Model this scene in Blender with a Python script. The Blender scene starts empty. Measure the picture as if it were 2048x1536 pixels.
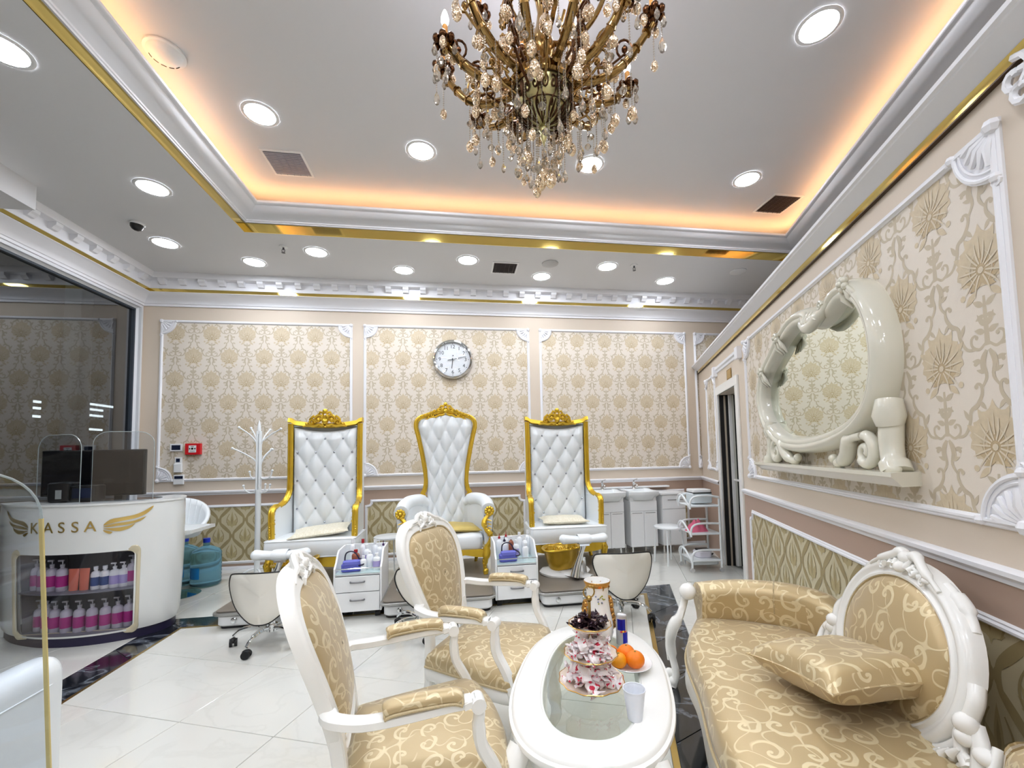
import bpy, math, random
import numpy as np
from mathutils import Vector, Matrix, noise
PI = math.pi
random.seed(7)
SC = bpy.context.scene
COL = SC.collection

# ------------------------------------------------------------------ camera
def _cam():
    yaw, p, r, F, CX, CY = .15073491, .05929671, -.01980223, 848.717, 1042.05, 855.41
    cy, sy, cp, sp = math.cos(yaw), math.sin(yaw), math.cos(p), math.sin(p)
    f = Vector((sy*cp, cy*cp, sp)); rt = Vector((cy, -sy, 0)); up = rt.cross(f)
    cr, sr = math.cos(r), math.sin(r)
    r2 = cr*rt + sr*up; u2 = -sr*rt + cr*up
    cd = bpy.data.cameras.new('camera'); co = bpy.data.objects.new('camera', cd); COL.objects.link(co)
    m = Matrix((r2, u2, -f)).transposed().to_4x4(); m.translation = Vector((0, 0, 1.4))
    co.matrix_world = m
    cd.sensor_fit = 'HORIZONTAL'; cd.sensor_width = 36; cd.lens = F/2048*36
    cd.shift_x = -(CX-1024)/2048; cd.shift_y = (CY-768)/2048
    cd.clip_start = .02; cd.clip_end = 60
    SC.camera = co
_cam()

# ------------------------------------------------------------------ world, exposure, lamps
w = bpy.data.worlds.new('world'); SC.world = w; w.use_nodes = True
w.node_tree.nodes['Background'].inputs[0].default_value = (.02, .022, .03, 1)
w.node_tree.nodes['Background'].inputs[1].default_value = .3
vs = SC.view_settings
vs.view_transform = 'Standard'; vs.look = 'None'; vs.gamma = 1; vs.use_curve_mapping = False
vs.exposure = 0.56
LAMP = 64.0          # radiance of the round ceiling lights
COVE = 8.5           # radiance of the warm strip in the ceiling cove
cyc = SC.cycles
cyc.max_bounces = 9; cyc.diffuse_bounces = 5; cyc.glossy_bounces = 4; cyc.transmission_bounces = 6
cyc.transparent_max_bounces = 12; cyc.caustics_reflective = False; cyc.caustics_refractive = False
cyc.sample_clamp_indirect = 6; cyc.use_denoising = True

AL = .37638                                     # angle of the right hand wall
RD = Vector((math.sin(AL), math.cos(AL), 0)); RN = Vector((math.cos(AL), -math.sin(AL), 0))
RC = 1.217
BACK = 5.95; LEFT = -3.92; H1 = 3.7; H2 = 4.08
UP = Vector((0, 0, 1))
def back_pt(x, z, o=0): return Vector((x, BACK-o, z))
def right_pt(s, z, o=0): return RD*s + RN*(RC-o) + UP*z

# ------------------------------------------------------------------ mesh builder
class MB:
    def __init__(s): s.v = []; s.f = []; s.M = Matrix()
    def at(s, loc=(0, 0, 0), rz=0, ry=0, rx=0, sc=None):
        m = Matrix.Translation(Vector(loc)) @ Matrix.Rotation(rz, 4, 'Z') @ Matrix.Rotation(ry, 4, 'Y') @ Matrix.Rotation(rx, 4, 'X')
        if sc is not None: m = m @ Matrix.Diagonal((*sc, 1))
        s.M = m; return s
    def mat(s, m): s.M = m; return s
    def add(s, vs, fs):
        b = len(s.v); M = s.M
        s.v += [M @ Vector(p) for p in vs]; s.f += [tuple(i+b for i in f) for f in fs]
        return s
    def box(s, x0, x1, y0, y1, z0, z1):
        v = [(x, y, z) for z in (z0, z1) for y in (y0, y1) for x in (x0, x1)]
        return s.add(v, [(0, 2, 3, 1), (4, 5, 7, 6), (0, 1, 5, 4), (1, 3, 7, 5), (3, 2, 6, 7), (2, 0, 4, 6)])
    def rbox(s, x0, x1, y0, y1, z0, z1, r=.01, n=3):
        # box with rounded vertical corners and a small chamfer on top and bottom
        pts = rrect(x0, x1, y0, y1, r, n); c = min(r, (z1-z0)*.3)*.5
        cx, cy = (x0+x1)/2, (y0+y1)/2
        def sh(k): return [(cx+(x-cx)*(1-k/max(abs(x1-x0)/2, 1e-6)), cy+(y-cy)*(1-k/max(abs(y1-y0)/2, 1e-6))) for x, y in pts]
        return s.loft([[(x, y, z0) for x, y in sh(c)], [(x, y, z0+c) for x, y in pts], [(x, y, z1-c) for x, y in pts], [(x, y, z1) for x, y in sh(c)]], cap=True)
    def loft(s, rings, closed=True, cap=False, loop=False):
        n = len(rings[0]); v = [p for r in rings for p in r]; f = []
        R = len(rings); m = n if closed else n-1
        for i in range(R if loop else R-1):
            for j in range(m):
                a = i*n+j; b = i*n+(j+1) % n; c = ((i+1) % R)*n+(j+1) % n; d = ((i+1) % R)*n+j
                f.append((a, b, c, d))
        if cap: f.append(tuple(reversed(range(n)))); f.append(tuple(range((R-1)*n, R*n)))
        return s.add(v, f)
    def lathe(s, prof, n=16, cap=True, a0=0, a1=2*PI):
        full = abs(a1-a0-2*PI) < 1e-6
        rings = [[(r*math.cos(a0+(a1-a0)*k/(n if full else n-1)), r*math.sin(a0+(a1-a0)*k/(n if full else n-1)), z) for k in range(n)] for r, z in prof]
        return s.loft(rings, closed=full, cap=cap and full)
    def cyl(s, r, z0, z1, n=16, r2=None): return s.lathe([(r, z0), (r if r2 is None else r2, z1)], n)
    def ball(s, c, r, n=10, m=6, sc=(1, 1, 1)):
        M = s.M; s.M = M @ Matrix.Translation(Vector(c)) @ Matrix.Diagonal((r*sc[0], r*sc[1], r*sc[2], 1))
        s.lathe([(max(math.sin(PI*k/m), .001), -math.cos(PI*k/m)) for k in range(m+1)], n, cap=True); s.M = M; return s
    def tube(s, pts, r, n=8, cap=True, loop=False, flat=1.0, upv=None):
        P = [Vector(p) for p in pts]; N = len(P)
        if not hasattr(r, '__len__'): r = [r]*N
        rings = []; prev = None
        for i in range(N):
            if loop: t = P[(i+1) % N]-P[i-1]
            else: t = P[min(i+1, N-1)]-P[max(i-1, 0)]
            if t.length < 1e-9: t = Vector((0, 0, 1))
            t.normalize()
            if upv is not None: a = Vector(upv)
            elif prev is None: a = Vector((0, 0, 1)) if abs(t.z) < .9 else Vector((1, 0, 0))
            else: a = prev
            a = a-t*a.dot(t)
            if a.length < 1e-6: a = t.orthogonal()
            a.normalize(); prev = a; b = t.cross(a)
            rings.append([P[i]+(a*math.cos(2*PI*k/n)*flat+b*math.sin(2*PI*k/n))*r[i] for k in range(n)])
        return s.loft(rings, cap=cap and not loop, loop=loop)
    def bar(s, pts, w, h, upv=(0, 0, 1), r=.25):
        # rectangular section (w sideways, h along up) with softened corners swept along points
        P = [Vector(p) for p in pts]; N = len(P); rings = []
        if not hasattr(w, '__len__'): w = [w]*N
        if not hasattr(h, '__len__'): h = [h]*N
        sec = [(-1, -1+r), (-1, 1-r), (-1+r, 1), (1-r, 1), (1, 1-r), (1, -1+r), (1-r, -1), (-1+r, -1)]
        for i in range(N):
            t = (P[min(i+1, N-1)]-P[max(i-1, 0)]).normalized(); u = Vector(upv); u = (u-t*u.dot(t)).normalized(); b = t.cross(u)
            rings.append([P[i]+b*a*w[i]/2+u*c*h[i]/2 for a, c in sec])
        return s.loft(rings, cap=True)
    def prism(s, poly, z0, z1):
        n = len(poly)
        return s.add([(x, y, z0) for x, y in poly]+[(x, y, z1) for x, y in poly],
                     [tuple(reversed(range(n))), tuple(range(n, 2*n))]+[(i, (i+1) % n, n+(i+1) % n, n+i) for i in range(n)])
    def grid(s, fn, nu, nv, closed=False):
        rows = [[fn(i/nu, j/nv) for i in range(nu+(0 if closed else 1))] for j in range(nv+1)]
        return s.loft(rows, closed=closed)
    def sweep(s, path, prof, mp, closed=True):
        # sweep profile [(offset, height)] along a 2D path with mitred corners; mp(x, y, h) -> 3D
        N = len(path); rings = []
        for i in range(N):
            p = Vector(path[i]); a = Vector(path[i-1]) if (closed or i) else None; b = Vector(path[(i+1) % N]) if (closed or i < N-1) else None
            d1 = (p-a).normalized() if a is not None else None; d2 = (b-p).normalized() if b is not None else None
            if d1 is None: d1 = d2
            if d2 is None: d2 = d1
            n1 = Vector((-d1.y, d1.x)); n2 = Vector((-d2.y, d2.x)); m = (n1+n2)
            m = m/max(m.length_squared/2, .25) if m.length > 1e-6 else n1
            rings.append([mp(p.x+m.x*o, p.y+m.y*o, h) for o, h in prof])
        return s.loft(rings, closed=False, loop=closed)
    def build(s, name, mat, parent=None, smooth=40, bev=0, label=None, sub=0, kind=None, solid=0):
        me = bpy.data.meshes.new(name)
        me.from_pydata([tuple(p) for p in s.v], [], s.f); me.validate(); me.update()
        import bmesh
        bm = bmesh.new(); bm.from_mesh(me); bmesh.ops.recalc_face_normals(bm, faces=bm.faces); bm.to_mesh(me); bm.free()
        uvbox(me)
        if smooth:
            me.shade_smooth(); me.set_sharp_from_angle(angle=math.radians(smooth))
        me.materials.append(mat)
        o = bpy.data.objects.new(name, me); COL.objects.link(o)
        if parent is not None: o.parent = parent
        if solid: m = o.modifiers.new('solid', 'SOLIDIFY'); m.thickness = solid; m.offset = 0
        if bev: m = o.modifiers.new('bevel', 'BEVEL'); m.width = bev; m.segments = 2; m.limit_method = 'ANGLE'; m.angle_limit = math.radians(40)
        if sub: m = o.modifiers.new('sub', 'SUBSURF'); m.levels = sub; m.render_levels = sub
        if label: o['label'] = label
        if kind: o['kind'] = kind
        return o

def uvbox(me):
    nl = len(me.loops)
    if not nl: return
    co = np.empty(len(me.vertices)*3, 'f'); me.vertices.foreach_get('co', co); co = co.reshape(-1, 3)
    vi = np.empty(nl, 'i'); me.loops.foreach_get('vertex_index', vi)
    nr = np.empty(len(me.polygons)*3, 'f'); me.polygons.foreach_get('normal', nr); nr = np.abs(nr.reshape(-1, 3))
    tot = np.empty(len(me.polygons), 'i'); me.polygons.foreach_get('loop_total', tot)
    ax = np.repeat(np.argmax(nr*np.array([1, 1, 1.15]), axis=1), tot)
    p = co[vi]
    uv = np.where((ax == 2)[:, None], p[:, [0, 1]], np.where((ax == 1)[:, None], p[:, [0, 2]], p[:, [1, 2]]))
    l = me.uv_layers.new(name='UVMap'); l.data.foreach_set('uv', uv.astype('f').ravel())

def rrect(x0, x1, y0, y1, r, n=4):
    out = []
    for cx, cy, a in ((x1-r, y1-r, 0), (x0+r, y1-r, 90), (x0+r, y0+r, 180), (x1-r, y0+r, 270)):
        for k in range(n+1):
            t = math.radians(a+90*k/n); out.append((cx+r*math.cos(t), cy+r*math.sin(t)))
    return out
def cat(P, n=6, closed=False):
    # Catmull-Rom through the points
    P = [Vector(p) for p in P]; N = len(P); out = []
    for i in range(N if closed else N-1):
        p1, p2 = P[i], P[(i+1) % N]
        p0 = P[i-1] if (closed or i) else p1*2-p2
        p3 = P[(i+2) % N] if (closed or i < N-2) else p2*2-p1
        for k in range(n):
            t = k/n
            out.append(.5*((2*p1)+(p2-p0)*t+(2*p0-5*p1+4*p2-p3)*t*t+(3*p1-p0-3*p2+p3)*t**3))
    if not closed: out.append(P[-1])
    return out
def lerp(a, b, t): return a+(b-a)*t
def interp(tab, x):
    for i in range(len(tab)-1):
        if x <= tab[i+1][0]:
            t = (x-tab[i][0])/(tab[i+1][0]-tab[i][0]); t = max(0, min(1, t)); return lerp(tab[i][1], tab[i+1][1], t)
    return tab[-1][1]
def spiral(cx, cy, r0, a0, turns, n=16, k=.12, dirn=1):
    # shrinking spiral from radius r0 at angle a0 (degrees)
    return [(cx+r0*(1-(1-k)*i/n)*math.cos(math.radians(a0)+dirn*turns*2*PI*i/n), cy+r0*(1-(1-k)*i/n)*math.sin(math.radians(a0)+dirn*turns*2*PI*i/n)) for i in range(n+1)]

def empty(name, loc=(0, 0, 0), rz=0, label=None, cat_=None, group=None, sc=None):
    o = bpy.data.objects.new(name, None); COL.objects.link(o); o.location = loc; o.rotation_euler = (0, 0, rz)
    o.empty_display_size = .1
    if sc: o.scale = sc
    return tag(o, label, cat_, group)
def tag(o, label=None, cat_=None, group=None, kind=None):
    if label: o['label'] = label
    if cat_: o['category'] = cat_
    if group: o['group'] = group
    if kind: o['kind'] = kind
    return o
def copy_tree(o, parent=None, label=None, loc=None, rz=None):
    c = o.copy(); COL.objects.link(c); c.parent = parent
    if parent is None:
        if label: c['label'] = label
        if loc is not None: c.location = loc
        if rz is not None: c.rotation_euler = (0, 0, rz)
    for ch in list(o.children): copy_tree(ch, c)
    return c
def put(src, parent, loc, rz=0, ry=0, rx=0, sc=1):
    c = src.copy(); COL.objects.link(c); c.parent = parent; c.location = loc; c.rotation_euler = (rx, ry, rz); c.scale = (sc, sc, sc); return c

# ------------------------------------------------------------------ materials
MATS = {}
def new_mat(name):
    m = bpy.data.materials.new(name); m.use_nodes = True; return m, m.node_tree, m.node_tree.nodes['Principled BSDF']
def srgb(r, g, b):
    f = lambda c: c/12.92 if c <= .04045 else ((c+.055)/1.055)**2.4
    return (f(r/255), f(g/255), f(b/255), 1)
def M(name, col=(200, 200, 200), rough=.5, metal=0, spec=.5, emit=0, ecol=None, coat=0, trans=0, ior=1.45, var=.03, vs_=6, bump=0, bs=200, alpha=1):
    if name in MATS: return MATS[name]
    m, nt, b = new_mat(name); c = srgb(*col)
    b.inputs['Roughness'].default_value = rough; b.inputs['Metallic'].default_value = metal
    b.inputs['Specular IOR Level'].default_value = spec; b.inputs['IOR'].default_value = ior
    b.inputs['Coat Weight'].default_value = coat; b.inputs['Coat Roughness'].default_value = .08
    b.inputs['Transmission Weight'].default_value = trans; b.inputs['Alpha'].default_value = alpha
    b.inputs['Base Color'].default_value = c
    if var:
        tc = nt.nodes.new('ShaderNodeTexCoord'); no = nt.nodes.new('ShaderNodeTexNoise'); no.inputs['Scale'].default_value = vs_
        rp = nt.nodes.new('ShaderNodeValToRGB')
        rp.color_ramp.elements[0].color = tuple(x*(1-var) for x in c[:3])+(1,); rp.color_ramp.elements[1].color = tuple(min(1, x*(1+var)) for x in c[:3])+(1,)
        nt.links.new(tc.outputs['Object'], no.inputs['Vector']); nt.links.new(no.outputs['Fac'], rp.inputs['Fac']); nt.links.new(rp.outputs['Color'], b.inputs['Base Color'])
    if bump:
        n2 = nt.nodes.new('ShaderNodeTexNoise'); n2.inputs['Scale'].default_value = bs; tc2 = nt.nodes.new('ShaderNodeTexCoord')
        bp = nt.nodes.new('ShaderNodeBump'); bp.inputs['Strength'].default_value = bump; bp.inputs['Distance'].default_value = .002
        nt.links.new(tc2.outputs['Object'], n2.inputs['Vector']); nt.links.new(n2.outputs['Fac'], bp.inputs['Height']); nt.links.new(bp.outputs['Normal'], b.inputs['Normal'])
    if emit:
        b.inputs['Emission Color'].default_value = srgb(*(ecol or col)); b.inputs['Emission Strength'].default_value = emit
    MATS[name] = m; return m

plaster = M('white_plaster', (236, 236, 240), .5, var=.01)
ceil_m = M('ceiling_paint', (222, 222, 224), .65, var=.012, vs_=1.5)
beige = M('beige_wall_paint', (212, 198, 181), .55, var=.02, vs_=2, bump=.08, bs=90)
mauve = M('mauve_wall_paint', (178, 154, 138), .5, var=.02, vs_=2, bump=.08, bs=90)
paper = M('damask_paper_ground', (222, 212, 199), .5, var=.02, vs_=5, bump=.15, bs=260)
paper2 = M('ogee_paper_ground', (206, 196, 164), .42, var=.03, vs_=5, bump=.15, bs=260)
goldm = M('polished_gold_strip', (232, 204, 116), .08, 1, var=0)
gold = M('gold_leaf_paint', (224, 186, 62), .28, .7, var=.09, vs_=14, bump=.25, bs=60)
chrome = M('chrome', (225, 228, 230), .07, 1, var=0)
steel = M('brushed_steel', (175, 175, 172), .35, .9, var=.05, vs_=3)
leather = M('white_leather', (232, 236, 238), .33, var=.015, coat=.12, bump=.06, bs=150)
lacquer = M('white_lacquer', (238, 238, 236), .22, var=.012, coat=.25)
cream_lacq = M('ivory_lacquer', (222, 219, 204), .14, var=.02, coat=.4)
white_pl = M('white_plastic', (236, 237, 238), .3, var=.01)
white_pw = M('white_powder_coat', (234, 238, 240), .3, var=.01, coat=.1)
blackp = M('black_plastic', (18, 18, 20), .3, var=.05)
rubber = M('black_rubber', (20, 20, 22), .5, var=.05)
dark_gap = M('recess_shade_paint', (14, 12, 12), .8, var=.05)  # near-black colour standing in for the shade inside the door opening
mirror_m = M('silvered_mirror', (232, 238, 228), .0, 1, var=0)
braid = M('braid_trim', (196, 178, 140), .6, var=.2, vs_=250, bump=.8, bs=260)
antique = M('antique_brass', (158, 128, 80), .2, 1, var=.35, vs_=30)
antique_d = M('dark_antique_brass', (92, 62, 40), .25, 1, var=.25, vs_=40)
candle = M('candle_sleeve', (226, 160, 80), .4, var=.1)
bulb_m = M('lit_bulb', (255, 248, 255), .3, emit=22, ecol=(250, 246, 255), var=0)
lampm2 = M('coffer_light_diffuser', (255, 255, 255), .4, emit=LAMP*1.5, ecol=(240, 246, 255), var=0)
lampm = M('light_diffuser', (255, 255, 255), .4, emit=LAMP, ecol=(240, 246, 255), var=0)
ledm = M('warm_led_strip', (255, 200, 120), .4, emit=COVE, ecol=(255, 200, 140), var=0)
aqua_bottle = None

def glass_mat(name, tint=(255, 255, 255), refl=1.0, rough=0.0, dark=1.0):
    # thin clear pane: see-through tinted by the glass, mirror reflection growing at grazing angles
    m = bpy.data.materials.new(name); m.use_nodes = True; nt = m.node_tree; nt.nodes.clear()
    o = nt.nodes.new('ShaderNodeOutputMaterial'); mx = nt.nodes.new('ShaderNodeMixShader'); t = nt.nodes.new('ShaderNodeBsdfTransparent')
    g = nt.nodes.new('ShaderNodeBsdfGlossy'); g.inputs['Roughness'].default_value = rough; fr = nt.nodes.new('ShaderNodeLayerWeight'); fr.inputs['Blend'].default_value = .5; pw = nt.nodes.new('ShaderNodeMath'); pw.operation = 'POWER'; pw.inputs[1].default_value = 4.0; ma = nt.nodes.new('ShaderNodeMath'); ma.operation = 'MULTIPLY_ADD'; ma.inputs[1].default_value = .75; ma.inputs[2].default_value = .045; nt.links.new(fr.outputs['Facing'], pw.inputs[0]); nt.links.new(pw.outputs[0], ma.inputs[0])
    mu = nt.nodes.new('ShaderNodeMath'); mu.operation = 'MULTIPLY'; mu.inputs[1].default_value = 1.6*refl; mu.use_clamp = True
    c = srgb(*tint); t.inputs['Color'].default_value = tuple(x*dark for x in c[:3])+(1,)
    L = nt.links; L.new(ma.outputs[0], mu.inputs[0]); L.new(mu.outputs[0], mx.inputs[0]); L.new(t.outputs[0], mx.inputs[1]); L.new(g.outputs[0], mx.inputs[2]); L.new(mx.outputs[0], o.inputs['Surface'])
    MATS[name] = m; return m
clear_glass = glass_mat('clear_glass', (252, 253, 253), .7)
acrylic = glass_mat('clear_acrylic', (244, 247, 250), .8)
window_glass = glass_mat('window_glass', (170, 180, 188), 2.2)
display_glass = glass_mat('display_glass', (238, 238, 244), .7)
table_glass = glass_mat('table_glass', (246, 250, 247), .9)

def crystal_mat():
    m, nt, b = new_mat('cut_crystal'); b.inputs['Base Color'].default_value = srgb(255, 246, 232); b.inputs['Roughness'].default_value = .0
    b.inputs['Transmission Weight'].default_value = .85; b.inputs['IOR'].default_value = 1.55
    MATS['crystal'] = m; return m
crystal = crystal_mat()
def facet_mat():
    m, nt, b = new_mat('sparkle_crystal'); tc = nt.nodes.new('ShaderNodeTexCoord'); vo = nt.nodes.new('ShaderNodeTexVoronoi'); vo.inputs['Scale'].default_value = 110
    bp = nt.nodes.new('ShaderNodeBump'); bp.inputs['Strength'].default_value = 1; bp.inputs['Distance'].default_value = .005
    nt.links.new(tc.outputs['Object'], vo.inputs['Vector']); nt.links.new(vo.outputs['Distance'], bp.inputs['Height']); nt.links.new(bp.outputs[0], b.inputs['Normal'])
    b.inputs['Base Color'].default_value = srgb(255, 232, 200); b.inputs['Roughness'].default_value = .03; b.inputs['Transmission Weight'].default_value = .3; b.inputs['Metallic'].default_value = .75; b.inputs['IOR'].default_value = 1.8
    return m
frost = facet_mat()

def fabric(name, ground, figure, scale, r_ground=.36, r_fig=.42, metal=.28):
    # satin jacquard: scrolling tendrils, a little lighter than the ground
    m, nt, b = new_mat(name); N = nt.nodes; L = nt.links
    def math_(op, a, c=None, clamp=False):
        n = N.new('ShaderNodeMath'); n.operation = op; n.use_clamp = clamp
        for i, x in enumerate((a, c)):
            if x is None: continue
            if isinstance(x, (int, float)): n.inputs[i].default_value = x
            else: L.new(x, n.inputs[i])
        return n.outputs[0]
    tc = N.new('ShaderNodeTexCoord'); mp = N.new('ShaderNodeMapping'); mp.inputs['Scale'].default_value = (scale, scale, scale); L.new(tc.outputs['UV'], mp.inputs[0])
    nz = N.new('ShaderNodeTexNoise'); nz.inputs['Scale'].default_value = 1.3; L.new(mp.outputs[0], nz.inputs['Vector'])
    ad = N.new('ShaderNodeMixRGB'); ad.blend_type = 'LINEAR_LIGHT'; ad.inputs[0].default_value = .12; L.new(mp.outputs[0], ad.inputs[1]); L.new(nz.outputs['Color'], ad.inputs[2])
    masks = []
    for k, (off, dr) in enumerate((((0, 0, 0), 1), ((.37, .61, 0), -1))):
        m2 = N.new('ShaderNodeMapping'); m2.inputs['Location'].default_value = off; m2.inputs['Rotation'].default_value = (0, 0, .6*k); L.new(ad.outputs[0], m2.inputs[0])
        vo = N.new('ShaderNodeTexVoronoi'); vo.voronoi_dimensions = '2D'; vo.inputs['Scale'].default_value = 1; vo.inputs['Randomness'].default_value = .55; L.new(m2.outputs[0], vo.inputs['Vector'])
        sb = N.new('ShaderNodeVectorMath'); sb.operation = 'SUBTRACT'; L.new(m2.outputs[0], sb.inputs[0]); L.new(vo.outputs['Position'], sb.inputs[1])
        sp = N.new('ShaderNodeSeparateXYZ'); L.new(sb.outputs[0], sp.inputs[0])
        th = math_('ARCTAN2', sp.outputs[1], sp.outputs[0]); r = vo.outputs['Distance']
        cs = N.new('ShaderNodeSeparateColor'); L.new(vo.outputs['Color'], cs.inputs[0])
        ph = math_('ADD', math_('MULTIPLY', th, dr/(2*PI)), cs.outputs[0])
        ph = math_('SUBTRACT', ph, math_('MULTIPLY', math_('POWER', r, .62), 2.0))
        d = math_('ABSOLUTE', math_('SUBTRACT', math_('FRACT', ph), .5))
        wd = math_('ADD', .185, math_('MULTIPLY', r, -.11))
        band = math_('MULTIPLY', math_('SUBTRACT', math_('SUBTRACT', .5, wd), d), -14, True) if False else math_('MULTIPLY', math_('SUBTRACT', wd, math_('SUBTRACT', .5, d)), 22, True)
        cut = math_('MULTIPLY', math_('SUBTRACT', .52, r), 14, True)
        dot = math_('MULTIPLY', math_('SUBTRACT', .07, r), 40, True)
        masks.append(math_('MAXIMUM', math_('MULTIPLY', band, cut), dot))
    mk = math_('MAXIMUM', masks[0], math_('MULTIPLY', masks[1], .0)) if False else masks[0]
    v2 = N.new('ShaderNodeTexNoise'); v2.inputs['Scale'].default_value = 1.15; v2.inputs['Detail'].default_value = 0; L.new(mp.outputs[0], v2.inputs['Vector'])
    vine = math_('MULTIPLY', math_('SUBTRACT', .022, math_('ABSOLUTE', math_('SUBTRACT', v2.outputs['Fac'], .5))), 70, True)
    mk = math_('MAXIMUM', mk, math_('MULTIPLY', vine, .9))
    mx = N.new('ShaderNodeMixRGB'); L.new(mk, mx.inputs[0]); mx.inputs[1].default_value = srgb(*ground); mx.inputs[2].default_value = srgb(*figure); L.new(mx.outputs[0], b.inputs['Base Color'])
    rr = N.new('ShaderNodeMapRange'); L.new(mk, rr.inputs[0]); rr.inputs[3].default_value = r_ground; rr.inputs[4].default_value = r_fig; L.new(rr.outputs[0], b.inputs['Roughness'])
    b.inputs['Sheen Weight'].default_value = .25; b.inputs['Metallic'].default_value = metal; b.inputs['Specular IOR Level'].default_value = .7
    bp = N.new('ShaderNodeBump'); bp.inputs['Strength'].default_value = .25; bp.inputs['Distance'].default_value = .002; L.new(mk, bp.inputs['Height']); L.new(bp.outputs[0], b.inputs['Normal'])
    MATS[name] = m; return m
satin = fabric('gold_satin_jacquard', (190, 168, 126), (222, 206, 168), 12)
satin_big = fabric('gold_satin_jacquard_large', (190, 166, 121), (224, 207, 166), 9)

def marble(name, base, vein, scale, rough, vw=.5):
    m, nt, b = new_mat(name); N = nt.nodes; L = nt.links
    oi = N.new('ShaderNodeObjectInfo'); tc = N.new('ShaderNodeTexCoord'); ad = N.new('ShaderNodeVectorMath'); ad.operation = 'ADD'
    mu = N.new('ShaderNodeVectorMath'); mu.operation = 'SCALE'; mu.inputs['Scale'].default_value = 9; L.new(oi.outputs['Location'], mu.inputs[0])
    L.new(tc.outputs['Object'], ad.inputs[0]); cm = N.new('ShaderNodeCombineXYZ'); L.new(oi.outputs['Random'], cm.inputs[0]); L.new(oi.outputs['Random'], cm.inputs[2])
    mu2 = N.new('ShaderNodeVectorMath'); mu2.operation = 'SCALE'; mu2.inputs['Scale'].default_value = 31; L.new(cm.outputs[0], mu2.inputs[0]); L.new(mu2.outputs[0], ad.inputs[1])
    no = N.new('ShaderNodeTexNoise'); no.inputs['Scale'].default_value = scale; no.inputs['Detail'].default_value = 6; no.inputs['Distortion'].default_value = 1.2; L.new(ad.outputs[0], no.inputs['Vector'])
    rp = N.new('ShaderNodeValToRGB'); e = rp.color_ramp.elements; e[0].position = .47; e[1].position = .53
    e[0].color = srgb(*base); e[1].color = srgb(*base); x = e.new(.5); x.color = tuple(lerp(p, q, vw) for p, q in zip(srgb(*base), srgb(*vein)))
    L.new(no.outputs['Fac'], rp.inputs['Fac'])
    n2 = N.new('ShaderNodeTexNoise'); n2.inputs['Scale'].default_value = 2.2; L.new(ad.outputs[0], n2.inputs['Vector'])
    mx = N.new('ShaderNodeMixRGB'); mx.blend_type = 'MULTIPLY'; mx.inputs[0].default_value = .09; L.new(rp.outputs[0], mx.inputs[1]); L.new(n2.outputs['Fac'], mx.inputs[2])
    L.new(mx.outputs[0], b.inputs['Base Color']); b.inputs['Roughness'].default_value = rough; b.inputs['Coat Weight'].default_value = .5; b.inputs['Coat Roughness'].default_value = .04
    MATS[name] = m; return m
tile_w = marble('cream_porcelain', (222, 221, 214), (198, 197, 189), 2.0, .14, .22)
tile_b = marble('black_marble', (22, 26, 32), (150, 158, 170), 2.6, .12, .5)
grout = M('grout', (176, 176, 170), .7, var=.03)
# ------------------------------------------------------------------ floor
fl = MB(); fl.box(-4.4, 8, -4.2, 8, -.03, -.008)
floor = tag(fl.build('floor', grout), 'glossy cream tiled floor with black marble border', kind='structure')
def clip(poly, a, b, c):          # keep a*x+b*y <= c
    out = []
    for i in range(len(poly)):
        p, q = poly[i], poly[(i+1) % len(poly)]; dp, dq = a*p[0]+b*p[1]-c, a*q[0]+b*q[1]-c
        if dp <= 0: out.append(p)
        if (dp < 0 < dq) or (dq < 0 < dp):
            t = dp/(dp-dq); out.append((p[0]+(q[0]-p[0])*t, p[1]+(q[1]-p[1])*t))
    return out
def inset(poly, g):
    n = len(poly); A = sum(poly[i][0]*poly[(i+1) % n][1]-poly[(i+1) % n][0]*poly[i][1] for i in range(n))/2
    if abs(A) < .004: return None
    if A < 0: poly = poly[::-1]
    r = poly
    for i in range(n):
        p, q = poly[i], poly[(i+1) % n]; d = math.hypot(q[0]-p[0], q[1]-p[1])
        if d < 1e-4: continue
        nx, ny = (q[1]-p[1])/d, -(q[0]-p[0])/d
        r = clip(r, nx, ny, nx*p[0]+ny*p[1]-g)
        if len(r) < 3: return None
    A = sum(r[i][0]*r[(i+1) % len(r)][1]-r[(i+1) % len(r)][0]*r[i][1] for i in range(len(r)))/2
    return r if A > .003 else None
def slab(name, poly, mat, zt=0.0, zb=-.012, e=.0015):
    cx = sum(p[0] for p in poly)/len(poly); cy = sum(p[1] for p in poly)/len(poly)
    q = [(x-cx, y-cy) for x, y in poly]; q2 = inset([(x, y) for x, y in q], e) or q
    mb = MB()
    if len(q2) == len(q): mb.loft([[(x, y, zb) for x, y in q], [(x, y, zt-e) for x, y in q], [(x, y, zt) for x, y in q2]]); mb.f.append(tuple(range(2*len(q), 3*len(q))))
    else: mb.prism(q, zb, zt)
    o = mb.build(name, mat, floor, smooth=0); o.location = (cx, cy, 0); return o
RNx, RNy = RN.x, RN.y
GL, GLo, GB, GBo, GR, GRo = -2.30, -2.53, 4.03, 4.25, .22, .47       # inner and outer lines of the black border
regions = [
    [(-1, 0, -GL), (0, 1, GB-.03), (RNx, RNy, GR-.03), (0, -1, 1.6)],            # inside: x>=GL, y<=GB, RN.p<=GR
    [(1, 0, GLo), (-1, 0, 4.3), (0, -1, 1.6), (0, 1, 5.95)],
    [(-1, 0, -GLo), (0, -1, -GBo), (0, 1, 5.95), (RNx, RNy, 1.3)],
    [(0, 1, GBo), (-RNx, -RNy, -GRo), (RNx, RNy, 1.24), (0, -1, 1.6)],
]
T = .6
sq_cache = {}
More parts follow.
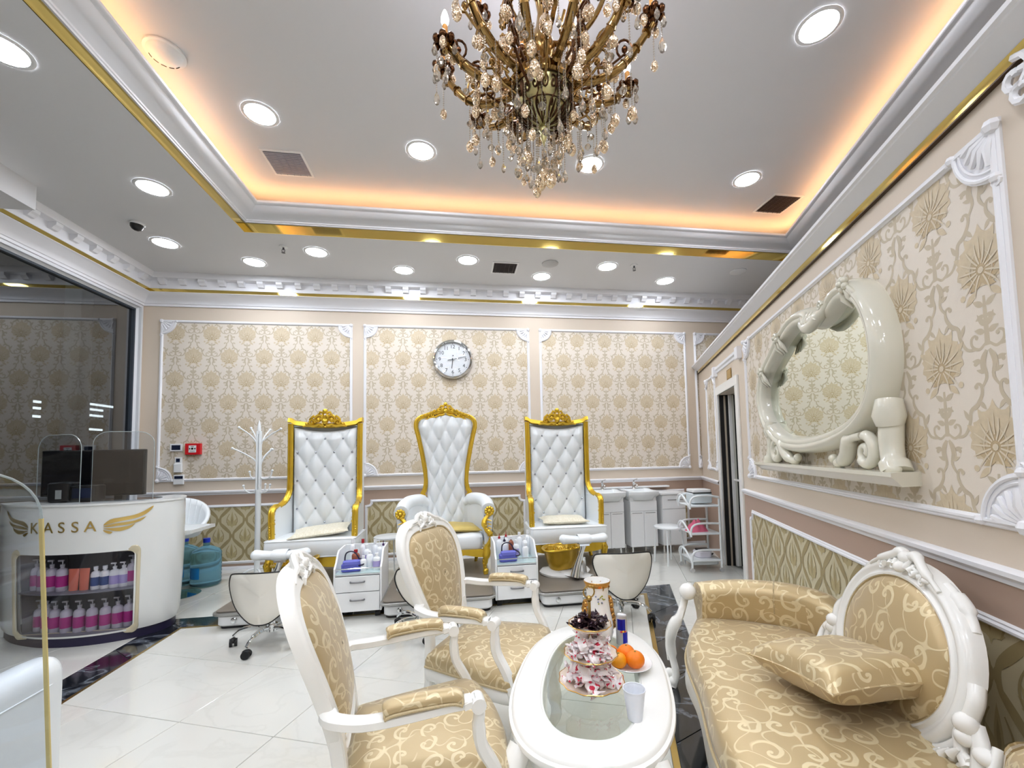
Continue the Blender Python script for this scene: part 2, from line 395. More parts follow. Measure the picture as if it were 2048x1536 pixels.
for k, reg in enumerate(regions):
    for i in range(-14, 12):
        for j in range(-8, 18):
            a0 = -1.74+T*i; b0 = 1.88+T*j
            P = [RN*a+RD*b for a, b in ((a0, b0), (a0+T, b0), (a0+T, b0+T), (a0, b0+T))]
            poly = [(p.x, p.y) for p in P]
            for c in reg:
                poly = clip(poly, *c)
                if len(poly) < 3: break
            if len(poly) < 3: continue
            q = inset(poly, .0016)
            if q: slab('tile', q, tile_w)
def border(pts_in, pts_out, n, name='marble_tile', mat=tile_b):
    for k in range(n):
        t0, t1 = k/n, (k+1)/n
        a, b = [tuple(lerp(Vector(pts_in[0]), Vector(pts_in[1]), t)) for t in (t0, t1)]
        c, d = [tuple(lerp(Vector(pts_out[0]), Vector(pts_out[1]), t)) for t in (t1, t0)]
        q = inset([a, b, c, d], .0015)
        if q: slab(name, q, mat)
def rn_x(r, y): return (r-RNy*y)/RNx
g = .03
border([(GL-.0, -1.6), (GL, GB)], [(GLo, -1.6), (GLo, GBo)], 10)
border([(GL, GB), (rn_x(GR, GB), GB)], [(GLo, GBo), (rn_x(GRo, GBo), GBo)], 9)
border([(rn_x(GR, GB), GB), (rn_x(GR, -1.6), -1.6)], [(rn_x(GRo, GBo), GBo), (rn_x(GRo, -1.6), -1.6)], 11)
for a, b, c, d in (((GL, -1.6), (GL, GB), (GL+.022, GB-.03), (GL+.022, -1.6)), ((GL, GB), (rn_x(GR, GB), GB), (rn_x(GR-.03, GB-.03), GB-.03), (GL+.022, GB-.03)),
                   ((rn_x(GR, GB), GB), (rn_x(GR, -1.6), -1.6), (rn_x(GR-.03, -1.6), -1.6), (rn_x(GR-.03, GB-.03), GB-.03))):
    mb = MB(); mb.prism([a, b, c, d], -.01, .0008); mb.build('gold_strip', M('brass_floor_strip', (190, 160, 92), .22, .9, var=.12, vs_=8), floor, smooth=0)

# ------------------------------------------------------------------ walls
XR = 6.6
mb = MB(); mb.box(LEFT-.3, XR, BACK, BACK+.15, 0, 3.75); wall_back = tag(mb.build('wall_back', beige, smooth=0), 'beige back wall with three framed damask wallpaper panels', kind='structure')
mb = MB(); mb.box(LEFT-.2, LEFT, 5.90, BACK, 0, 3.75); mb.box(LEFT-.2, LEFT, -3.6, 5.90, 3.345, 3.75); mb.box(LEFT-.2, LEFT, -3.6, -1.5, 0, 3.35)
wall_left = tag(mb.build('wall_left', beige, smooth=0), 'beige wall strip above and beside the big window', kind='structure')
mb = MB(); mb.box(LEFT-.2, XR, -3.75, -3.6, 0, 4.2); wall_front = tag(mb.build('wall_front', beige, smooth=0), 'plain beige wall behind the viewer', kind='structure')
mb = MB(); mb.box(XR, XR+.15, -3.7, BACK, 0, 4.2); wall_side = tag(mb.build('wall_side', beige, smooth=0), 'plain far right wall beyond the partition', kind='structure')
# right hand partition, lower than the ceiling, with a door opening
def wbox(mb, s0, s1, z0, z1, o0, o1):
    v = [right_pt(s, z, o) for z in (z0, z1) for o in (o0, o1) for s in (s0, s1)]
    return mb.add(v, [(0, 2, 3, 1), (4, 5, 7, 6), (0, 1, 5, 4), (1, 3, 7, 5), (3, 2, 6, 7), (2, 0, 4, 6)])
SE = (BACK-RN.y*RC)/RD.y
DS0, DS1, DH = 4.80, 5.62, 2.06
mb = MB(); wbox(mb, -3.4, DS0, 0, 2.6, 0, -.14); wbox(mb, DS1, SE, 0, 2.6, 0, -.14); wbox(mb, DS0, DS1, DH, 2.6, 0, -.14)
wall_right = tag(mb.build('wall_right', beige, smooth=0), 'beige right wall with large damask panel', kind='structure')
# mauve dado bands
mb = MB(); mb.box(LEFT, XR, BACK-.004, BACK, 0, .96); mb.build('dado', mauve, wall_back, smooth=0, label='mauve painted dado')
mb = MB(); wbox(mb, -3.4, DS0-.12, 0, .96, 0, .004); mb.build('dado', mauve, wall_right, smooth=0, label='mauve painted dado')
mb = MB(); wbox(mb, DS1+.1, SE, 0, .96, 0, .004); mb.build('dado', mauve, wall_right, smooth=0, label='mauve painted dado')

rail_prof = [(0, 0), (.012, .004), (.014, .018), (.034, .034), (.036, .05), (.022, .056), (0, .058)]
def straight(mb, prof, f):      # prof (projection, z) between two ends
    mb.loft([[f(0, o, z) for o, z in prof], [f(1, o, z) for o, z in prof]], closed=False, cap=False)
def trim_back(name, x0, x1, z, prof, mat=plaster, **k):
    mb = MB(); straight(mb, prof, lambda t, o, h: back_pt(lerp(x0, x1, t), z+h, o)); return tag(mb.build(name, mat, **k), kind='structure')
def trim_right(name, s0, s1, z, prof, mat=plaster, **k):
    mb = MB(); straight(mb, prof, lambda t, o, h: right_pt(lerp(s0, s1, t), z+h, o)); return tag(mb.build(name, mat, **k), kind='structure')
trim_back('trim_1', LEFT, 3.66, .942, rail_prof)
trim_right('trim_2', -3, DS0-.13, .942, rail_prof); trim_right('trim_3', DS1+.1, SE, .942, rail_prof)
bprof = [(0, 0), (.014, 0), (.014, .03), (.008, .04), (0, .042)]
trim_back('baseboard_back', LEFT, 3.66, 0, bprof); trim_right('baseboard_right', -3, DS0-.1, 0, [(0, 0), (.014, 0), (.014, .07), (.008, .085), (0, .088)])

# ------------------------------------------------------------------ ceiling
BLx, BRx = -2.11, rn_x(2.2, 4.55); FY = -1.5; FRx = rn_x(2.2, FY)
hole = [(BLx, 4.55), (BRx, 4.55), (FRx, FY), (BLx, FY)]
outer = [(LEFT-.1, BACK+.05), (XR+.1, BACK+.05), (XR+.1, -3.7), (LEFT-.1, -3.7)]
mb = MB(); v = [(x, y, H1) for x, y in outer+hole]+[(x, y, H2+.12) for x, y in outer+hole]
mb.add(v, [(i, (i+1) % 4, 4+(i+1) % 4, 4+i) for i in range(4)]+[(8+i, 8+(i+1) % 4, 12+(i+1) % 4, 12+i) for i in range(4)])
mb.box(LEFT-.2, XR+.2, -3.8, BACK+.2, H2, H2+.08)
ceiling = tag(mb.build('ceiling', ceil_m, smooth=0), 'white ceiling with raised coffer, round lights and warm cove glow', kind='structure')
cove_prof = [(0, 3.79), (.018, 3.79), (.022, 3.80), (.03, 3.803), (.032, 3.815), (.06, 3.83), (.10, 3.842), (.14, 3.865), (.165, 3.885), (.17, 3.893), (.19, 3.895), (.2, 3.905), (.2, 3.925), (.17, 3.935), (.0, 3.935)]
mb = MB(); mb.sweep(hole[::-1], cove_prof, lambda x, y, h: Vector((x, y, h))); trim_cove = tag(mb.build('trim_4', plaster), 'white cove moulding around the raised ceiling', kind='structure')
mb = MB(); mb.sweep(hole[::-1], [(-.002, 3.695), (.004, 3.695), (.004, 3.79), (-.002, 3.79)], lambda x, y, h: Vector((x, y, h))); mb.build('gold_strip', goldm, trim_cove, smooth=0, label='mirror gold band')
mb = MB(); mb.sweep(hole[::-1], [(-.16, 3.94), (-.16, H2)], lambda x, y, h: Vector((x, y, h)))
mb.sweep(hole[::-1], [(.16, 3.94), (-.17, 3.94)], lambda x, y, h: Vector((x, y, h))); mb.build('ledge', ceil_m, trim_cove, smooth=0)
mb = MB(); mb.sweep(hole[::-1], [(.09, 3.948), (.09, 3.956), (.105, 3.956), (.105, 3.948)], lambda x, y, h: Vector((x, y, h))); mb.build('light_strip', ledm, trim_cove, smooth=0, label='warm white light strip')
# hidden seams in the lower ceiling on the left
# cornice on back and left walls
corn = [(0, 3.36), (.02, 3.36), (.022, 3.385), (.034, 3.39), (.036, 3.40), (.07, 3.43), (.12, 3.46), (.16, 3.485), (.17, 3.49), (.172, 3.50)]
corn2 = [(.172, 3.53), (.18, 3.532), (.185, 3.55), (.185, 3.635), (.262, 3.64), (.268, 3.66), (.285, 3.675), (.29, 3.7)]
Y0L = 3.97
def corner_path(o): return [(XR, BACK-o), (LEFT+o, BACK-o), (LEFT+o, Y0L)]
def cornice(prof, name, mat, parent=None, **k):
    mb = MB(); mb.loft([[(x, y, z) for (x, y), z in zip([corner_path(o)[i] for o, _ in prof], [z for _, z in prof])] for i in range(3)], closed=False)
    return mb.build(name, mat, parent, **k)
c1 = tag(cornice(corn, 'trim_5', plaster), 'white plaster cornice with dentils along the back and left walls', kind='structure')
cornice(corn2, 'dentil_moulding', plaster, c1); cornice([(.172, 3.495), (.176, 3.497), (.176, 3.532), (.172, 3.532)], 'gold_strip', goldm, c1, smooth=0, label='mirror gold band')
mb = MB(); mb.add([(x, y, z) for y in (.185, .25) for x, z in ((-.035, 3.59), (.035, 3.59), (.035, 3.636), (-.035, 3.636))], [(0, 1, 2, 3), (4, 7, 6, 5), (0, 4, 5, 1), (1, 5, 6, 2), (2, 6, 7, 3), (3, 7, 4, 0)])
mb.f = []; mb.v = []
mb.loft([[(x, .185, 3.572), (x, .215, 3.574), (x, .232, 3.595), (x, .252, 3.61), (x, .256, 3.638), (x, .185, 3.638)] for x in (-.036, .036)], cap=True)
dn = mb.build('dentil', plaster, c1, smooth=0)
dn.location = (LEFT+.34, BACK, 0); dn.scale = (1, -1, 1)
k = 1
while LEFT+.34+.225*k < 4.6:
    d = put(dn, c1, (LEFT+.34+.225*k, BACK, 0)); d.scale = (1, -1, 1); k += 1
for k in range(8):
    d = put(dn, c1, (LEFT, BACK-.36-.225*k, 0), rz=-PI/2); d.scale = (1, 1, 1)
# boxed beam at the left
mb = MB(); mb.box(LEFT, -3.44, -3.6, 3.97, 3.49, 3.7); tag(mb.build('trim_6', ceil_m, smooth=0), 'boxed white beam under the ceiling at far left', kind='structure')
# crown on the partition
pc = [(.018, 2.588), (.024, 2.592), (.03, 2.60), (.05, 2.612), (.07, 2.626), (.082, 2.632), (.084, 2.64), (.098, 2.644), (.1, 2.66), (.09, 2.665), (-.15, 2.665)]
c2 = trim_right('trim_7', -3, SE+.03, 0, pc); tag(c2, 'white crown moulding with a gold band on top of the right wall')
mb = MB(); straight(mb, [(0, 2.547), (.018, 2.547), (.018, 2.588), (0, 2.588)], lambda t, o, h: right_pt(lerp(-3, SE, t), h, o)); mb.build('gold_strip', goldm, c2, smooth=0, label='mirror gold band')
mb = MB(); straight(mb, [(0, 2.541), (.02, 2.541), (.02, 2.547), (0, 2.547)], lambda t, o, h: right_pt(lerp(-3, SE, t), h, o)); mb.build('shadow_gap', M('dark_bronze', (70, 50, 30), .4, .5), c2, smooth=0)
mb = MB(); mb.add([right_pt(SE+.03, z, o) for o, z in pc], [tuple(range(len(pc)))]); mb.build('end_cap', plaster, c2, smooth=0)

# ------------------------------------------------------------------ wallpaper prints
vein_m = M('damask_vein_print', (214, 201, 178), .55, var=.03)
core_m = M('damask_core_print', (190, 170, 136), .55, var=.1, vs_=12)
flower_m = M('damask_flower_print', (206, 190, 162), .55, var=.13, vs_=45)
scroll_m = M('damask_scroll_print', (194, 181, 158), .55, var=.1, vs_=9)
ogee_m = M('ogee_print', (164, 148, 108), .5, var=.1, vs_=12)
ogee_l = M('ogee_light_print', (184, 169, 126), .5, var=.06, vs_=12)
def rib(pts, w0, w1=None, wm=None, n=4):
    P = cat([(x, y) for x, y in pts], n); N = len(P); V = []
    for i, p in enumerate(P):
        t = (P[min(i+1, N-1)]-P[max(i-1, 0)]); t = t/max(t.length, 1e-6); nn = Vector((-t.y, t.x)); u = i/(N-1)
        wd = lerp(w0, w0 if w1 is None else w1, u)
        if wm: wd += wm*math.sin(PI*u)
        V.append((p+nn*wd/2, p-nn*wd/2))
    return [[V[i][0], V[i+1][0], V[i+1][1], V[i][1]] for i in range(N-1)]
def leaf2(x, y, a, L, W, n=5):
    a = math.radians(a); d = Vector((math.cos(a), math.sin(a))); nn = Vector((-d.y, d.x)); c = Vector((x, y))
    up = [c+d*L*k/n+nn*W/2*math.sin(PI*(k/n)**.8)*(1) for k in range(n+1)]; dn_ = [c+d*L*k/n-nn*W/2*math.sin(PI*(k/n)**.8) for k in range(n+1)]
    return [[up[i], up[i+1], dn_[i+1], dn_[i]] for i in range(n)]
def mirror2(Q): return Q+[[Vector((-p.x, p.y)) for p in reversed(q)] for q in Q]
def rosette(x, y, r, n=8):
    return [[Vector((x, y)), Vector((x+r*math.cos(2*PI*k/n), y+r*math.sin(2*PI*k/n))), Vector((x+r*math.cos(2*PI*(k+1)/n), y+r*math.sin(2*PI*(k+1)/n)))] for k in range(n)]
def blob(f, N=44, sc=1.0, y0=0.0):
    P = [Vector((f(2*PI*k/N)*sc*math.sin(2*PI*k/N), y0+f(2*PI*k/N)*sc*math.cos(2*PI*k/N))) for k in range(N)]
    return [[Vector((0, y0)), P[k], P[(k+1) % N]] for k in range(N)]
fl_r = lambda t: interp([(0, .132), (.25, .118), (.6, .108), (1.1, .104), (1.6, .102), (2.1, .092), (2.5, .076), (2.85, .06), (3.2, .075)], min(t, 2*PI-t))*(1+.07*math.cos(15*t))
FLW = blob(fl_r)+leaf2(0, .06, 90, .09, .03)+mirror2(leaf2(.03, .06, 62, .07, .028)+leaf2(.06, .03, 35, .065, .028)+leaf2(.03, -.08, -40, .06, .024)+rosette(.085, -.085, .012))
VEI = []
for a_ in (-70, -45, -20, 5, 30, 55, 78, 105, 130):
    c_, s_ = math.cos(math.radians(a_)), math.sin(math.radians(a_))
    if a_ <= 90: VEI += mirror2(rib([(.02*c_, -.01+.02*s_), (.055*c_+.004, -.01+.055*s_), (.098*c_, -.01+.098*s_)], .0055, .002, .003))
VEI += rib([(0, .03), (0, .11)], .005, .002)+rosette(0, -.012, .012)+mirror2(rib([(.028, -.055), (.045, -.02), (.04, .02), (.02, .05)], .003, .003))
COR = mirror2(leaf2(.0, -.05, 70, .10, .03)+leaf2(.0, -.05, 40, .085, .028)+leaf2(.0, -.05, 10, .07, .026)+leaf2(0, -.05, -25, .06, .022))+leaf2(0, -.06, 90, .12, .026)
SCR = rib([(0, -.10), (0, -.16), (0, -.27)], .010, .022)
SCR += mirror2(leaf2(.004, -.135, 30, .05, .022)+leaf2(.004, -.165, -20, .04, .018)+leaf2(.006, -.205, 60, .055, .02)+leaf2(.006, -.225, 20, .045, .022))
SCR += mirror2(rib([(.008, -.262), (.035, -.278), (.062, -.262), (.064, -.236), (.046, -.228), (.04, -.244)], .009, .004, .004)
               + rib([(.04, -.275), (.085, -.268), (.112, -.225), (.12, -.185), (.15, -.165), (.172, -.13), (.17, -.10), (.152, -.095), (.15, -.112)], .009, .005, .008)
               + leaf2(.112, -.22, 120, .05, .018)+leaf2(.122, -.18, 20, .045, .018)+leaf2(.16, -.155, -50, .04, .016)+rosette(.15, -.103, .009)
               + rib([(.17, -.115), (.196, -.075), (.19, -.03), (.205, .015)], .007, .008, .006)+leaf2(.194, -.06, 160, .04, .015)+rosette(.042, -.236, .008))
SCR += mirror2(rib([(.006, -.285), (.026, -.31), (.03, -.345), (.012, -.36)], .011, .004, .004)+leaf2(.028, -.32, 10, .04, .018)+rosette(.055, -.325, .008))
OG = []
OGL = []
for k in (0,):
    OG += mirror2(rib([(.0, -.2), (.018, -.17), (.05, -.14), (.09, -.10), (.128, -.05), (.138, 0), (.128, .05), (.09, .10), (.05, .14), (.018, .17), (0, .2)], .012, .012, .014, 3))
    OGL += mirror2(leaf2(0, -.085, 62, .12, .035)+leaf2(0, -.07, 35, .085, .032)+leaf2(0, -.06, 5, .06, .028))+leaf2(0, -.1, 90, .21, .04)
    OG += leaf2(0, -.06, 90, .12, .018)+mirror2(rib([(.03, .08), (.055, .03), (.06, -.02), (.04, -.07)], .006, .006, .004, 3)+leaf2(.0, -.2, 60, .05, .02))
def print_mesh(name, motif, W, R, x0, x1, z0, z1, ph, mp, mat, parent, off=.0012, row0=0.0):
    V = []; F = []
    j0 = int((z0-row0)/R)-2; j1 = int((z1-row0)/R)+3
    for j in range(j0, j1):
        zc = row0+j*R
        for i in range(int((x0-ph)/W)-2, int((x1-ph)/W)+3):
            xc = ph+i*W+(W/2 if j % 2 else 0)
            if xc < x0-.25 or xc > x1+.25: continue
            for kq, q in enumerate(motif):
                P = [(min(max(p.x+xc, x0), x1), min(max(p.y+zc, z0), z1)) for p in q]
                if max(p[0] for p in P)-min(p[0] for p in P) < 1e-5 or max(p[1] for p in P)-min(p[1] for p in P) < 1e-5: continue
                b = len(V); V += [mp(x, z, off+(kq % 140)*4e-6) for x, z in P]; F.append(tuple(range(b, b+len(P))))
    me = bpy.data.meshes.new(name); me.from_pydata([tuple(v) for v in V], [], F); uvbox(me); me.materials.append(mat)
    o = bpy.data.objects.new(name, me); COL.objects.link(o); o.parent = parent; o['kind'] = 'stuff'; return o

mold = [(-.018, 0), (-.018, .008), (-.012, .014), (-.006, .012), (0, .02), (.008, .02), (.012, .012), (.017, .008), (.018, 0)]
def corner_ornament(mb, cx, cz, sx, sz, mp, R=.15, full=False):
    # relief fan set in a quarter round, pointing into the panel (sx, sz give the quadrant of the panel)
    P = lambda x, z, h: mp(cx+sx*x, cz+sz*z, h)
    arc = [(R*math.cos(t), R*math.sin(t)) for t in [PI/2*k/10 for k in range(11)]]
    v = [P(-.015, -.015, .012)]+[P(x, z, .012) for x, z in arc]; 
    mb.add(v+[P(x, z, 0) for x, z in arc]+[P(-.015, -.015, 0)], [(0, i, i+1) for i in range(1, 11)]+[(i, i+1, i+12, i+11) for i in range(1, 11)]+[(0, 1, 12, 22), (0, 22, 21, 11)][:0])
    mb.tube([P((R-.012)*math.cos(t), (R-.012)*math.sin(t), .014) for t in [PI/2*k/10 for k in range(11)]], .008, 6)
    mb.tube([P((R-.034)*math.cos(t), (R-.034)*math.sin(t), .014) for t in [PI/2*k/10 for k in range(11)]], .005, 5)
    for k in range(5):
        t = math.radians(9+18*k); L = R-.05
        mb.tube([P(.02*math.cos(t), .02*math.sin(t), .012), P(L*.55*math.cos(t), L*.55*math.sin(t), .022), P(L*math.cos(t), L*math.sin(t), .016)], [.005, .014, .008], 6)
    for (x, z) in ((.0, .0), (.0, R), (R, .0)):
        mb.ball(P(x, z, .014), .018 if x+z > 0 else .026, 7, 4)
    for a in (1, -1):
        sp_ = spiral(0, 0, .03, 0, 1.1, 9); 
        mb.tube([P((R+.012 if a > 0 else -.004)+p[0]*.6, (-.004 if a > 0 else R+.012)+p[1]*.6, .014) for p in sp_], .006, 5)
def wall_panel(parent, mp, x0, x1, z0, z1, ph, row0, ornaments=True, lower=False, orn_R=.15, corners=(1, 1, 1, 1), flip=1):
    pm = paper2 if lower else paper
    mb = MB(); mb.add([mp(x, z, .006 if lower else .002) for x, z in ((x0, z0), (x1, z0), (x1, z1), (x0, z1))], [(0, 1, 2, 3)])
    pan = mb.build('wallpaper_panel', pm, parent, smooth=0)
    if lower:
        print_mesh('wallpaper_print', OG, .31, .20, x0, x1, z0, z1, ph, mp, ogee_m, pan, .0075, row0)
        print_mesh('wallpaper_print', OGL, .31, .20, x0, x1, z0, z1, ph, mp, ogee_l, pan, .007, row0)
    else:
        print_mesh('wallpaper_print', FLW, .42, .30, x0, x1, z0, z1, ph, mp, flower_m, pan, .0028, row0)
        print_mesh('wallpaper_print', VEI, .42, .30, x0, x1, z0, z1, ph, mp, vein_m, pan, .0044, row0)
        print_mesh('wallpaper_print', COR, .42, .30, x0, x1, z0, z1, ph, mp, core_m, pan, .0036, row0)
        print_mesh('wallpaper_print', SCR, .42, .30, x0, x1, z0, z1, ph, mp, scroll_m, pan, .0023, row0)
    mb = MB()
    if lower:
        c = .07
        path = [(x0+c, z0), (x1-c, z0), (x1-c*.45, z0+c*.1), (x1-c*.1, z0+c*.45), (x1, z0+c), (x1, z1-c), (x1-c*.55, z1-c), (x1-c, z1-c*.55), (x1-c, z1), (x0+c, z1), (x0+c, z1-c*.55), (x0+c*.55, z1-c), (x0, z1-c), (x0, z0+c), (x0+c*.1, z0+c*.45), (x0+c*.45, z0+c*.1)]
        path = [(x0, z0), (x1, z0), (x1, z1-c), (x1-c*.7, z1-c*.85), (x1-c, z1-c*.45), (x1-c, z1), (x0+c, z1), (x0+c, z1-c*.45), (x0+c*.7, z1-c*.85), (x0, z1-c)]
        # cover the notch corners with the dado colour
        for sx, xx in ((1, x0), (-1, x1)):
            q = MB(); q.add([mp(xx, z1, .0085), mp(xx+sx*c, z1, .0085), mp(xx+sx*c, z1-c*.45, .0085), mp(xx+sx*c*.7, z1-c*.85, .0085), mp(xx, z1-c, .0085)], [(0, 1, 2, 3, 4)]); q.build('notch', mauve, pan, smooth=0)
    else: path = [(x0, z0), (x1, z0), (x1, z1), (x0, z1)]
    mb.sweep(path, mold, mp)
    mb.build('moulding', plaster, parent)
    if ornaments:
        for on, (cx, cz, sx, sz) in zip(corners, ((x0, z0, 1, 1), (x1, z0, -1, 1), (x0, z1, 1, -1), (x1, z1, -1, -1))):
            if on:
                mb = MB(); corner_ornament(mb, cx, cz, sx, sz, mp, orn_R); mb.build('corner_ornament', plaster, parent, label='white relief corner ornament')
for x0, x1, ph in ((-3.70, -1.40, -3.54), (-1.22, 1.03, -.93), (1.21, 3.45, 1.34), (3.62, 5.6, 3.9)):
    wall_panel(wall_back, back_pt, x0, x1, 1.14, 3.17, ph, 2.40+.0, orn_R=.17)
for x0, x1, ph in ((-3.72, -1.40, -3.3), (-1.20, .93, -1.0), (1.13, 3.40, 1.3)):
    wall_panel(wall_back, back_pt, x0, x1, .09, .80, ph, .42, ornaments=False, lower=True)
wall_panel(wall_right, right_pt, 1.62, 4.42, 1.14, 2.42, 1.93, 1.70, orn_R=.17)
wall_panel(wall_right, right_pt, -2.4, 1.42, 1.14, 2.42, 1.93, 1.70, orn_R=.17)
wall_panel(wall_right, right_pt, 5.78, 6.3, 1.14, 2.34, 5.9, 1.70, orn_R=.1)
wall_panel(wall_right, right_pt, 1.55, 4.5, .09, .80, 1.8, .42, ornaments=False, lower=True)
wall_panel(wall_right, right_pt, -2.4, 1.4, .09, .80, 1.8, .42, ornaments=False, lower=True)
mb = MB()
for (x, z) in ((1.5, 2.45), (1.52, 2.5)): mb.tube([right_pt(x+p[0], z+p[1], .02) for p in spiral(0, 0, .06, 90, 1.2, 12)], .012, 6)
mb.build('corner_ornament', plaster, wall_right)

# ------------------------------------------------------------------ window to the dark mall
mb = MB(); mb.sweep([(-1.5, -.02), (5.90, -.02), (5.90, 3.345), (-1.5, 3.345)], [(-.0, 0), (.0, .03), (.03, .03), (.03, 0), (.05, -.02), (.05, -.1), (0, -.1)], lambda x, y, h: Vector((LEFT+h, x, y)))
win = tag(mb.build('window_1', M('window_frame_white', (220, 222, 226), .4)), 'full height shop window with a slim white frame onto the dark mall', kind='structure')
mb = MB(); mb.sweep([(-1.45, .03), (5.85, .03), (5.85, 3.295), (-1.45, 3.295)], [(0, -.02), (.022, -.02), (.022, -.08), (0, -.08)], lambda x, y, h: Vector((LEFT+h, x, y))); mb.build('gasket', M('dark_gasket', (52, 60, 70), .5), win, smooth=0)
mb = MB(); mb.box(LEFT-.056, LEFT-.05, -1.45, 5.85, .03, 3.295); mb.build('pane', window_glass, win, smooth=0, label='dark reflecting glass pane')
# outside: mall corridor
mall = M('mall_dark_wall', (60, 60, 66), .7, var=.1, vs_=1); mallf = M('mall_floor', (70, 72, 78), .25, var=.1, vs_=1)
mb = MB(); mb.box(-9.2, -9.05, -6, 16, 0, 4.4); mb.box(-12, -4.2, 15.8, 16, 0, 4.4); mb.box(-12, -4.2, -6.2, -6, 0, 4.4); tag(mb.build('wall_mall', mall, smooth=0), 'dark wall across the mall corridor', kind='structure')
mb = MB(); mb.box(-12, -4.12, -6, 16, -.05, -.01); tag(mb.build('floor_mall', mallf, smooth=0), 'dark mall floor outside the window', kind='structure')
mb = MB(); mb.box(-12, -4.12, -6, 16, 4.2, 4.3); tag(mb.build('ceiling_mall', mall, smooth=0), 'dark mall ceiling', kind='structure')
# ------------------------------------------------------------------ ceiling fixtures
def make_light():
    t = empty('ceiling_light')
    mb = MB(); mb.lathe([(.105, 0), (.107, -.006), (.122, -.007), (.13, -.002), (.13, 0)], 28, cap=False); mb.build('trim_ring', white_pl, t)
    mb = MB(); mb.cyl(.106, -.004, .0, 28); mb.build('diffuser', lampm, t, smooth=0)
    return t
def swap_diffuser(o):
    for ch in o.children:
        if ch.name.startswith('diffuser'):
            ch.data = up_mesh
lt0 = None; up_mesh = None
where = [(-2.52, 3.88, 0, 'round ceiling light in the side strip over the reception counter'), (-3.04, 4.89, 0, 'round ceiling light nearest the dome camera and the window'),
    (-2.33, 5.27, 0, 'round ceiling light in the back left corner by the coat rack'), (-1.54, 4.93, 0, 'round ceiling light just right of the left sprinkler'),
    (-.63, 5.31, 0, 'round ceiling light above the wall clock side, left of the dark vent'), (.15, 4.95, 0, 'round ceiling light immediately left of the back strip vent'),
    (1.12, 5.32, 0, 'round ceiling light between the back vent and the right throne'), (1.88, 4.94, 0, 'round ceiling light just left of the right sprinkler'),
    (2.83, 5.29, 0, 'round ceiling light farthest right in the back strip'), (-2.48, 2.63, 0, 'round ceiling light cut by the left edge of the photo'),
    (-1.49, 3.42, 1, 'round light in the raised ceiling left of the grey vent'), (-.285, 3.68, 1, 'round light in the raised ceiling left of the chandelier'),
    (1.26, 3.67, 1, 'round light in the raised ceiling behind the chandelier crystals'), (2.89, 3.69, 1, 'round light in the raised ceiling beside the brown vent'),
    (2.31, 2.23, 1, 'large near round light in the raised ceiling right of the chandelier'),
    (-1.49, 1.3, 1, None), (1.6, .6, 1, None), (-1.4, -.7, 1, None), (.3, -.6, 1, None), (-3.0, 1.4, 0, None), (-3.0, -.4, 0, None), (-3.0, -2.3, 0, None), (-.8, -2.5, 0, None), (1.2, -2.5, 0, None), (.4, .9, 1, None), (-.6, .3, 1, None), (1.3, -.9, 1, None), (.1, -2.0, 0, None), (-1.9, -2.4, 0, None), (2.3, -2.5, 0, None), (-.8, -3.1, 0, None), (.6, -3.1, 0, None)]  # unlabelled entries are out of view, added as fill light
for i, (x, y, up, lb) in enumerate(where):
    z = (H2 if up else H1)-.001
    if lt0 is None: lt0 = make_light(); o = lt0; o.location = (x, y, z)
    else: o = copy_tree(lt0, loc=(x, y, z))
    if up:
        if up_mesh is None: up_mesh = bpy.data.meshes['diffuser'].copy(); up_mesh.materials.clear(); up_mesh.materials.append(lampm2)
        swap_diffuser(o)
    tag(o, lb or 'unseen round ceiling light added for fill behind the viewer', 'light', 'round ceiling lights')

def vent(loc, w, d, rz, label, dark, slats):
    t = empty('ceiling_vent', loc, rz, label, 'vent')
    mb = MB(); mb.sweep([(-w/2, -d/2), (w/2, -d/2), (w/2, d/2), (-w/2, d/2)], [(-.0, 0), (0, -.008), (.02, -.01), (.022, 0)], lambda x, y, h: Vector((x, y, h))); mb.build('frame', white_pl, t, smooth=0)
    mb = MB(); mb.box(-w/2+.02, w/2-.02, -d/2+.02, d/2-.02, -.003, -.001); mb.build('backing', dark, t, smooth=0)
    s0 = None
    for k in range(slats):
        y = -d/2+.03+(d-.06)*(k+.5)/slats
        if s0 is None:
            mb = MB(); mb.at(rx=.5 if slats != 13 else .1); mb.box(-w/2+.02, w/2-.02, -.006 if slats != 13 else -.010, .006 if slats != 13 else .010, -.0015, .0015); s0 = mb.build('slat', M('vent_slat_'+dark.name, (150, 152, 166) if slats == 13 else (96, 84, 84), .4), t, smooth=0); s0.location = (0, y, -.008)
        else: put(s0, t, (0, y, -.008))
    for k in range(1, 6):
        mb = MB(); x = -w/2+w*k/6; mb.box(x-.0015, x+.0015, -d/2+.02, d/2-.02, -.013, -.010); mb.build('divider', M('vent_slat_'+dark.name), t, smooth=0)
    return t
vgrey = M('vent_grey_grille', (120, 122, 134), .6, var=.04); vdark = M('vent_dark', (58, 44, 44), .6, var=.05)
vent((-1.495, 3.99, H2), .35, .35, 0, 'grey square ceiling vent left in the raised ceiling', vgrey, 13)
vent((3.52, 4.04, H2), .35, .35, 0, 'dark brown square ceiling vent right in the raised ceiling', vdark, 12)
vent((.61, 5.11, H1), .32, .32, 0, 'small dark slatted ceiling vent in the back strip', M('vent_mid', (92, 92, 96), .6), 12)
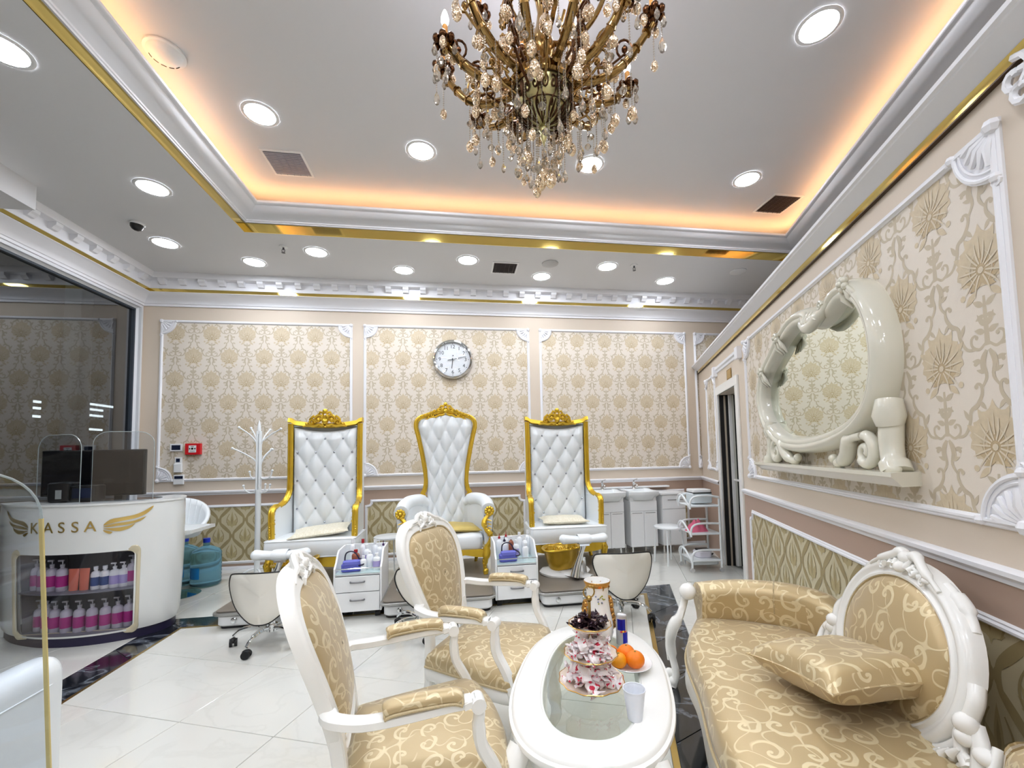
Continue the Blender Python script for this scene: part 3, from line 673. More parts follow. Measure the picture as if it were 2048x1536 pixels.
def detector(loc, label, r=.06, slots=True):
    t = empty('smoke_detector', loc, 0, label, 'smoke detector')
    mb = MB(); mb.lathe([(r*.95, 0), (r, -.004), (r, -.014), (r*.86, -.018), (r*.8, -.03), (r*.62, -.044), (r*.3, -.05), (.001, -.051)], 22); mb.build('body', white_pl, t)
    mb = MB()
    for k in range(5): 
        a = 1+k*.5; mb.tube([(r*.74*math.cos(a+q), r*.74*math.sin(a+q), -.037) for q in (0, .17, .34)], .0025, 5)
    mb.build('slot', blackp, t); return t
detector((-1.87, 2.95, H2), 'white round smoke detector on the raised ceiling near the left cove', .115)
t = empty('ceiling_speaker', (1.147, 4.935, H1), 0, 'flat grey round ceiling speaker in the back strip', 'speaker'); mb = MB(); mb.lathe([(.1, 0), (.1, -.008), (.09, -.012), (.001, -.013)], 22); mb.build('grille', M('speaker_grey', (190, 190, 190), .6), t)
t = empty('ceiling_speaker', (3.64, 4.9, H1), 0, 'white flat ceiling disc far right beside the cornice', 'speaker'); mb = MB(); mb.lathe([(.1, 0), (.1, -.008), (.09, -.012), (.001, -.013)], 22); mb.build('grille', white_pl, t)
def sprinkler(loc, label):
    t = empty('sprinkler', loc, 0, label, 'sprinkler')
    mb = MB(); mb.lathe([(.045, 0), (.042, -.008), (.02, -.012)], 16); mb.build('rosette', white_pl, t)
    mb = MB(); mb.cyl(.010, -.035, 0, 8); mb.tube([(.012, 0, -.03), (.017, 0, -.05), (.004, 0, -.066)], .003, 5); mb.tube([(-.012, 0, -.03), (-.017, 0, -.05), (-.004, 0, -.066)], .003, 5); mb.cyl(.02, -.07, -.067, 10); mb.build('head', M('sprinkler_metal', (90, 90, 95), .3, .9), t)
sprinkler((-1.85, 4.84, H1), 'small sprinkler head between the two left back lights'); sprinkler((2.2, 4.87, H1), 'small sprinkler head in the right part of the back strip')
t = empty('dome_camera', (-3.04, 4.5, H1), 0, 'black dome security camera on the ceiling strip at left', 'camera')
mb = MB(); mb.lathe([(.058, 0), (.06, -.012), (.05, -.022)], 18); mb.build('base', white_pl, t)
mb = MB(); mb.at(ry=.35); mb.lathe([(.05, -.005), (.053, -.03), (.045, -.055), (.026, -.072), (.001, -.078)], 18); mb.build('dome', blackp, t)
# second hand marks: gently proud plasterboard joint cover on the lower ceiling at left
# ------------------------------------------------------------------ pedicure row
def carve(mb, w, h, y=0, P=None, depth=.02, r=.011):
    # carved crest: centre shell, paired C scrolls and leaves, symmetrical about x = 0, standing on z = 0
    P = P or (lambda x, z, d: (x, y-d, z))
    for sx in (1, -1):
        T = lambda L, rr, fl=1: mb.tube([P(sx*a, b, depth) for a, b in L], rr, 6)
        T(spiral(w*.30, h*.42, h*.30, 200, -1.25, 14), [r*1.1]*6+[r*.8]*9)
        T(spiral(w*.60, h*.24, h*.20, 190, -1.2, 12), r*.85)
        T([(w*.05, h*.1), (w*.16, h*.05), (w*.3, h*.12), (w*.5, h*.02), (w*.75, h*.08), (w, h*.0)], [r*1.1, r*1.2, r, r*1.1, r, r*.5])
        T([(0, h*.95), (w*.1, h*.8), (w*.22, h*.86), (w*.3, h*.72)], [r, r*1.2, r, r*.6])
        T([(w*.08, h*.25), (w*.14, h*.5), (w*.10, h*.75)], [r*.7, r*1.4, r*.7])
        T([(w*.42, h*.5), (w*.52, h*.62), (w*.62, h*.5), (w*.72, h*.4)], [r*.6, r*1.1, r, r*.5])
        mb.ball(P(sx*w*.30, h*.42, depth), r*1.5, 7, 5); mb.ball(P(sx*w*.82, h*.16, depth), r*1.2, 7, 5)
    mb.ball(P(0, h*.92, depth), r*1.9, 8, 5); mb.ball(P(0, h*.3, depth*1.2), r*2.2, 8, 5)
    for k in range(5):
        a = math.radians(30+30*k); mb.tube([P(0, h*.32, depth), P(h*.3*math.cos(a), h*.32+h*.3*math.sin(a), depth*1.3)], [r*.5, r*1.2], 6)
def tuft(x, z, px, pz, z0, amp, p=.46):
    U = x/px; V = (z0-z)/pz; a = (U+V)/2; b = (U-V)/2
    return amp*(abs(math.sin(PI*a))*abs(math.sin(PI*b)))**p
def gold_edge(mb, pts, w=.05, h=.034, upv=(0, 1, 0)):
    mb.bar(pts, w, h, upv)
def make_throne_a():
    t = empty('throne_chair')
    # back upholstery
    def top(x): return 1.585-.055*math.cos(PI*x/.72)
    def fb(u, v):
        x = (u-.5)*.66; z = lerp(.42, top(x), v)
        e = min(1, min(u, 1-u)*9)**.5*min(1, (1-v)*12+.0)**.5
        return (x, .50-.02-e*(.03+tuft(x, z, .095, .152, 1.45, .042)), z)
    mb = MB(); mb.grid(fb, 66, 84); mb.build('backrest', leather, t, smooth=60, label='white tufted leather backrest with crystal buttons')
    bt = None; bm = MB(); bm.ball((0, 0, 0), .0125, 8, 5, (1, .9, 1))
    for r_ in range(7):
        z = 1.45-.152*r_
        for x in ((-.19, 0, .19) if r_ % 2 == 0 else (-.285, -.095, .095, .285)):
            if abs(x) > .3: continue
            if bt is None: bt = bm.build('button', M('crystal_button', (176, 180, 190), .08, .9, var=0), t); bt.location = (x, .447, z)
            else: put(bt, t, (x, .447, z))
    # sides: white upholstered wings with gold front edge
    edge = lambda s: [(s*.365, .47, 1.62), (s*.362, .465, 1.3), (s*.362, .46, .96), (s*.366, .44, .86), (s*.378, .37, .785), (s*.39, .26, .75), (s*.398, .16, .745), (s*.40, .105, .72), (s*.40, .09, .66), (s*.395, .09, .44)]
    for s in (-1, 1):
        E = cat(edge(s), 5); mb = MB()
        mb.loft([[(p.x-s*.022, p.y+.01, p.z) for p in E], [(p.x+s*.022, p.y+.01, p.z) for p in E], [(s*.388, .56, max(p.z, .44)) for p in E], [(s*.33, .56, max(p.z, .44)) for p in E]], closed=False)
        mb.loft([[(p.x-s*.022, p.y+.01, p.z) for p in E], [(s*.34, .50, max(p.z, .44)) for p in E]], closed=False)
        mb.build('wing', leather, t, smooth=50)
        mb = MB(); gold_edge(mb, E, .056, .03)
        for dx in (-.014, .012): mb.tube([(p.x+dx, p.y-.016, p.z-.004) for p in E], .0085, 6)
        mb.build('gold_edge', gold, t, smooth=50)
        mb = MB(); mb.box(s*.395-.03, s*.395+.03, .07, .10, .585, .6); mb.box(s*.395-.024, s*.395+.024, .072, .1, .44, .585)
        for q in range(5): mb.ball((s*.395+s*.012, .07, .46+.024*q), .011, 6, 4)
        mb.build('arm_front', gold, t, bev=.003)
        st = MB()
        for q in range(30): p = E[min(len(E)-1, int(q*len(E)/30))]; st.ball((p.x-s*.034, p.y+.0, p.z), .005, 5, 3)
        st.build('nail_trim', M('gold_nails', (216, 190, 110), .3, .9), t, kind='stuff')
    # top rail and crest
    mb = MB(); N = 24; R_ = []
    for k in range(N+1):
        x = -.39+.78*k/N; zc = 1.645-.045*math.cos(PI*x/.80)+(.02 if abs(x) > .34 else 0)
        R_.append([(x, .44, zc-.022), (x, .455, zc+.02), (x, .5, zc+.028), (x, .54, zc+.02), (x, .54, zc-.03), (x, .46, zc-.032)])
    mb.loft(R_, cap=True); mb.build('top_rail', gold, t)
    mb = MB(); carve(mb, .23, .185, P=lambda x, z, d: (x, .455-d, 1.585+z), r=.0155); 
    mb.prism([(.19*math.cos(a), .13*math.sin(a)) for a in [PI*k/12 for k in range(13)]], 0, .02) if False else None
    mb.tube([(-.17, .47, 1.61), (-.1, .47, 1.66), (0, .47, 1.69), (.1, .47, 1.66), (.17, .47, 1.61)], [.012, .022, .03, .022, .012], 8)
    mb.build('crest', gold, t, label='carved gold shell crest')
    # back of chair
    mb = MB(); mb.box(-.36, .36, .54, .575, .2, 1.6); mb.build('rear_panel', leather, t, bev=.01)
    # seat cushion
    mb = MB(); sect = [(.0, .262), (-.012, .28), (-.012, .42), (.0, .432), (.02, .438)]
    pts = rrect(-.425, .425, -.03, .5, .03, 3)
    def ins(d): return [(x*(1-d/.425), .235+(y-.235)*(1-d/.265)) for x, y in pts]
    mb.loft([[(x, y, z) for x, y in ins(d)] for d, z in ((.012, .26), (.0, .275), (-.003, .35), (.0, .42), (.012, .435), (.06, .442), (.2, .45))], cap=True); se = mb.build('seat', leather, t, smooth=50)
    mb = MB()
    for z in (.432, .27): mb.tube([(x, y, z) for x, y in pts], .0045, 5, loop=True)
    mb.build('piping', leather, se)
    # gold rail and legs
    mb = MB(); mb.loft([[(x, y, z) for z, y in ((.2-.04*abs(math.sin(PI*x/.42)), -.01), (.262, -.01), (.262, .03), (.2, .03))] for x in [-.41+.82*k/20 for k in range(21)]], cap=True)
    for s in (-1, 1): mb.box(s*.40-.015, s*.40+.015, 0, .5, .19, .262)
    mb.build('seat_rail', gold, t)
    for s in (-1, 1):
        for yy in (.02, .48):
            mb = MB(); mb.tube([(s*.385, yy, .25), (s*.395, yy-.015, .2), (s*.39, yy-.01, .13), (s*.375, yy, .06), (s*.385, yy-.01, .015), (s*.39, yy-.02, .0)], [.032, .042, .03, .02, .022, .018], 10)
            for k in range(4): mb.ball((s*.392, yy-.05+.004*k, .22-.03*k), .014, 6, 4)
            mb.build('leg', gold, t)
    return t
def make_throne_b():
    t = empty('throne_chair')
    tab = [(.40, .2), (.62, .2), (.80, .205), (.95, .225), (1.2, .262), (1.45, .31), (1.58, .325), (1.66, .29), (1.705, .15), (1.715, 0)]
    # frame outline (half) : z -> x
    half = cat([(.235, .80), (.262, .785), (.268, .81), (.245, .85), (.228, .95), (.24, 1.08), (.268, 1.25), (.308, 1.45), (.335, 1.56), (.33, 1.63), (.29, 1.675), (.22, 1.70), (.12, 1.735), (0, 1.755)], 4)
    full = [(p.x, p.y) for p in half]+[(-p.x, p.y) for p in reversed(half[:-1])]
    mb = MB(); R_ = []
    P3 = [Vector((x, .47+.03*(1.7-z), z)) for x, z in full]
    mb.bar(P3, .05, .045, (0, 1, 0), .35); mb.tube([p+Vector((0, -.024, 0)) for p in P3], .011, 6); mb.build('back_frame', gold, t)
    mb = MB(); carve(mb, .24, .13, P=lambda x, z, d: (x, .47-d, 1.71+z-.25*abs(x)), r=.013)
    for s in (-1, 1):
        for k in range(6): mb.tube([(s*(.08+.035*k), .445, 1.745-.012*k), (s*(.10+.035*k), .43, 1.765-.014*k), (s*(.115+.035*k), .445, 1.745-.014*k)], [.006, .012, .005], 6)
    mb.build('crest', gold, t, label='carved gold crest')
    def hw(z): return interp([(.40, .215), (.80, .215), (.95, .212), (1.08, .222), (1.25, .248), (1.45, .288), (1.56, .312), (1.64, .30)], z)
    def fb(u, v):
        z = lerp(.40, 1.665, v); w_ = hw(z); x = (u*2-1)*w_
        zz = z+(.055*math.cos(PI*x/.62)-.0)*max(0, (v-.85)/.15); sc = w_/.30
        e = min(1, min(u, 1-u)*9)**.5*min(1, (1-v)*12)**.5
        return (x, .47+.03*(1.7-z)-e*(.03+tuft(x/lerp(1, sc, .5), z, .078 if z > .8 else .078, .145, 1.54, .042)), zz)
    mb = MB(); mb.grid(fb, 56, 84); mb.build('backrest', leather, t, smooth=60, label='white tufted leather backrest with crystal buttons')
    bt = None; bm = MB(); bm.ball((0, 0, 0), .0125, 8, 5, (1, .9, 1))
    for r_ in range(8):
        z = 1.54-.145*r_; sc = lerp(1, hw(z)/.30, .5)
        for x in ((-.234, -.078, .078, .234) if r_ % 2 == 0 else (-.156, 0, .156)):
            if r_ % 2 == 0: pass
            if abs(x*sc) > hw(z)-.03: continue
            y = .47+.03*(1.7-z)-.038
            if bt is None: bt = bm.build('button', MATS['crystal_button'], t); bt.location = (x*sc, y, z)
            else: put(bt, t, (x*sc, y, z))
    st = MB()
    for s in (-1, 1):
        for q in range(34):
            z = .86+q*.0235; st.ball((s*(hw(z)+.006), .445+.03*(1.7-z), z), .0055, 5, 3)
    st.build('nail_trim', MATS['gold_nails'], t, kind='stuff')
    mb = MB(); mb.loft([[(s*hw(z), .52+.03*(1.7-z)+.02, z) for s in (-1, 1)]+[(s*hw(z), .50+.03*(1.7-z), z) for s in (1, -1)] for z in [.3+.08*k for k in range(18)]], cap=True); mb.build('rear_panel', leather, t)
    # arms: fat rolls curving round
    for s in (-1, 1):
        path = cat([(s*.20, .50, .70), (s*.30, .46, .735), (s*.40, .36, .73), (s*.445, .22, .70), (s*.45, .08, .665), (s*.45, .02, .655)], 5)
        mb = MB(); mb.tube(path, [.05]*3+[.07]*(len(path)-6)+[.075]*3, 14)
        low = [(p.x-s*.01, p.y, .28) for p in path]
        mb.loft([[(p.x-s*.05, p.y, p.z) for p in path], [(p.x-s*.045, p.y, .30) for p in path], [(p.x+s*.03, p.y, .28) for p in path], [(p.x+s*.05, p.y, p.z) for p in path]], closed=False)
        mb.loft([[(s*.41, .015, .66), (s*.40, .015, .3)], [(s*.50, .015, .66), (s*.47, .015, .3)]], closed=False)
        mb.build('armrest', leather, t, smooth=60)
        mb = MB(); c = (s*.455, .645)
        for k in range(9):
            a = 2*PI*k/9; mb.ball((c[0]+.036*math.cos(a), -.005, c[1]+.036*math.sin(a)), .019, 7, 5, (1, .6, 1))
        mb.ball((c[0], -.012, c[1]), .022, 8, 5)
        mb.tube(cat([(s*.44, .0, .60), (s*.40, -.01, .54), (s*.41, -.015, .47), (s*.455, -.02, .42), (s*.47, -.02, .37), (s*.455, -.01, .31), (s*.42, 0, .27)], 4), [.022, .02, .022, .026, .028, .03, .032]*3+[.03]*4, 8)
        for k in range(7): mb.ball((s*(.402+.012*k), -.03, .53-.033*k), .016, 6, 4, (1.2, .8, .7))
        for k in range(6): mb.tube([(s*(.43+.004*k), -.03, .56-.04*k), (s*(.475), -.03, .545-.04*k)], [.008, .004], 5)
        mb.build('arm_front', gold, t, label='carved gold scroll front of the arm')
        mb = MB(); mb.tube(cat([(s*.42, 0, .28), (s*.425, -.01, .22), (s*.41, -.01, .16), (s*.40, -.0, .09), (s*.405, -.01, .04), (s*.41, -.015, .0)], 3), [.036]*3+[.04]*3+[.03]*3+[.02]*4+[.026]*3, 9)
        for k in range(7):
            a = k*.9; mb.ball((s*.41+.024*math.cos(a), -.022, .23-.03*k+.008*math.sin(a)), .013, 6, 4)
        mb.ball((s*.408, -.01, .03), .03, 8, 5); mb.build('leg', gold, t)
        mb = MB(); mb.tube([(s*.34, .5, .28), (s*.35, .52, .15), (s*.33, .55, 0)], [.03, .025, .018], 8); mb.build('leg', gold, t)
    mb = MB(); pts = rrect(-.385, .385, .02, .5, .05, 4)
    mb.loft([[(x*(1-d/.4), .25+(y-.25)*(1-d/.25), z) for x, y in pts] for d, z in ((.01, .25), (0, .27), (0, .37), (.02, .39), (.07, .40), (.2, .408))], cap=True); mb.build('seat', leather, t, smooth=50)
    mb = MB(); mb.loft([[(x, y, z) for z, y in ((.2-.03*abs(math.cos(PI*x/.4)), .0), (.252, .0), (.252, .04), (.2, .04))] for x in [-.39+.78*k/16 for k in range(17)]], cap=True); mb.build('seat_rail', gold, t)
    return t
PZ = .15
ta = make_throne_a(); ta.location = (-1.44, 4.52, PZ); tag(ta, 'white tufted throne chair with square gold-framed back, standing beside the coat rack', 'throne chair', 'pedicure throne chairs')
tb = copy_tree(ta, label='white tufted throne chair with square gold-framed back, nearest the sinks', loc=(1.20, 4.55, PZ))
tm = make_throne_b(); tm.location = (-.125, 4.52, PZ); tag(tm, 'white tufted throne chair with waisted gold-framed back below the wall clock', 'throne chair', 'pedicure throne chairs')

def pillow(name, w, d, h, mat, parent=None, n=14, pinch=.10, seed=0):
    rnd = random.Random(seed)
    def f(sg):
        def g(u, v):
            a, b = u*2-1, v*2-1; k = (1-a**4)*(1-b**4)
            x = a*w/2*(1-pinch*(1-b*b)*abs(a)**3*.9); y = b*d/2*(1-pinch*(1-a*a)*abs(b)**3*.9)
            return (x, y, sg*h/2*max(0, k)**.45+.006*noise.noise(Vector((x*9+seed, y*9, sg*.3)))*(1-max(abs(a), abs(b))**6))
        return g
    mb = MB(); mb.grid(f(1), n, n); mb.grid(f(-1), n, n)
    o = mb.build(name, mat, parent, smooth=75)
    p = MB(); B = [f(1)(u, 0) for u in [k/n for k in range(n)]]+[f(1)(1, k/n) for k in range(n)]+[f(1)(1-k/n, 1) for k in range(n)]+[f(1)(0, 1-k/n) for k in range(n)]
    p.tube(B, .004, 5, loop=True); p.build('piping', mat, o)
    return o
silk = fabric('cream_silk_brocade', (222, 213, 188), (236, 230, 210), 16, .5, .5, 0)
goldsilk = M('gold_silk', (196, 172, 96), .4, .2, var=.12, vs_=12)
o = pillow('cushion', .56, .38, .065, silk, seed=1); tag(o, 'flat cream brocade cushion lying on the left throne', 'cushion', 'cream cushions on the thrones'); o.location = (-1.40, 4.72, PZ+.49); o.rotation_euler = (.08, -.09, .12)
o = pillow('cushion', .52, .34, .07, silk, seed=2); tag(o, 'flat cream brocade cushion lying on the right throne', 'cushion', 'cream cushions on the thrones'); o.location = (1.19, 4.76, PZ+.485); o.rotation_euler = (.03, 0, -.04)
o = pillow('cushion', .36, .3, .07, goldsilk, seed=3); tag(o, 'small shiny gold cushion on the middle throne', 'cushion'); o.location = (.05, 4.78, PZ+.45); o.rotation_euler = (.1, .1, .3)

def make_platform():
    t = empty('pedicure_platform')
    mb = MB(); mb.rbox(-.47, .47, .03, 1.36, .022, .115, .05, 5); mb.build('base', white_pl, t, smooth=35)
    mb = MB(); mb.rbox(-.455, .455, .05, 1.34, .0, .022, .04, 4); mb.build('plinth', blackp, t)
    mb = MB(); mb.rbox(-.50, .50, -.0, 1.40, .115, .138, .06, 6); mb.build('rim', steel, t, smooth=35)
    mb = MB(); mb.rbox(-.48, .48, .02, 1.38, .136, .15, .05, 5); mb.build('deck', M('taupe_vinyl', (122, 114, 104), .38, var=.06, vs_=3), t, smooth=35)
    for x in (-.33, -.08):
        mb = MB(); mb.at((x, .03, .07), rx=PI/2); mb.lathe([(.022, 0), (.024, .006), (.018, .01), (.016, .022), (.001, .024)], 14); mb.build('knob', chrome, t)
    return t
pl = make_platform(); pl.location = (-1.5, 3.87, 0); tag(pl, 'low white platform with grey deck under the left throne', 'platform', 'pedicure platforms')
copy_tree(pl, label='low white platform with grey deck under the middle throne', loc=(-.17, 3.83, 0))
copy_tree(pl, label='low white platform with grey deck under the right throne, with a side knob', loc=(1.22, 3.80, 0))

def make_footrest():
    t = empty('foot_rest')
    def f(u, v):
        x = (u-.5)*.50; a = 2*PI*v; hz = .034+.012*min(1, (abs(x)/.2)**2); hy = .062+.006*math.cos(4*PI*u); e = min(1, (min(u, 1-u)*14))**.5
        cz = .012*(abs(x)/.25)**2
        return (x, hy*e*math.cos(a), cz+hz*e*math.sin(a))
    mb = MB(); mb.grid(lambda v, u: f(u, v), 20, 30, closed=True); mb.at()
    pad = mb.build('pad', leather, t, smooth=70); pad.location = (0, 0, .385)
    mb = MB(); mb.tube([(.0, .08*math.cos(a), .385+.05*math.sin(a)) for a in [2*PI*k/16 for k in range(16)]], .005, 5, loop=True); b = MB()
    for rr in range(1): b.lathe([(.052, -.055), (.056, -.04), (.057, .0), (.056, .04), (.052, .055)], 18, cap=False)
    b.M = Matrix(); o = b.build('strap', leather, t); o.location = (.0, 0, .387); o.rotation_euler = (0, PI/2, 0); o.scale = (.86, 1.3, 1.15)
    mb = MB(); mb.tube([(-.10, -.02, .03), (-.07, -.01, .15), (-.02, 0, .28), (0, 0, .34)], [.05, .035, .024, .03], 14); mb.tube([(.02, .04, .04), (0, .03, .2)], .02, 8); mb.box(-.05, .05, -.03, .03, .325, .35); mb.build('column', chrome, t)
    return t
def make_spa():
    t = empty('foot_basin')
    mb = MB(); N = 26
    def ring(k, z): return [((.26*k)*math.cos(a)+.03, (.17*k)*math.sin(a), z+.012*math.cos(2*a)) for a in [2*PI*q/N for q in range(N)]]
    mb.loft([ring(1, .0), ring(1.02, .02), ring(.9, .05), ring(.6, .06)], cap=True); mb.tube([(.02, -.05, .03), (.14, -.17, .02), (.24, -.25, .02)], [.11, .09, .06], 12, flat=.3, upv=(0, 0, 1)); mb.build('base', lacquer, t)
    amber = M('amber_gold_basin', (188, 150, 34), .18, .45, var=.15, vs_=5, coat=.4)
    mb = MB()
    def r2(w_, d_, z): return [(w_*math.copysign(abs(math.cos(a))**.7, math.cos(a)), d_*math.copysign(abs(math.sin(a))**.7, math.sin(a)), z+.02*math.cos(a)) for a in [2*PI*q/N for q in range(N)]]
    mb.loft([r2(.12, .1, .06), r2(.14, .12, .1), r2(.165, .14, .18), r2(.18, .155, .25), r2(.192, .165, .265), r2(.185, .158, .275), r2(.165, .14, .26), r2(.14, .11, .12)]); mb.f.append(tuple(range(7*N, 8*N))); mb.build('bowl', amber, t)
    mb = MB(); mb.tube(r2(.195, .168, .272), .009, 6, loop=True)
    for k in range(8): mb.tube([(-.14+.04*k, -.16, .285), (-.13+.04*k, -.17, .31), (-.11+.04*k, -.16, .285)], .007, 5)
    mb.build('rim', gold, t); return t
fr = make_footrest(); fr.location = (1.23, 4.12, PZ); tag(fr, 'white padded foot rest on a chrome column before the right throne', 'foot rest', 'foot rests')
copy_tree(fr, label='white padded foot rest before the left throne, half behind the armchair', loc=(-1.56, 4.12, PZ))
sp = make_spa(); sp.location = (1.06, 4.36, PZ); tag(sp, 'gold foot basin on a white base before the right throne', 'foot basin', 'foot basins')
copy_tree(sp, label='gold foot basin before the left throne, mostly behind the armchair', loc=(-1.52, 4.36, PZ), rz=0)

def make_trolley():
    t = empty('drawer_trolley'); w = .20
    for s in (-1, 1):
        mb = MB(); P = [(0, .06), (0, .43), (.06, .47), (.12, .54), (.16, .56), (.42, .56), (.42, .06)]
        mb.loft([[(s*w-s*.0, y, z) for y, z in P], [(s*w-s*.016, y, z) for y, z in P]], cap=True); mb.build('side_panel', white_pl, t, smooth=0, bev=.002)
    mb = MB(); mb.box(-w, w, .40, .42, .06, .56); mb.box(-w+.016, w-.016, 0.01, .41, .06, .075); mb.box(-w+.016, w-.016, .01, .41, .365, .38); mb.build('carcass', white_pl, t, smooth=0, bev=.002)
    mb = MB(); mb.box(-w+.016, w-.016, .0, .40, .381, .387); mb.build('glass_top', M('pale_glass_top', (200, 222, 220), .08, coat=.5), t, smooth=0)
    mb = MB(); mb.tube([(-w+.01, .005, .425), (w-.01, .005, .425)], .005, 6); mb.build('guard_rail', chrome, t)
    for z0, z1 in ((.232, .362), (.066, .226)):
        mb = MB(); mb.box(-w+.018, w-.018, -.012, .004, z0, z1); d = mb.build('drawer', white_pl, t, smooth=0, bev=.002)
        zc = (z0+z1)/2+.02; mb = MB(); mb.bar(cat([(-.058, -.012, zc), (-.05, -.03, zc), (0, -.036, zc), (.05, -.03, zc), (.058, -.012, zc)], 3), .012, .012); mb.build('handle', M('satin_nickel', (140, 140, 144), .3, .9), d)
    c0 = None
    for x, y in ((-.16, .05), (.16, .05), (-.16, .37), (.16, .37)):
        if c0 is None:
            mb = MB(); mb.at((0, 0, .026), ry=PI/2); mb.cyl(.026, -.022, .022, 14); mb.at(); mb.box(-.014, .014, -.014, .014, .03, .062); c0 = mb.build('caster', rubber, t); c0.location = (x, y, 0)
        else: put(c0, t, (x, y, 0), rz=.4*x)
    return t
tr = make_trolley(); tr.location = (-.862, 3.92, 0); tr.rotation_euler = (0, 0, .02); tag(tr, 'white two-drawer trolley crowded with bottles beside the left throne', 'trolley', 'white drawer trolleys')
copy_tree(tr, label='white two-drawer trolley with bottles between the middle and right thrones', loc=(.535, 3.95, 0))

# bottles and small things on the trolleys
def mk_bottle(h, r, kind, body, cap, band=None):
    t = empty('bottle')
    mb = MB(); mb.lathe([(r*.92, 0), (r, h*.03), (r, h*.62), (r*.8, h*.70), (r*.35, h*.74), (r*.35, h*.80)], 12); mb.build('body', body, t)
    mb = MB()
    if kind == 'pump': mb.cyl(r*.4, h*.78, h*.86, 8); mb.cyl(r*.12, h*.86, h*.97, 6); mb.box(-r*.8, r*.2, -r*.16, r*.16, h*.95, h*1.0)
    elif kind == 'nozzle': mb.lathe([(r*.42, h*.78), (r*.42, h*.85), (r*.12, h*.9), (r*.08, h*1.02)], 8)
    else: mb.cyl(r*.5, h*.78, h*.92, 10)
    mb.build('cap', cap, t)
    if band: mb = MB(); mb.lathe([(r*1.01, h*.15), (r*1.01, h*.5)], 12, cap=False); mb.build('label_band', band, t)
    return t
wtr = M('pale_bottle', (238, 241, 244), .25, var=.02, coat=.3); red = M('red_cap', (170, 30, 40), .35); purple = M('dark_purple', (70, 40, 90), .3); lilac = M('lilac_print', (176, 164, 214), .4)
amb = M('brown_bottle', (150, 84, 60), .3); bl_blk = M('navy_black', (34, 30, 56), .35)
def things(seq, base, group, where):
    for i, (x, y, h, r, kind, body, cap, band, desc) in enumerate(seq):
        b = mk_bottle(h*1.28, r*1.2, kind, body, cap, band); b.location = (base[0]+x, base[1]+y, base[2]); tag(b, desc+' '+where, 'bottle', group)
T1 = (-.862, 3.92, .387); T2 = (.535, 3.95, .387)
things([(-.02, .30, .20, .022, 'cap', wtr, red, None, 'tall white bottle with red cap at the back left'), (.03, .22, .17, .026, 'cap', wtr, white_pl, lilac, 'white bottle with square shoulders and lilac label'),
        (.09, .30, .19, .024, 'cap', wtr, white_pl, None, 'tall plain white bottle at the back'), (.14, .24, .18, .025, 'pump', wtr, white_pl, None, 'white pump bottle nearest the right side'),
        (.075, .13, .14, .026, 'nozzle', wtr, white_pl, None, 'short nozzle bottle in the middle row'), (.14, .10, .12, .027, 'cap', wtr, white_pl, lilac, 'short lilac-labelled bottle at the front'),
        (.03, .08, .11, .024, 'cap', wtr, white_pl, None, 'short white jar-like bottle at the front'), (.16, .33, .16, .02, 'nozzle', wtr, purple, None, 'white bottle with dark nozzle in the far corner'),
        (-.07, .24, .13, .03, 'cap', amb, red, None, 'reddish brown bottle'), (-.12, .33, .2, .02, 'cap', wtr, white_pl, None, 'slim white bottle at the back corner')], T1, 'bottles on the left trolley', 'on the left trolley')
things([(-.13, .30, .17, .024, 'nozzle', wtr, red, None, 'white bottle with red tip at back left'), (-.06, .33, .18, .022, 'nozzle', wtr, red, None, 'white bottle with red tip at the back'),
        (-.09, .20, .16, .026, 'nozzle', wtr, bl_blk, None, 'white bottle with dark tip'), (-.02, .24, .17, .022, 'cap', amb, white_pl, None, 'brown bottle'),
        (.02, .17, .15, .024, 'cap', wtr, white_pl, lilac, 'lilac-labelled white bottle'), (.07, .30, .19, .024, 'cap', wtr, white_pl, None, 'tall white bottle'),
        (.12, .26, .16, .022, 'pump', wtr, white_pl, None, 'white pump bottle'), (.10, .12, .13, .026, 'cap', wtr, white_pl, None, 'stout white bottle in front'), (.16, .33, .2, .022, 'cap', wtr, white_pl, None, 'tall white bottle in the far corner')], T2, 'bottles on the right trolley', 'on the right trolley')
bluep = M('blue_violet_plastic', (96, 100, 190), .35, var=.08)
for (bx, by, bz), lb in ((T1, 'blue tool pouch with cords on the left trolley'), (T2, 'blue tool pouch on the right trolley')):
    t = empty('tool_pouch', (bx-.07, by+.09, bz), .1, lb, 'pouch', 'blue tool pouches')
    mb = MB(); mb.rbox(-.085, .085, -.05, .05, 0, .07, .03, 4); mb.build('body', bluep, t)
    mb = MB(); mb.rbox(-.07, .07, -.055, .02, .06, .095, .02, 4); mb.build('flap', M('blue_fabric', (112, 116, 205), .6, var=.1), t)
    mb = MB(); mb.tube(cat([(-.06, 0, .07), (-.05, .01, .15), (0, .0, .17), (.04, .0, .14), (.07, .01, .07)], 5), .006, 6); mb.tube(cat([(.05, -.04, .05), (.1, -.05, .06), (.10, .0, .08), (.06, .03, .1)], 5), .007, 6); mb.build('cord', bl_blk, t)

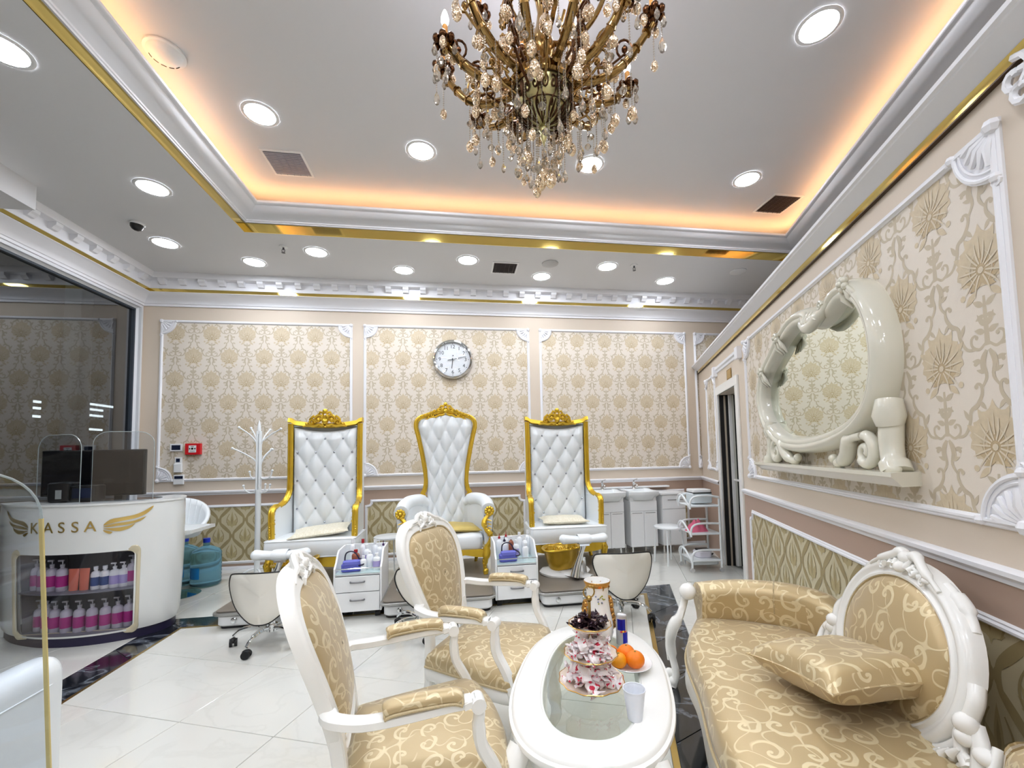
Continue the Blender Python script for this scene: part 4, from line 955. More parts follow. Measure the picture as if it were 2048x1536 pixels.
def make_stool():
    t = empty('work_stool')
    out = cat([(-.245, .30), (-.20, .335), (0, .345), (.20, .335), (.245, .30), (.245, .22), (.19, .10), (.08, .0), (0, -.02), (-.08, .0), (-.19, .10), (-.245, .22)], 4, True)
    mb = MB(); C_ = (0, .18)
    def sh(k): return [(C_[0]+(p.x-C_[0])*k, C_[1]+(p.y-C_[1])*k) for p in out]
    cv = lambda x: -.10*(x/.25)**2
    mb.loft([[(x, y+cv(x)*-1, z) for x, z in sh(k)] for k, y in ((.0, .035), (.7, .035), (.95, .025), (1, .0), (.97, -.012), (.6, -.016), (.0, -.016))]); pad = mb.build('backrest', M('cream_vinyl', (226, 222, 212), .4, var=.02), t, smooth=60); pad.location = (0, 0, .225)
    mb = MB(); mb.tube([(x, cv(x)*-1-.006, z) for x, z in sh(1.005)], .005, 6, loop=True); mb.build('piping', rubber, pad)
    mb = MB(); mb.lathe([(.17, 0), (.18, .015), (.18, .05), (.165, .065), (.001, .072)], 26); s = mb.build('seat', leather, t); s.location = (0, .22, .335)
    mb = MB(); mb.cyl(.025, .10, .34, 12); mb.cyl(.04, .09, .14, 12); cc = mb.build('gas_column', chrome, t); cc.location = (0, .2, 0)
    mb = MB(); mb.bar([(0, .2, .325), (0, .06, .31), (0, .04, .36)], .04, .008); mb.build('bracket', blackp, t)
    l0 = c0 = None
    for k in range(5):
        a = -PI/2-.25+2*PI*k/5
        if l0 is None:
            mb = MB(); mb.tube(cat([(.02, 0, .115), (.12, 0, .13), (.21, 0, .115), (.26, 0, .075)], 4), [.018]*8+[.014]*5, 8, flat=.8); l0 = mb.build('leg', chrome, t); l0.location = (0, .2, 0); l0.rotation_euler = (0, 0, a)
            mb = MB(); mb.at((0, -.016, .028), rx=PI/2); mb.cyl(.028, -.009, .009, 14); mb.at((0, .016, .028), rx=PI/2); mb.cyl(.028, -.009, .009, 14); mb.at(); mb.ball((0, 0, .042), .03, 10, 6, (1, .8, .7)); c0 = mb.build('caster', rubber, t); c0.location = (.26*math.cos(a), .2+.26*math.sin(a), 0)
        else:
            put(l0, t, (0, .2, 0), rz=a); put(c0, t, (.26*math.cos(a), .2+.26*math.sin(a), 0), rz=a+1+k)
    return t
s1 = make_stool(); s1.location = (-1.41, 3.37, 0); tag(s1, 'low cream work stool on a chrome star base before the left platform', 'stool', 'work stools on casters')
copy_tree(s1, label='low cream work stool mostly hidden behind the farther armchair', loc=(-.20, 3.36, 0), rz=.5)
copy_tree(s1, label='low cream work stool on a chrome star base behind the coffee table', loc=(1.345, 3.33, 0), rz=-.05)

def make_round_stool():
    t = empty('round_stool')
    mb = MB(); mb.lathe([(.16, .43), (.175, .435), (.175, .45), (.165, .457), (.001, .458)], 30); mb.build('seat', white_pw, t)
    for k in range(4):
        a = PI/4+k*PI/2+.2; c, s = math.cos(a), math.sin(a)
        mb = MB(); mb.tube(cat([(.02*c, .02*s, .428), (.12*c, .12*s, .428), (.15*c, .15*s, .41), (.158*c, .158*s, .36), (.18*c, .18*s, 0)], 3), .0095, 8); mb.build('leg', white_pw, t)
    return t
r1 = make_round_stool(); r1.location = (2.6, 5.03, 0); tag(r1, 'round white metal stool before the sinks', 'stool', 'round white stools')
copy_tree(r1, label='round white metal stool against the wall between left and middle thrones', loc=(-.80, 5.25, 0), rz=.4)
# ------------------------------------------------------------------ sinks, cabinet, shelf trolley
def make_sink():
    t = empty('sink_cabinet'); w = .19
    mb = MB(); mb.box(-w, w, 0, .33, .11, .80); mb.build('body', white_pl, t, smooth=0, bev=.002)
    mb = MB(); mb.box(-w, w, -.014, 0, .585, .715); mb.build('fascia', white_pl, t, smooth=0, bev=.002)
    for s in (-1, 1):
        mb = MB(); mb.box(min(0, s*w)+.002, max(0, s*w)-.002, -.016, 0, .11, .58); d = mb.build('door', white_pl, t, smooth=0, bev=.002)
        mb = MB(); mb.box(s*w/2-.07, s*w/2+.07, -.02, -.014, .555, .562); mb.build('handle_groove', M('grey_groove', (150, 150, 150), .6), d, smooth=0)
    for x in (-.15, .15):
        for y in (.04, .29): mb = MB(); mb.cyl(.014, 0, .11, 8); o = mb.build('foot', chrome, t); o.location = (x, y, 0)
    cer = M('white_ceramic', (236, 240, 242), .12, var=.01, coat=.5)
    N = 20
    def fr_(x): return -.035-.055*math.cos(PI*x/.46)
    mb = MB(); xs = [-.215+.43*k/N for k in range(N+1)]
    mb.loft([[(x, .36, .86), (x, .36, .80), (x, .05, .72+.0*x) if abs(x) < .2 else (x, .05, .80), (x, fr_(x)+.05, .73 if abs(x) < .15 else .77), (x, fr_(x)+.01, .79), (x, fr_(x), .815), (x, fr_(x), .845), (x, fr_(x)+.02, .852),
                  (x, .02, .85-(.09*max(0, 1-(x/.17)**2)**.5 if abs(x) < .17 else 0)), (x, .22, .85-(.08*max(0, 1-(x/.17)**2)**.5 if abs(x) < .17 else 0)), (x, .25, .86)] for x in xs], cap=True); mb.build('basin', cer, t, smooth=55)
    mb = MB(); mb.lathe([(.026, .86), (.022, .875), (.018, .89), (.018, .95), (.021, .96), (.001, .965)], 14); o = mb
    mb.tube(cat([(0, -.0, .92), (0, -.06, .935), (0, -.11, .92), (0, -.115, .90)], 3), .011, 8); mb.bar([(0, 0, .965), (.0, -.02, .985), (.03, -.06, 1.0)], .02, .008); f = mb.build('faucet', chrome, t); f.location = (0, .29, 0)
    return t
sk = make_sink(); sk.location = (2.02, 5.50, 0); tag(sk, 'white sink on a two-door cabinet beside the right throne', 'sink', 'sinks on cabinets')
copy_tree(sk, label='white sink on a two-door cabinet between the other sink and the drawer cabinet', loc=(2.49, 5.50, 0))
t = empty('side_cabinet', (2.93, 5.50, 0), 0, 'white side cabinet with a top drawer beside the sinks', 'cabinet')
mb = MB(); mb.box(-.17, .17, 0, .36, .11, .79); mb.build('body', white_pl, t, smooth=0, bev=.002)
mb = MB(); mb.box(-.19, .19, -.03, .38, .79, .815); mb.build('top', white_pl, t, smooth=0, bev=.004)
mb = MB(); mb.box(-.168, .168, -.016, 0, .60, .785); d = mb.build('drawer', white_pl, t, smooth=0, bev=.002); mb = MB(); mb.box(-.09, .13, -.022, -.014, .715, .725); mb.build('handle', M('grey_groove'), d, smooth=0)
mb = MB(); mb.box(-.168, .168, -.016, 0, .11, .592); mb.build('door', white_pl, t, smooth=0, bev=.002)
for x in (-.14, .14):
    for y in (.04, .32): mb = MB(); mb.cyl(.014, 0, .11, 8); o = mb.build('foot', chrome, t); o.location = (x, y, 0)
t = empty('splashback', (2.5, BACK-.012, .885), 0, 'long low white shelf strip behind the sinks', 'shelf'); mb = MB(); mb.box(-.7, .56, -.10, -.005, -.02, .0); mb.build('board', white_pl, t, smooth=0, bev=.003)

# three-tier trolley
t = empty('tier_trolley', (2.83, 4.72, 0), -.12, 'white three-tier metal trolley by the door', 'trolley')
W_, D_ = .17, .16
for i, z in enumerate((.13, .43, .745)):
    mb = MB(); mb.rbox(-W_, W_, -D_, D_, z, z+.012, .02, 3); mb.build('shelf', white_pw, t)
    for y in (-D_, D_):
        mb = MB(); mb.tube([(-W_, y, z), (W_, y, z)], .011, 8); mb.tube(cat([(-W_-.0, y, z-.03), (-W_, y, z+.03), (-W_+.02, y, z+.085), (-W_+.08, y, z+.115), (.05, y, z+.12), (W_, y, z+.10 if i == 2 else z+.115)], 4), .012, 8); mb.build('guard_rail', white_pw, t)
    mb = MB(); mb.tube(cat([(-W_, -D_, z-.02), (-W_-.03, -D_*.8, z+.06), (-W_-.04, -D_*.3, z+.12), (-W_-.04, D_*.3, z+.12), (-W_-.03, D_*.8, z+.06), (-W_, D_, z-.02)], 4), .011, 8); mb.build('end_rail', white_pw, t)
for y in (-D_, D_):
    mb = MB(); mb.tube([(W_, y, .05), (W_, y, .83)], .013, 8); mb.build('post', white_pw, t)
    mb = MB(); mb.tube([(-W_, y, .05), (-W_, y, .2)], .012, 8); mb.build('post', white_pw, t)
mb = MB(); mb.rbox(-.15, .15, -.14, .14, .075, .125, .02, 3); mb.build('drawer', M('grey_tray', (196, 200, 202), .4), t)
for x in (-W_, W_):
    for y in (-D_, D_): mb = MB(); mb.at(rx=PI/2); mb.cyl(.024, -.012, .012, 14); o = mb.build('caster', M('grey_wheel', (190, 190, 190), .4), t); o.location = (x, y, .024)
t = empty('sterilizer', (2.85, 4.72, .77), -.12, 'boxy white and grey sterilizer on the top tier of the trolley', 'sterilizer')
mb = MB(); mb.rbox(-.13, .11, -.10, .1, .0, .12, .025, 4); mb.build('body', M('pale_grey_plastic', (214, 222, 226), .35), t); mb = MB(); mb.rbox(-.12, .10, -.10, .1, .124, .16, .02, 4); mb.build('lid', white_pl, t); mb = MB(); mb.box(-.12, .10, -.102, .1, .118, .126); mb.build('seam', blackp, t)
t = empty('pink_towel', (2.78, 4.70, .442), .1, 'crumpled pink towel on the middle tier of the trolley', 'towel')
pk = M('pink_towel', (222, 110, 138), .85, var=.12, vs_=20, bump=.5, bs=80); mb = MB(); mb.grid(lambda u, v: ((u-.5)*.22, (v-.5)*.16, .0+.11*math.sin(PI*u)**.6*math.sin(PI*v)**.6*(1+.5*noise.noise(Vector((u*4, v*4, 1)))+.25*math.sin(u*19+v*6))), 18, 14); mb.build('folds', pk, t, smooth=50)
t = empty('nail_lamp', (2.84, 4.70, .142), -.1, 'rounded white nail lamp on the bottom tier of the trolley', 'lamp')
mb = MB(); mb.rbox(-.09, .09, -.08, .08, 0, .075, .045, 6); mb.build('body', M('lilac_white_plastic', (228, 224, 234), .3), t); mb = MB(); mb.rbox(-.07, .08, -.07, .07, .075, .092, .04, 6); mb.build('lid', blackp, t)
mb = MB(); mb.tube(cat([(.09, 0, .02), (.12, -.02, .04), (.13, .02, .015), (.10, .05, .01)], 4), .005, 6); mb.build('cord', blackp, t)

# ------------------------------------------------------------------ door in the right wall
mb = MB()
for s in (DS0, DS1):
    wbox(mb, s-.05+(-.045 if s == DS0 else .045), s+.05+(-.045 if s == DS0 else .045), 0, DH+.02, 0, .022)
wbox(mb, DS0-.095, DS1+.095, DH, DH+.10, 0, .024); wbox(mb, DS0-.01, DS0, 0, DH, -.14, .0); wbox(mb, DS1, DS1+.01, 0, DH, -.14, .0)
door = tag(mb.build('door_1', lacquer, smooth=0, bev=.005), 'white framed doorway with a half open mirrored sliding door', kind='structure')
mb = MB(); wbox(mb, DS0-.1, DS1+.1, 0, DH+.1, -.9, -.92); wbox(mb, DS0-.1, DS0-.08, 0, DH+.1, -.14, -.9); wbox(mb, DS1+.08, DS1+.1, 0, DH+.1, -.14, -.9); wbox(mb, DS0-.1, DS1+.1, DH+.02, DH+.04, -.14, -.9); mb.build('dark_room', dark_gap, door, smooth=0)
mb = MB(); wbox(mb, DS0, DS1-.06, .01, DH-.01, -.125, -.135); mb.build('mirror_leaf', M('door_mirror', (196, 196, 184), .03, 1, var=0), door, smooth=0, label='mirrored sliding door leaf')
mb = MB(); wbox(mb, DS1-.07, DS1-.02, .01, DH-.01, -.10, -.14); wbox(mb, DS0, DS1-.06, 1.02, 1.04, -.115, -.126); mb.build('leaf_frame', lacquer, door, smooth=0)
mb = MB(); wbox(mb, DS1-.012, DS1-.001, 0, DH, -.006, -.10); mb.build('track_gap_shade', dark_gap, door, smooth=0)  # black strip on the reveal, paints in the shade of the door gap
mb = MB(); wbox(mb, DS1-.018, DS1-.01, .0, DH-.01, -.05, -.07); mb.build('track_strip', M('beige_strip', (170, 158, 140), .7), door, smooth=0)
# lintel moulding between two plinth blocks, and side pilaster strips
mb = MB(); straight(mb, [(0, 2.335), (.012, 2.338), (.014, 2.36), (.03, 2.375), (.034, 2.40), (.0, 2.405)], lambda t, o, h: right_pt(lerp(4.62, 5.66, t), h, o)); wbox(mb, 4.55, 4.65, 2.30, 2.42, 0, .045); wbox(mb, 5.63, 5.73, 2.30, 2.42, 0, .045); tag(mb.build('trim_8', plaster, smooth=30), 'white lintel moulding between two blocks above the door', kind='structure')
t = empty('door_plaque', right_pt(5.05, 2.225, .004), 0, 'small gold plaque above the doorway', 'sign'); t.rotation_euler = (0, 0, math.atan2(-RD.y, -RD.x))
mb = MB(); mb.box(-.09, .09, -.006, .0, -.055, .055); mb.build('plate', M('plaque_gold', (200, 166, 92), .25, .85, var=.06), t, smooth=0, bev=.002)
mb = MB(); mb.sweep([(-.084, -.05), (.084, -.05), (.084, .05), (-.084, .05)], [(0, 0), (.004, 0)], lambda x, y, h: Vector((x, -.0065, y))); mb.build('engraved_border', antique_d, t, smooth=0)

# ------------------------------------------------------------------ coat rack, water bottles, wall devices, clock
t = empty('coat_rack', (-2.31, 5.42, 0), 0, 'white metal coat rack with curled hooks left of the left throne', 'coat rack')
mb = MB(); mb.cyl(.030, .03, 1.02, 14); mb.cyl(.034, 1.0, 1.03, 14); mb.build('lower_pole', white_pw, t)
mb = MB()
for a in range(4): mb.tube([(.022*math.cos(PI/4+a*PI/2), .022*math.sin(PI/4+a*PI/2), z) for z in (1.03, 1.5, 1.72)], [.0115, .0115, .009], 8)
mb.lathe([(.02, 1.68), (.022, 1.74), (.018, 1.78), (.008, 1.83), (.001, 1.85)], 10); mb.build('upper_pole', white_pw, t)
for (a, z0, dz, L, k) in ((205, 1.5, .26, .20, 0), (150, 1.46, .30, .14, 0), (-10, 1.5, .24, .26, 0), (60, 1.46, .28, .14, 0), (190, 1.28, .24, .27, 0), (-15, 1.24, .26, .17, 0), (40, 1.26, .24, .13, 0),
                       (-8, 1.18, .07, .16, 1), (175, 1.18, .06, .10, 1), (180, 1.02, .06, .16, 1), (-15, 1.02, .07, .09, 1), (30, 1.02, .06, .12, 1)):
    c, s = math.cos(math.radians(a)), math.sin(math.radians(a))
    P = [(.02, z0), (.03, z0+dz*.35), (L*.5, z0+dz*.7), (L, z0+dz)] if not k else [(.02, z0+.05), (.03, z0-.01), (L*.55, z0-.025), (L*.9, z0+.01), (L, z0+dz)]
    mb = MB(); mb.tube(cat([(r_*c, r_*s, z) for r_, z in P], 4), .0075, 7); mb.ball((P[-1][0]*c, P[-1][0]*s, P[-1][1]), .015, 8, 6); mb.build('hook', white_pw, t)
for a in range(3):
    c, s = math.cos(1.2+a*2*PI/3), math.sin(1.2+a*2*PI/3); mb = MB(); mb.tube(cat([(.02*c, .02*s, .12), (.1*c, .1*s, .1), (.19*c, .19*s, .03), (.22*c, .22*s, .012)], 4), .012, 8); mb.build('leg', white_pw, t)
wat = bpy.data.materials.new('blue_water_bottle'); wat.use_nodes = True; b = wat.node_tree.nodes['Principled BSDF']; b.inputs['Base Color'].default_value = srgb(140, 200, 222); b.inputs['Transmission Weight'].default_value = .75; b.inputs['Roughness'].default_value = .12; b.inputs['IOR'].default_value = 1.2
def water(loc, label, rz):
    t = empty('water_bottle', loc, rz, label, 'water bottle', 'blue water cooler bottles')
    prof = [(.125, 0), (.142, .02)]+[(.147-.004*(k % 2), .03+.02*k) for k in range(16)]+[(.145, .355), (.125, .39), (.07, .42), (.032, .435), (.03, .475)]
    mb = MB(); mb.lathe(prof, 28); mb.build('body', wat, t, smooth=60)
    mb = MB(); mb.cyl(.034, .47, .515, 16); mb.build('cap', M('blue_cap', (30, 60, 190), .35), t)
    mb = MB(); mb.lathe([(.149, .10), (.149, .22)], 8, cap=False, a0=-2.3, a1=-1.5); mb.build('label_sticker', M('sky_label', (40, 150, 230), .5), t, smooth=0)
water((-2.785, 5.30, 0), 'full blue water bottle right of the bar stool', 0); water((-3.07, 5.42, 0), 'blue water bottle half hidden behind the reception counter', .4)
def dev(name, x0, x1, z0, z1, d, label, cat_, body, scr=None):
    t = empty(name, ((x0+x1)/2, BACK-.006, (z0+z1)/2), 0, label, cat_); w_, h_ = (x1-x0)/2, (z1-z0)/2
    mb = MB(); mb.box(-w_, w_, -d, 0, -h_, h_); mb.build('housing', body, t, smooth=0, bev=.004)
    if scr: mb = MB(); mb.box(scr[0], scr[1], -d-.002, -d+.001, scr[2], scr[3]); mb.build('screen', M('navy_screen', (26, 34, 56), .2), t, smooth=0)
    return t
dev('thermostat', -3.56, -3.42, 1.505, 1.60, .02, 'white thermostat with dark screen left of the red call point', 'thermostat', white_pl, (-.05, .05, -.03, .03))
t = dev('fire_call_point', -3.375, -3.20, 1.46, 1.60, .045, 'red fire alarm call point on the damask wallpaper', 'fire alarm', M('signal_red', (206, 28, 36), .35))
mb = MB(); mb.box(-.042, .042, -.049, -.044, -.042, .045); mb.build('press_plate', white_pl, t, smooth=0); mb = MB(); mb.cyl(.013, 0, .003, 12); o = mb.build('dot', blackp, t); o.location = (0, -.05, .005); o.rotation_euler = (PI/2, 0, 0)
for s in (-1, 1): mb = MB(); mb.prism([(s*.018, .0), (s*.036, -.012), (s*.036, .012)], 0, .003); o = mb.build('arrow', blackp, t, smooth=0); o.location = (0, -.049, .005); o.rotation_euler = (PI/2, 0, 0)
mb = MB(); mb.box(-.03, .03, -.05, -.044, -.03, -.026); mb.box(-.016, .016, -.05, -.044, .028, .034); mb.build('text_line', blackp, t, smooth=0)
t = dev('remote_control', -3.50, -3.42, 1.25, 1.43, .022, 'white air conditioner remote in a wall holder', 'remote', white_pl, (-.024, .02, .03, .075))
mb = MB(); mb.box(-.045, .045, -.035, 0, -.1, .01); mb.build('holder', white_pl, t, smooth=0, bev=.006)
dev('wall_controller', -3.51, -3.395, 1.09, 1.21, .022, 'small white wall controller below the remote', 'controller', white_pl, (-.045, .05, .01, .045))
# clock
t = empty('wall_clock', (-.045, BACK-.006, 2.72), 0, 'round silver wall clock with white dial, above the middle throne', 'clock')
def facing(mb): mb.M = Matrix.Rotation(PI/2, 4, 'X'); return mb
mb = facing(MB()); mb.lathe([(.262, 0), (.275, .01), (.277, .03), (.268, .048), (.25, .052), (.24, .045), (.238, .02)], 60, cap=False); mb.build('rim', chrome, t)
mb = facing(MB()); mb.cyl(.245, .0, .018, 48); mb.build('dial', M('dial_white', (234, 236, 240), .4, var=0), t)
ink = M('dial_ink', (34, 48, 58), .5, var=0)
def text(body, size, loc, rot, parent, mat, name='numeral', ext=.001, font=None, align='CENTER'):
    c = bpy.data.curves.new(name, 'FONT'); c.body = body; c.size = size; c.align_x = align; c.align_y = 'CENTER'; c.extrude = ext
    tmp = bpy.data.objects.new(name, c); COL.objects.link(tmp); dg = bpy.context.evaluated_depsgraph_get(); me = bpy.data.meshes.new_from_object(tmp.evaluated_get(dg)); bpy.data.objects.remove(tmp)
    me.materials.clear(); me.materials.append(mat); o = bpy.data.objects.new(name, me); COL.objects.link(o); o.parent = parent; o.location = loc; o.rotation_euler = rot; return o
for k in range(1, 13):
    a = PI/2-k*PI/6; text(str(k), .070, (.178*math.cos(a), -.019, .178*math.sin(a)), (PI/2, 0, 0), t, ink)
mb = facing(MB())
for k in range(60):
    a = 2*PI*k/60; r_ = .006 if k % 5 == 0 else .0018; M0 = mb.M; mb.M = M0 @ Matrix.Translation((.218*math.cos(a), .218*math.sin(a), .018)); mb.cyl(r_, 0, .0015, 8); mb.M = M0
mb.build('minute_track', ink, t, smooth=0, kind='stuff')
def hand(name, a, L, tail, w_, h_):
    c, s = math.cos(a), math.sin(a); mb = MB(); mb.at(rx=PI/2); mb.M = Matrix.Rotation(PI/2, 4, 'X') @ Matrix.Rotation(a, 4, 'Z'); mb.prism([(-tail, -w_*.8), (L, -w_*.5), (L, w_*.5), (-tail, w_*.8)], h_, h_+.003); mb.build(name, ink, t, smooth=0)
hand('minute_hand', PI/2-2*PI*(12.9/60), .19, .07, .005, .028); hand('hour_hand', PI/2-2*PI*(6.2/12), .13, .06, .008, .023)
mb = facing(MB()); mb.cyl(.012, .02, .034, 12); mb.build('hub', ink, t)
mb = facing(MB()); mb.lathe([(.001, .046), (.12, .045), (.24, .040)], 40, cap=False); mb.build('glass', clear_glass, t)
# ------------------------------------------------------------------ armchairs
ivory = M('ivory_white_paint', (242, 241, 237), .24, var=.012, coat=.2)
def make_armchair():
    t = empty('armchair')
    X = lambda z: -.235-.175*max(0, (z-.40)/.68)**1.75
    half = [(0, 1.055), (.10, 1.055), (.18, 1.035), (.238, .985), (.266, .91), (.262, .82), (.238, .72), (.208, .63), (.188, .565), (.155, .515), (.085, .495), (0, .492)]
    out = cat([(y, z) for y, z in half]+[(-y, z) for y, z in reversed(half[1:-1])], 4, True)
    out = [(p.x, p.y) for p in out][::-1]
    mp = lambda y, z, h: Vector((X(z)+h, y, z))
    mb = MB(); mb.sweep(out, [(0, -.022), (0, .008), (.006, .018), (.016, .02), (.024, .012), (.034, .012), (.042, .02), (.05, .018), (.055, .008), (.055, -.02), (.028, -.028), (0, -.022)], mp); fr_ = mb.build('back_frame', ivory, t, smooth=50)
    def scaled(off):
        N = len(out); R_ = []
        for i in range(N):
            a, b, c = Vector(out[i-1]), Vector(out[i]), Vector(out[(i+1) % N]); d = (c-a).normalized(); n = Vector((-d.y, d.x)); R_.append(b+n*off)
        return R_
    inn = scaled(.052); cy, cz = 0, .78
    def ring(k, h): return [mp(p.x*k, cz+(p.y-cz)*k, h) for p in inn]
    mb = MB(); mb.loft([ring(1, .004), ring(.97, .014), ring(.9, .024), ring(.7, .036), ring(.4, .042), ring(.02, .044)], cap=False); mb.build('back_cushion', satin, t, smooth=70)
    mb = MB(); mb.loft([ring(1, -.016), ring(.95, -.026), ring(.6, -.034), ring(.02, -.036)]); mb.build('rear_panel', satin, t, smooth=70)
    mb = MB(); mb.tube([mp(p.x, p.y, .012) for p in inn], .006, 6, loop=True); mb.tube([mp(p.x, p.y, -.022) for p in inn], .005, 6, loop=True); mb.build('braid', braid, t)
    # carved crest
    mb = MB()
    for s in (1, -1):
        T = lambda L, r: mb.tube([mp(s*y, z, h) for y, z, h in L], r, 6)
        T([(.0, 1.052, .02), (.03, 1.078, .01), (.06, 1.07, .015), (.085, 1.052, .02), (.12, 1.045, .018), (.15, 1.025, .018)], [.012, .014, .012, .011, .008, .004])
        T([(.01, 1.02, .022), (.04, 1.03, .026), (.07, 1.018, .024), (.075, 1.0, .02)], [.007, .01, .008, .004])
        for k in range(4): T([(.012+.016*k, 1.035-.003*k, .022), (.02+.018*k, 1.062-.006*k, .02)], [.007, .004])
        mb.ball(mp(s*.045, 1.05, .022), .011, 7, 5)
    mb.ball(mp(0, 1.052, .022), .020, 10, 6, (.8, 1.1, 1)); mb.ball(mp(0, 1.078, .008), .015, 8, 5); mb.build('crest', ivory, t)
    # seat
    pl_ = cat([(.285, 0), (.28, .10), (.262, .20), (.235, .275), (.19, .292), (.0, .265), (-.2, .228), (-.245, .20), (-.25, 0), (-.245, -.20), (-.2, -.228), (0, -.265), (.19, -.292), (.235, -.275), (.262, -.20), (.28, -.10)], 3, True)
    def R_(k, z, dx=0): return [(p.x*k+dx, p.y*k, z) for p in pl_]
    mb = MB(); mb.loft([R_(.96, .335), R_(.985, .345), R_(1, .36), R_(1, .385), R_(.985, .395)], cap=True); mb.build('seat_rail', ivory, t, smooth=45)
    mb = MB(); mb.loft([R_(.985, .395), R_(1.0, .41), R_(.995, .43), R_(.96, .452), R_(.85, .472), R_(.6, .486), R_(.3, .491), R_(.01, .492)]); mb.build('seat_cushion', satin, t, smooth=70)
    mb = MB(); mb.tube(R_(.995, .40), .006, 6, loop=True); mb.build('braid', braid, t)
    for s in (-1, 1):
        # rear upright and leg
        mb = MB(); mb.bar(cat([(X(.60), s*.172, .60), (X(.5)-.0, s*.172, .50), (-.235, s*.185, .40), (-.232, s*.19, .32), (-.25, s*.195, .16), (-.29, s*.20, 0)], 3), [.045]*6+[.045]*5+[.034]*5, .04, (1, 0, 0)); mb.build('rear_leg', ivory, t)
        # arm
        P = cat([(X(.68)+.0, s*.212, .672), (-.25, s*.245, .668), (-.17, s*.268, .66), (-.05, s*.277, .665), (.06, s*.278, .672), (.12, s*.276, .672)], 4)
        mb = MB(); mb.bar(P, .046, .032, r=.4); arm = mb.build('armrest', ivory, t)
        mb = MB(); Q = cat([(-.115, s*.27, .685), (-.09, s*.273, .695), (0, s*.277, .70), (.07, s*.277, .698), (.10, s*.277, .688)], 4); n = len(Q)
        mb.tube(Q, [.020]+[.027]*(n-2)+[.022], 12, upv=(0, 0, 1), flat=.8); mb.build('pad', satin, arm, smooth=70)
        mb = MB()
        for dy in (-.026, .026): mb.tube([(p.x, p.y+dy, p.z-.012) for p in Q], .0045, 5)
        for e in (0, -1): mb.tube([(Q[e].x, Q[e].y+.025*math.cos(a), Q[e].z-.008+.024*math.sin(a)) for a in [PI*k/8 for k in range(9)]], .0045, 5)
        mb.build('braid', braid, arm)
        # S shaped support, running on into the cabriole front leg
        mb = MB(); mb.bar(cat([(.105, s*.276, .668), (.135, s*.276, .672), (.152, s*.276, .65), (.15, s*.275, .60), (.158, s*.273, .54), (.195, s*.268, .47), (.225, s*.265, .40)], 4), [.05]*8+[.044]*8+[.042]*9, [.03]*12+[.036]*13, (1, 0, 0), r=.4)
        mb.at((.148, s*.276, .664), rx=PI/2); mb.cyl(.022, -.026, .026, 14); mb.at(); mb.build('arm_support', ivory, t)
        mb = MB(); mb.tube(cat([(.225, s*.265, .41), (.25, s*.278, .36), (.262, s*.286, .30), (.245, s*.275, .20), (.235, s*.265, .10), (.255, s*.278, .03), (.27, s*.288, .0)], 4), [.033]*5+[.038]*5+[.03]*5+[.022]*4+[.019]*4+[.024]*2, 10)
        for k in (-1, 0, 1): mb.tube([(.285, s*.29+k*.012, .34), (.292, s*.296+k*.014, .30), (.278, s*.286+k*.008, .26)], [.005, .009, .004], 5)
        mb.build('front_leg', ivory, t)
    return t
a1 = make_armchair(); a1.location = (-.132, 1.565, 0); a1.rotation_euler = (0, 0, math.radians(8)); tag(a1, 'nearer ivory armchair with gold satin seat, its back almost edge-on to us', 'armchair', 'ivory and gold armchairs')
copy_tree(a1, label='farther ivory armchair with gold satin seat, its oval back facing us', loc=(.155, 2.195, 0), rz=math.radians(-29))

# ------------------------------------------------------------------ coffee table and what stands on it
TT = .5
t = empty('coffee_table', (.53, 1.715, 0), -.36, 'oval white coffee table with an inset glass top', 'table')
def sup(a, b, n=2.5, N=72):
    return [(a*math.copysign(abs(math.cos(q))**(2/n), math.cos(q)), b*math.copysign(abs(math.sin(q))**(2/n), math.sin(q))) for q in [2*PI*k/N for k in range(N)]]
A_, B_ = .308, .518
def tr_(d, z): return [(x, y, z) for x, y in sup(A_-d, B_-d)]
mb = MB(); mb.loft([tr_(.02, .455), tr_(.004, .462), tr_(0, .472), tr_(.002, .482), tr_(.012, .486), tr_(.016, .494), tr_(.024, .5), tr_(.115, .5), tr_(.118, .497), tr_(.125, .497), tr_(.128, .486), tr_(.135, .46), tr_(.02, .455)]); mb.build('table_top', ivory, t, smooth=40)
mb = MB(); mb.loft([tr_(.122, .490), tr_(.122, .4985)], cap=True); mb.build('glass_inset', table_glass, t, smooth=30)
mb = MB(); mb.loft([tr_(.055, .385), tr_(.05, .39), tr_(.05, .455), tr_(.075, .455), tr_(.075, .39), tr_(.055, .385)]); mb.build('apron', ivory, t, smooth=40)
for sx in (-1, 1):
    for sy in (-1, 1):
        mb = MB(); x, y = sx*.215, sy*.40
        mb.tube(cat([(x*.98, y*.98, .45), (x*1.10, y*1.08, .39), (x*1.12, y*1.10, .32), (x*1.0, y, .2), (x*.95, y*.97, .1), (x*1.08, y*1.04, .03), (x*1.16, y*1.08, 0)], 4), [.04]*4+[.046]*5+[.036]*5+[.026]*4+[.022]*4+[.028]*4, 12)
        mb.tube([(x*1.16, y*1.13, .37), (x*1.2, y*1.16, .33), (x*1.14, y*1.1, .27)], [.008, .014, .006], 6); mb.build('leg', ivory, t)
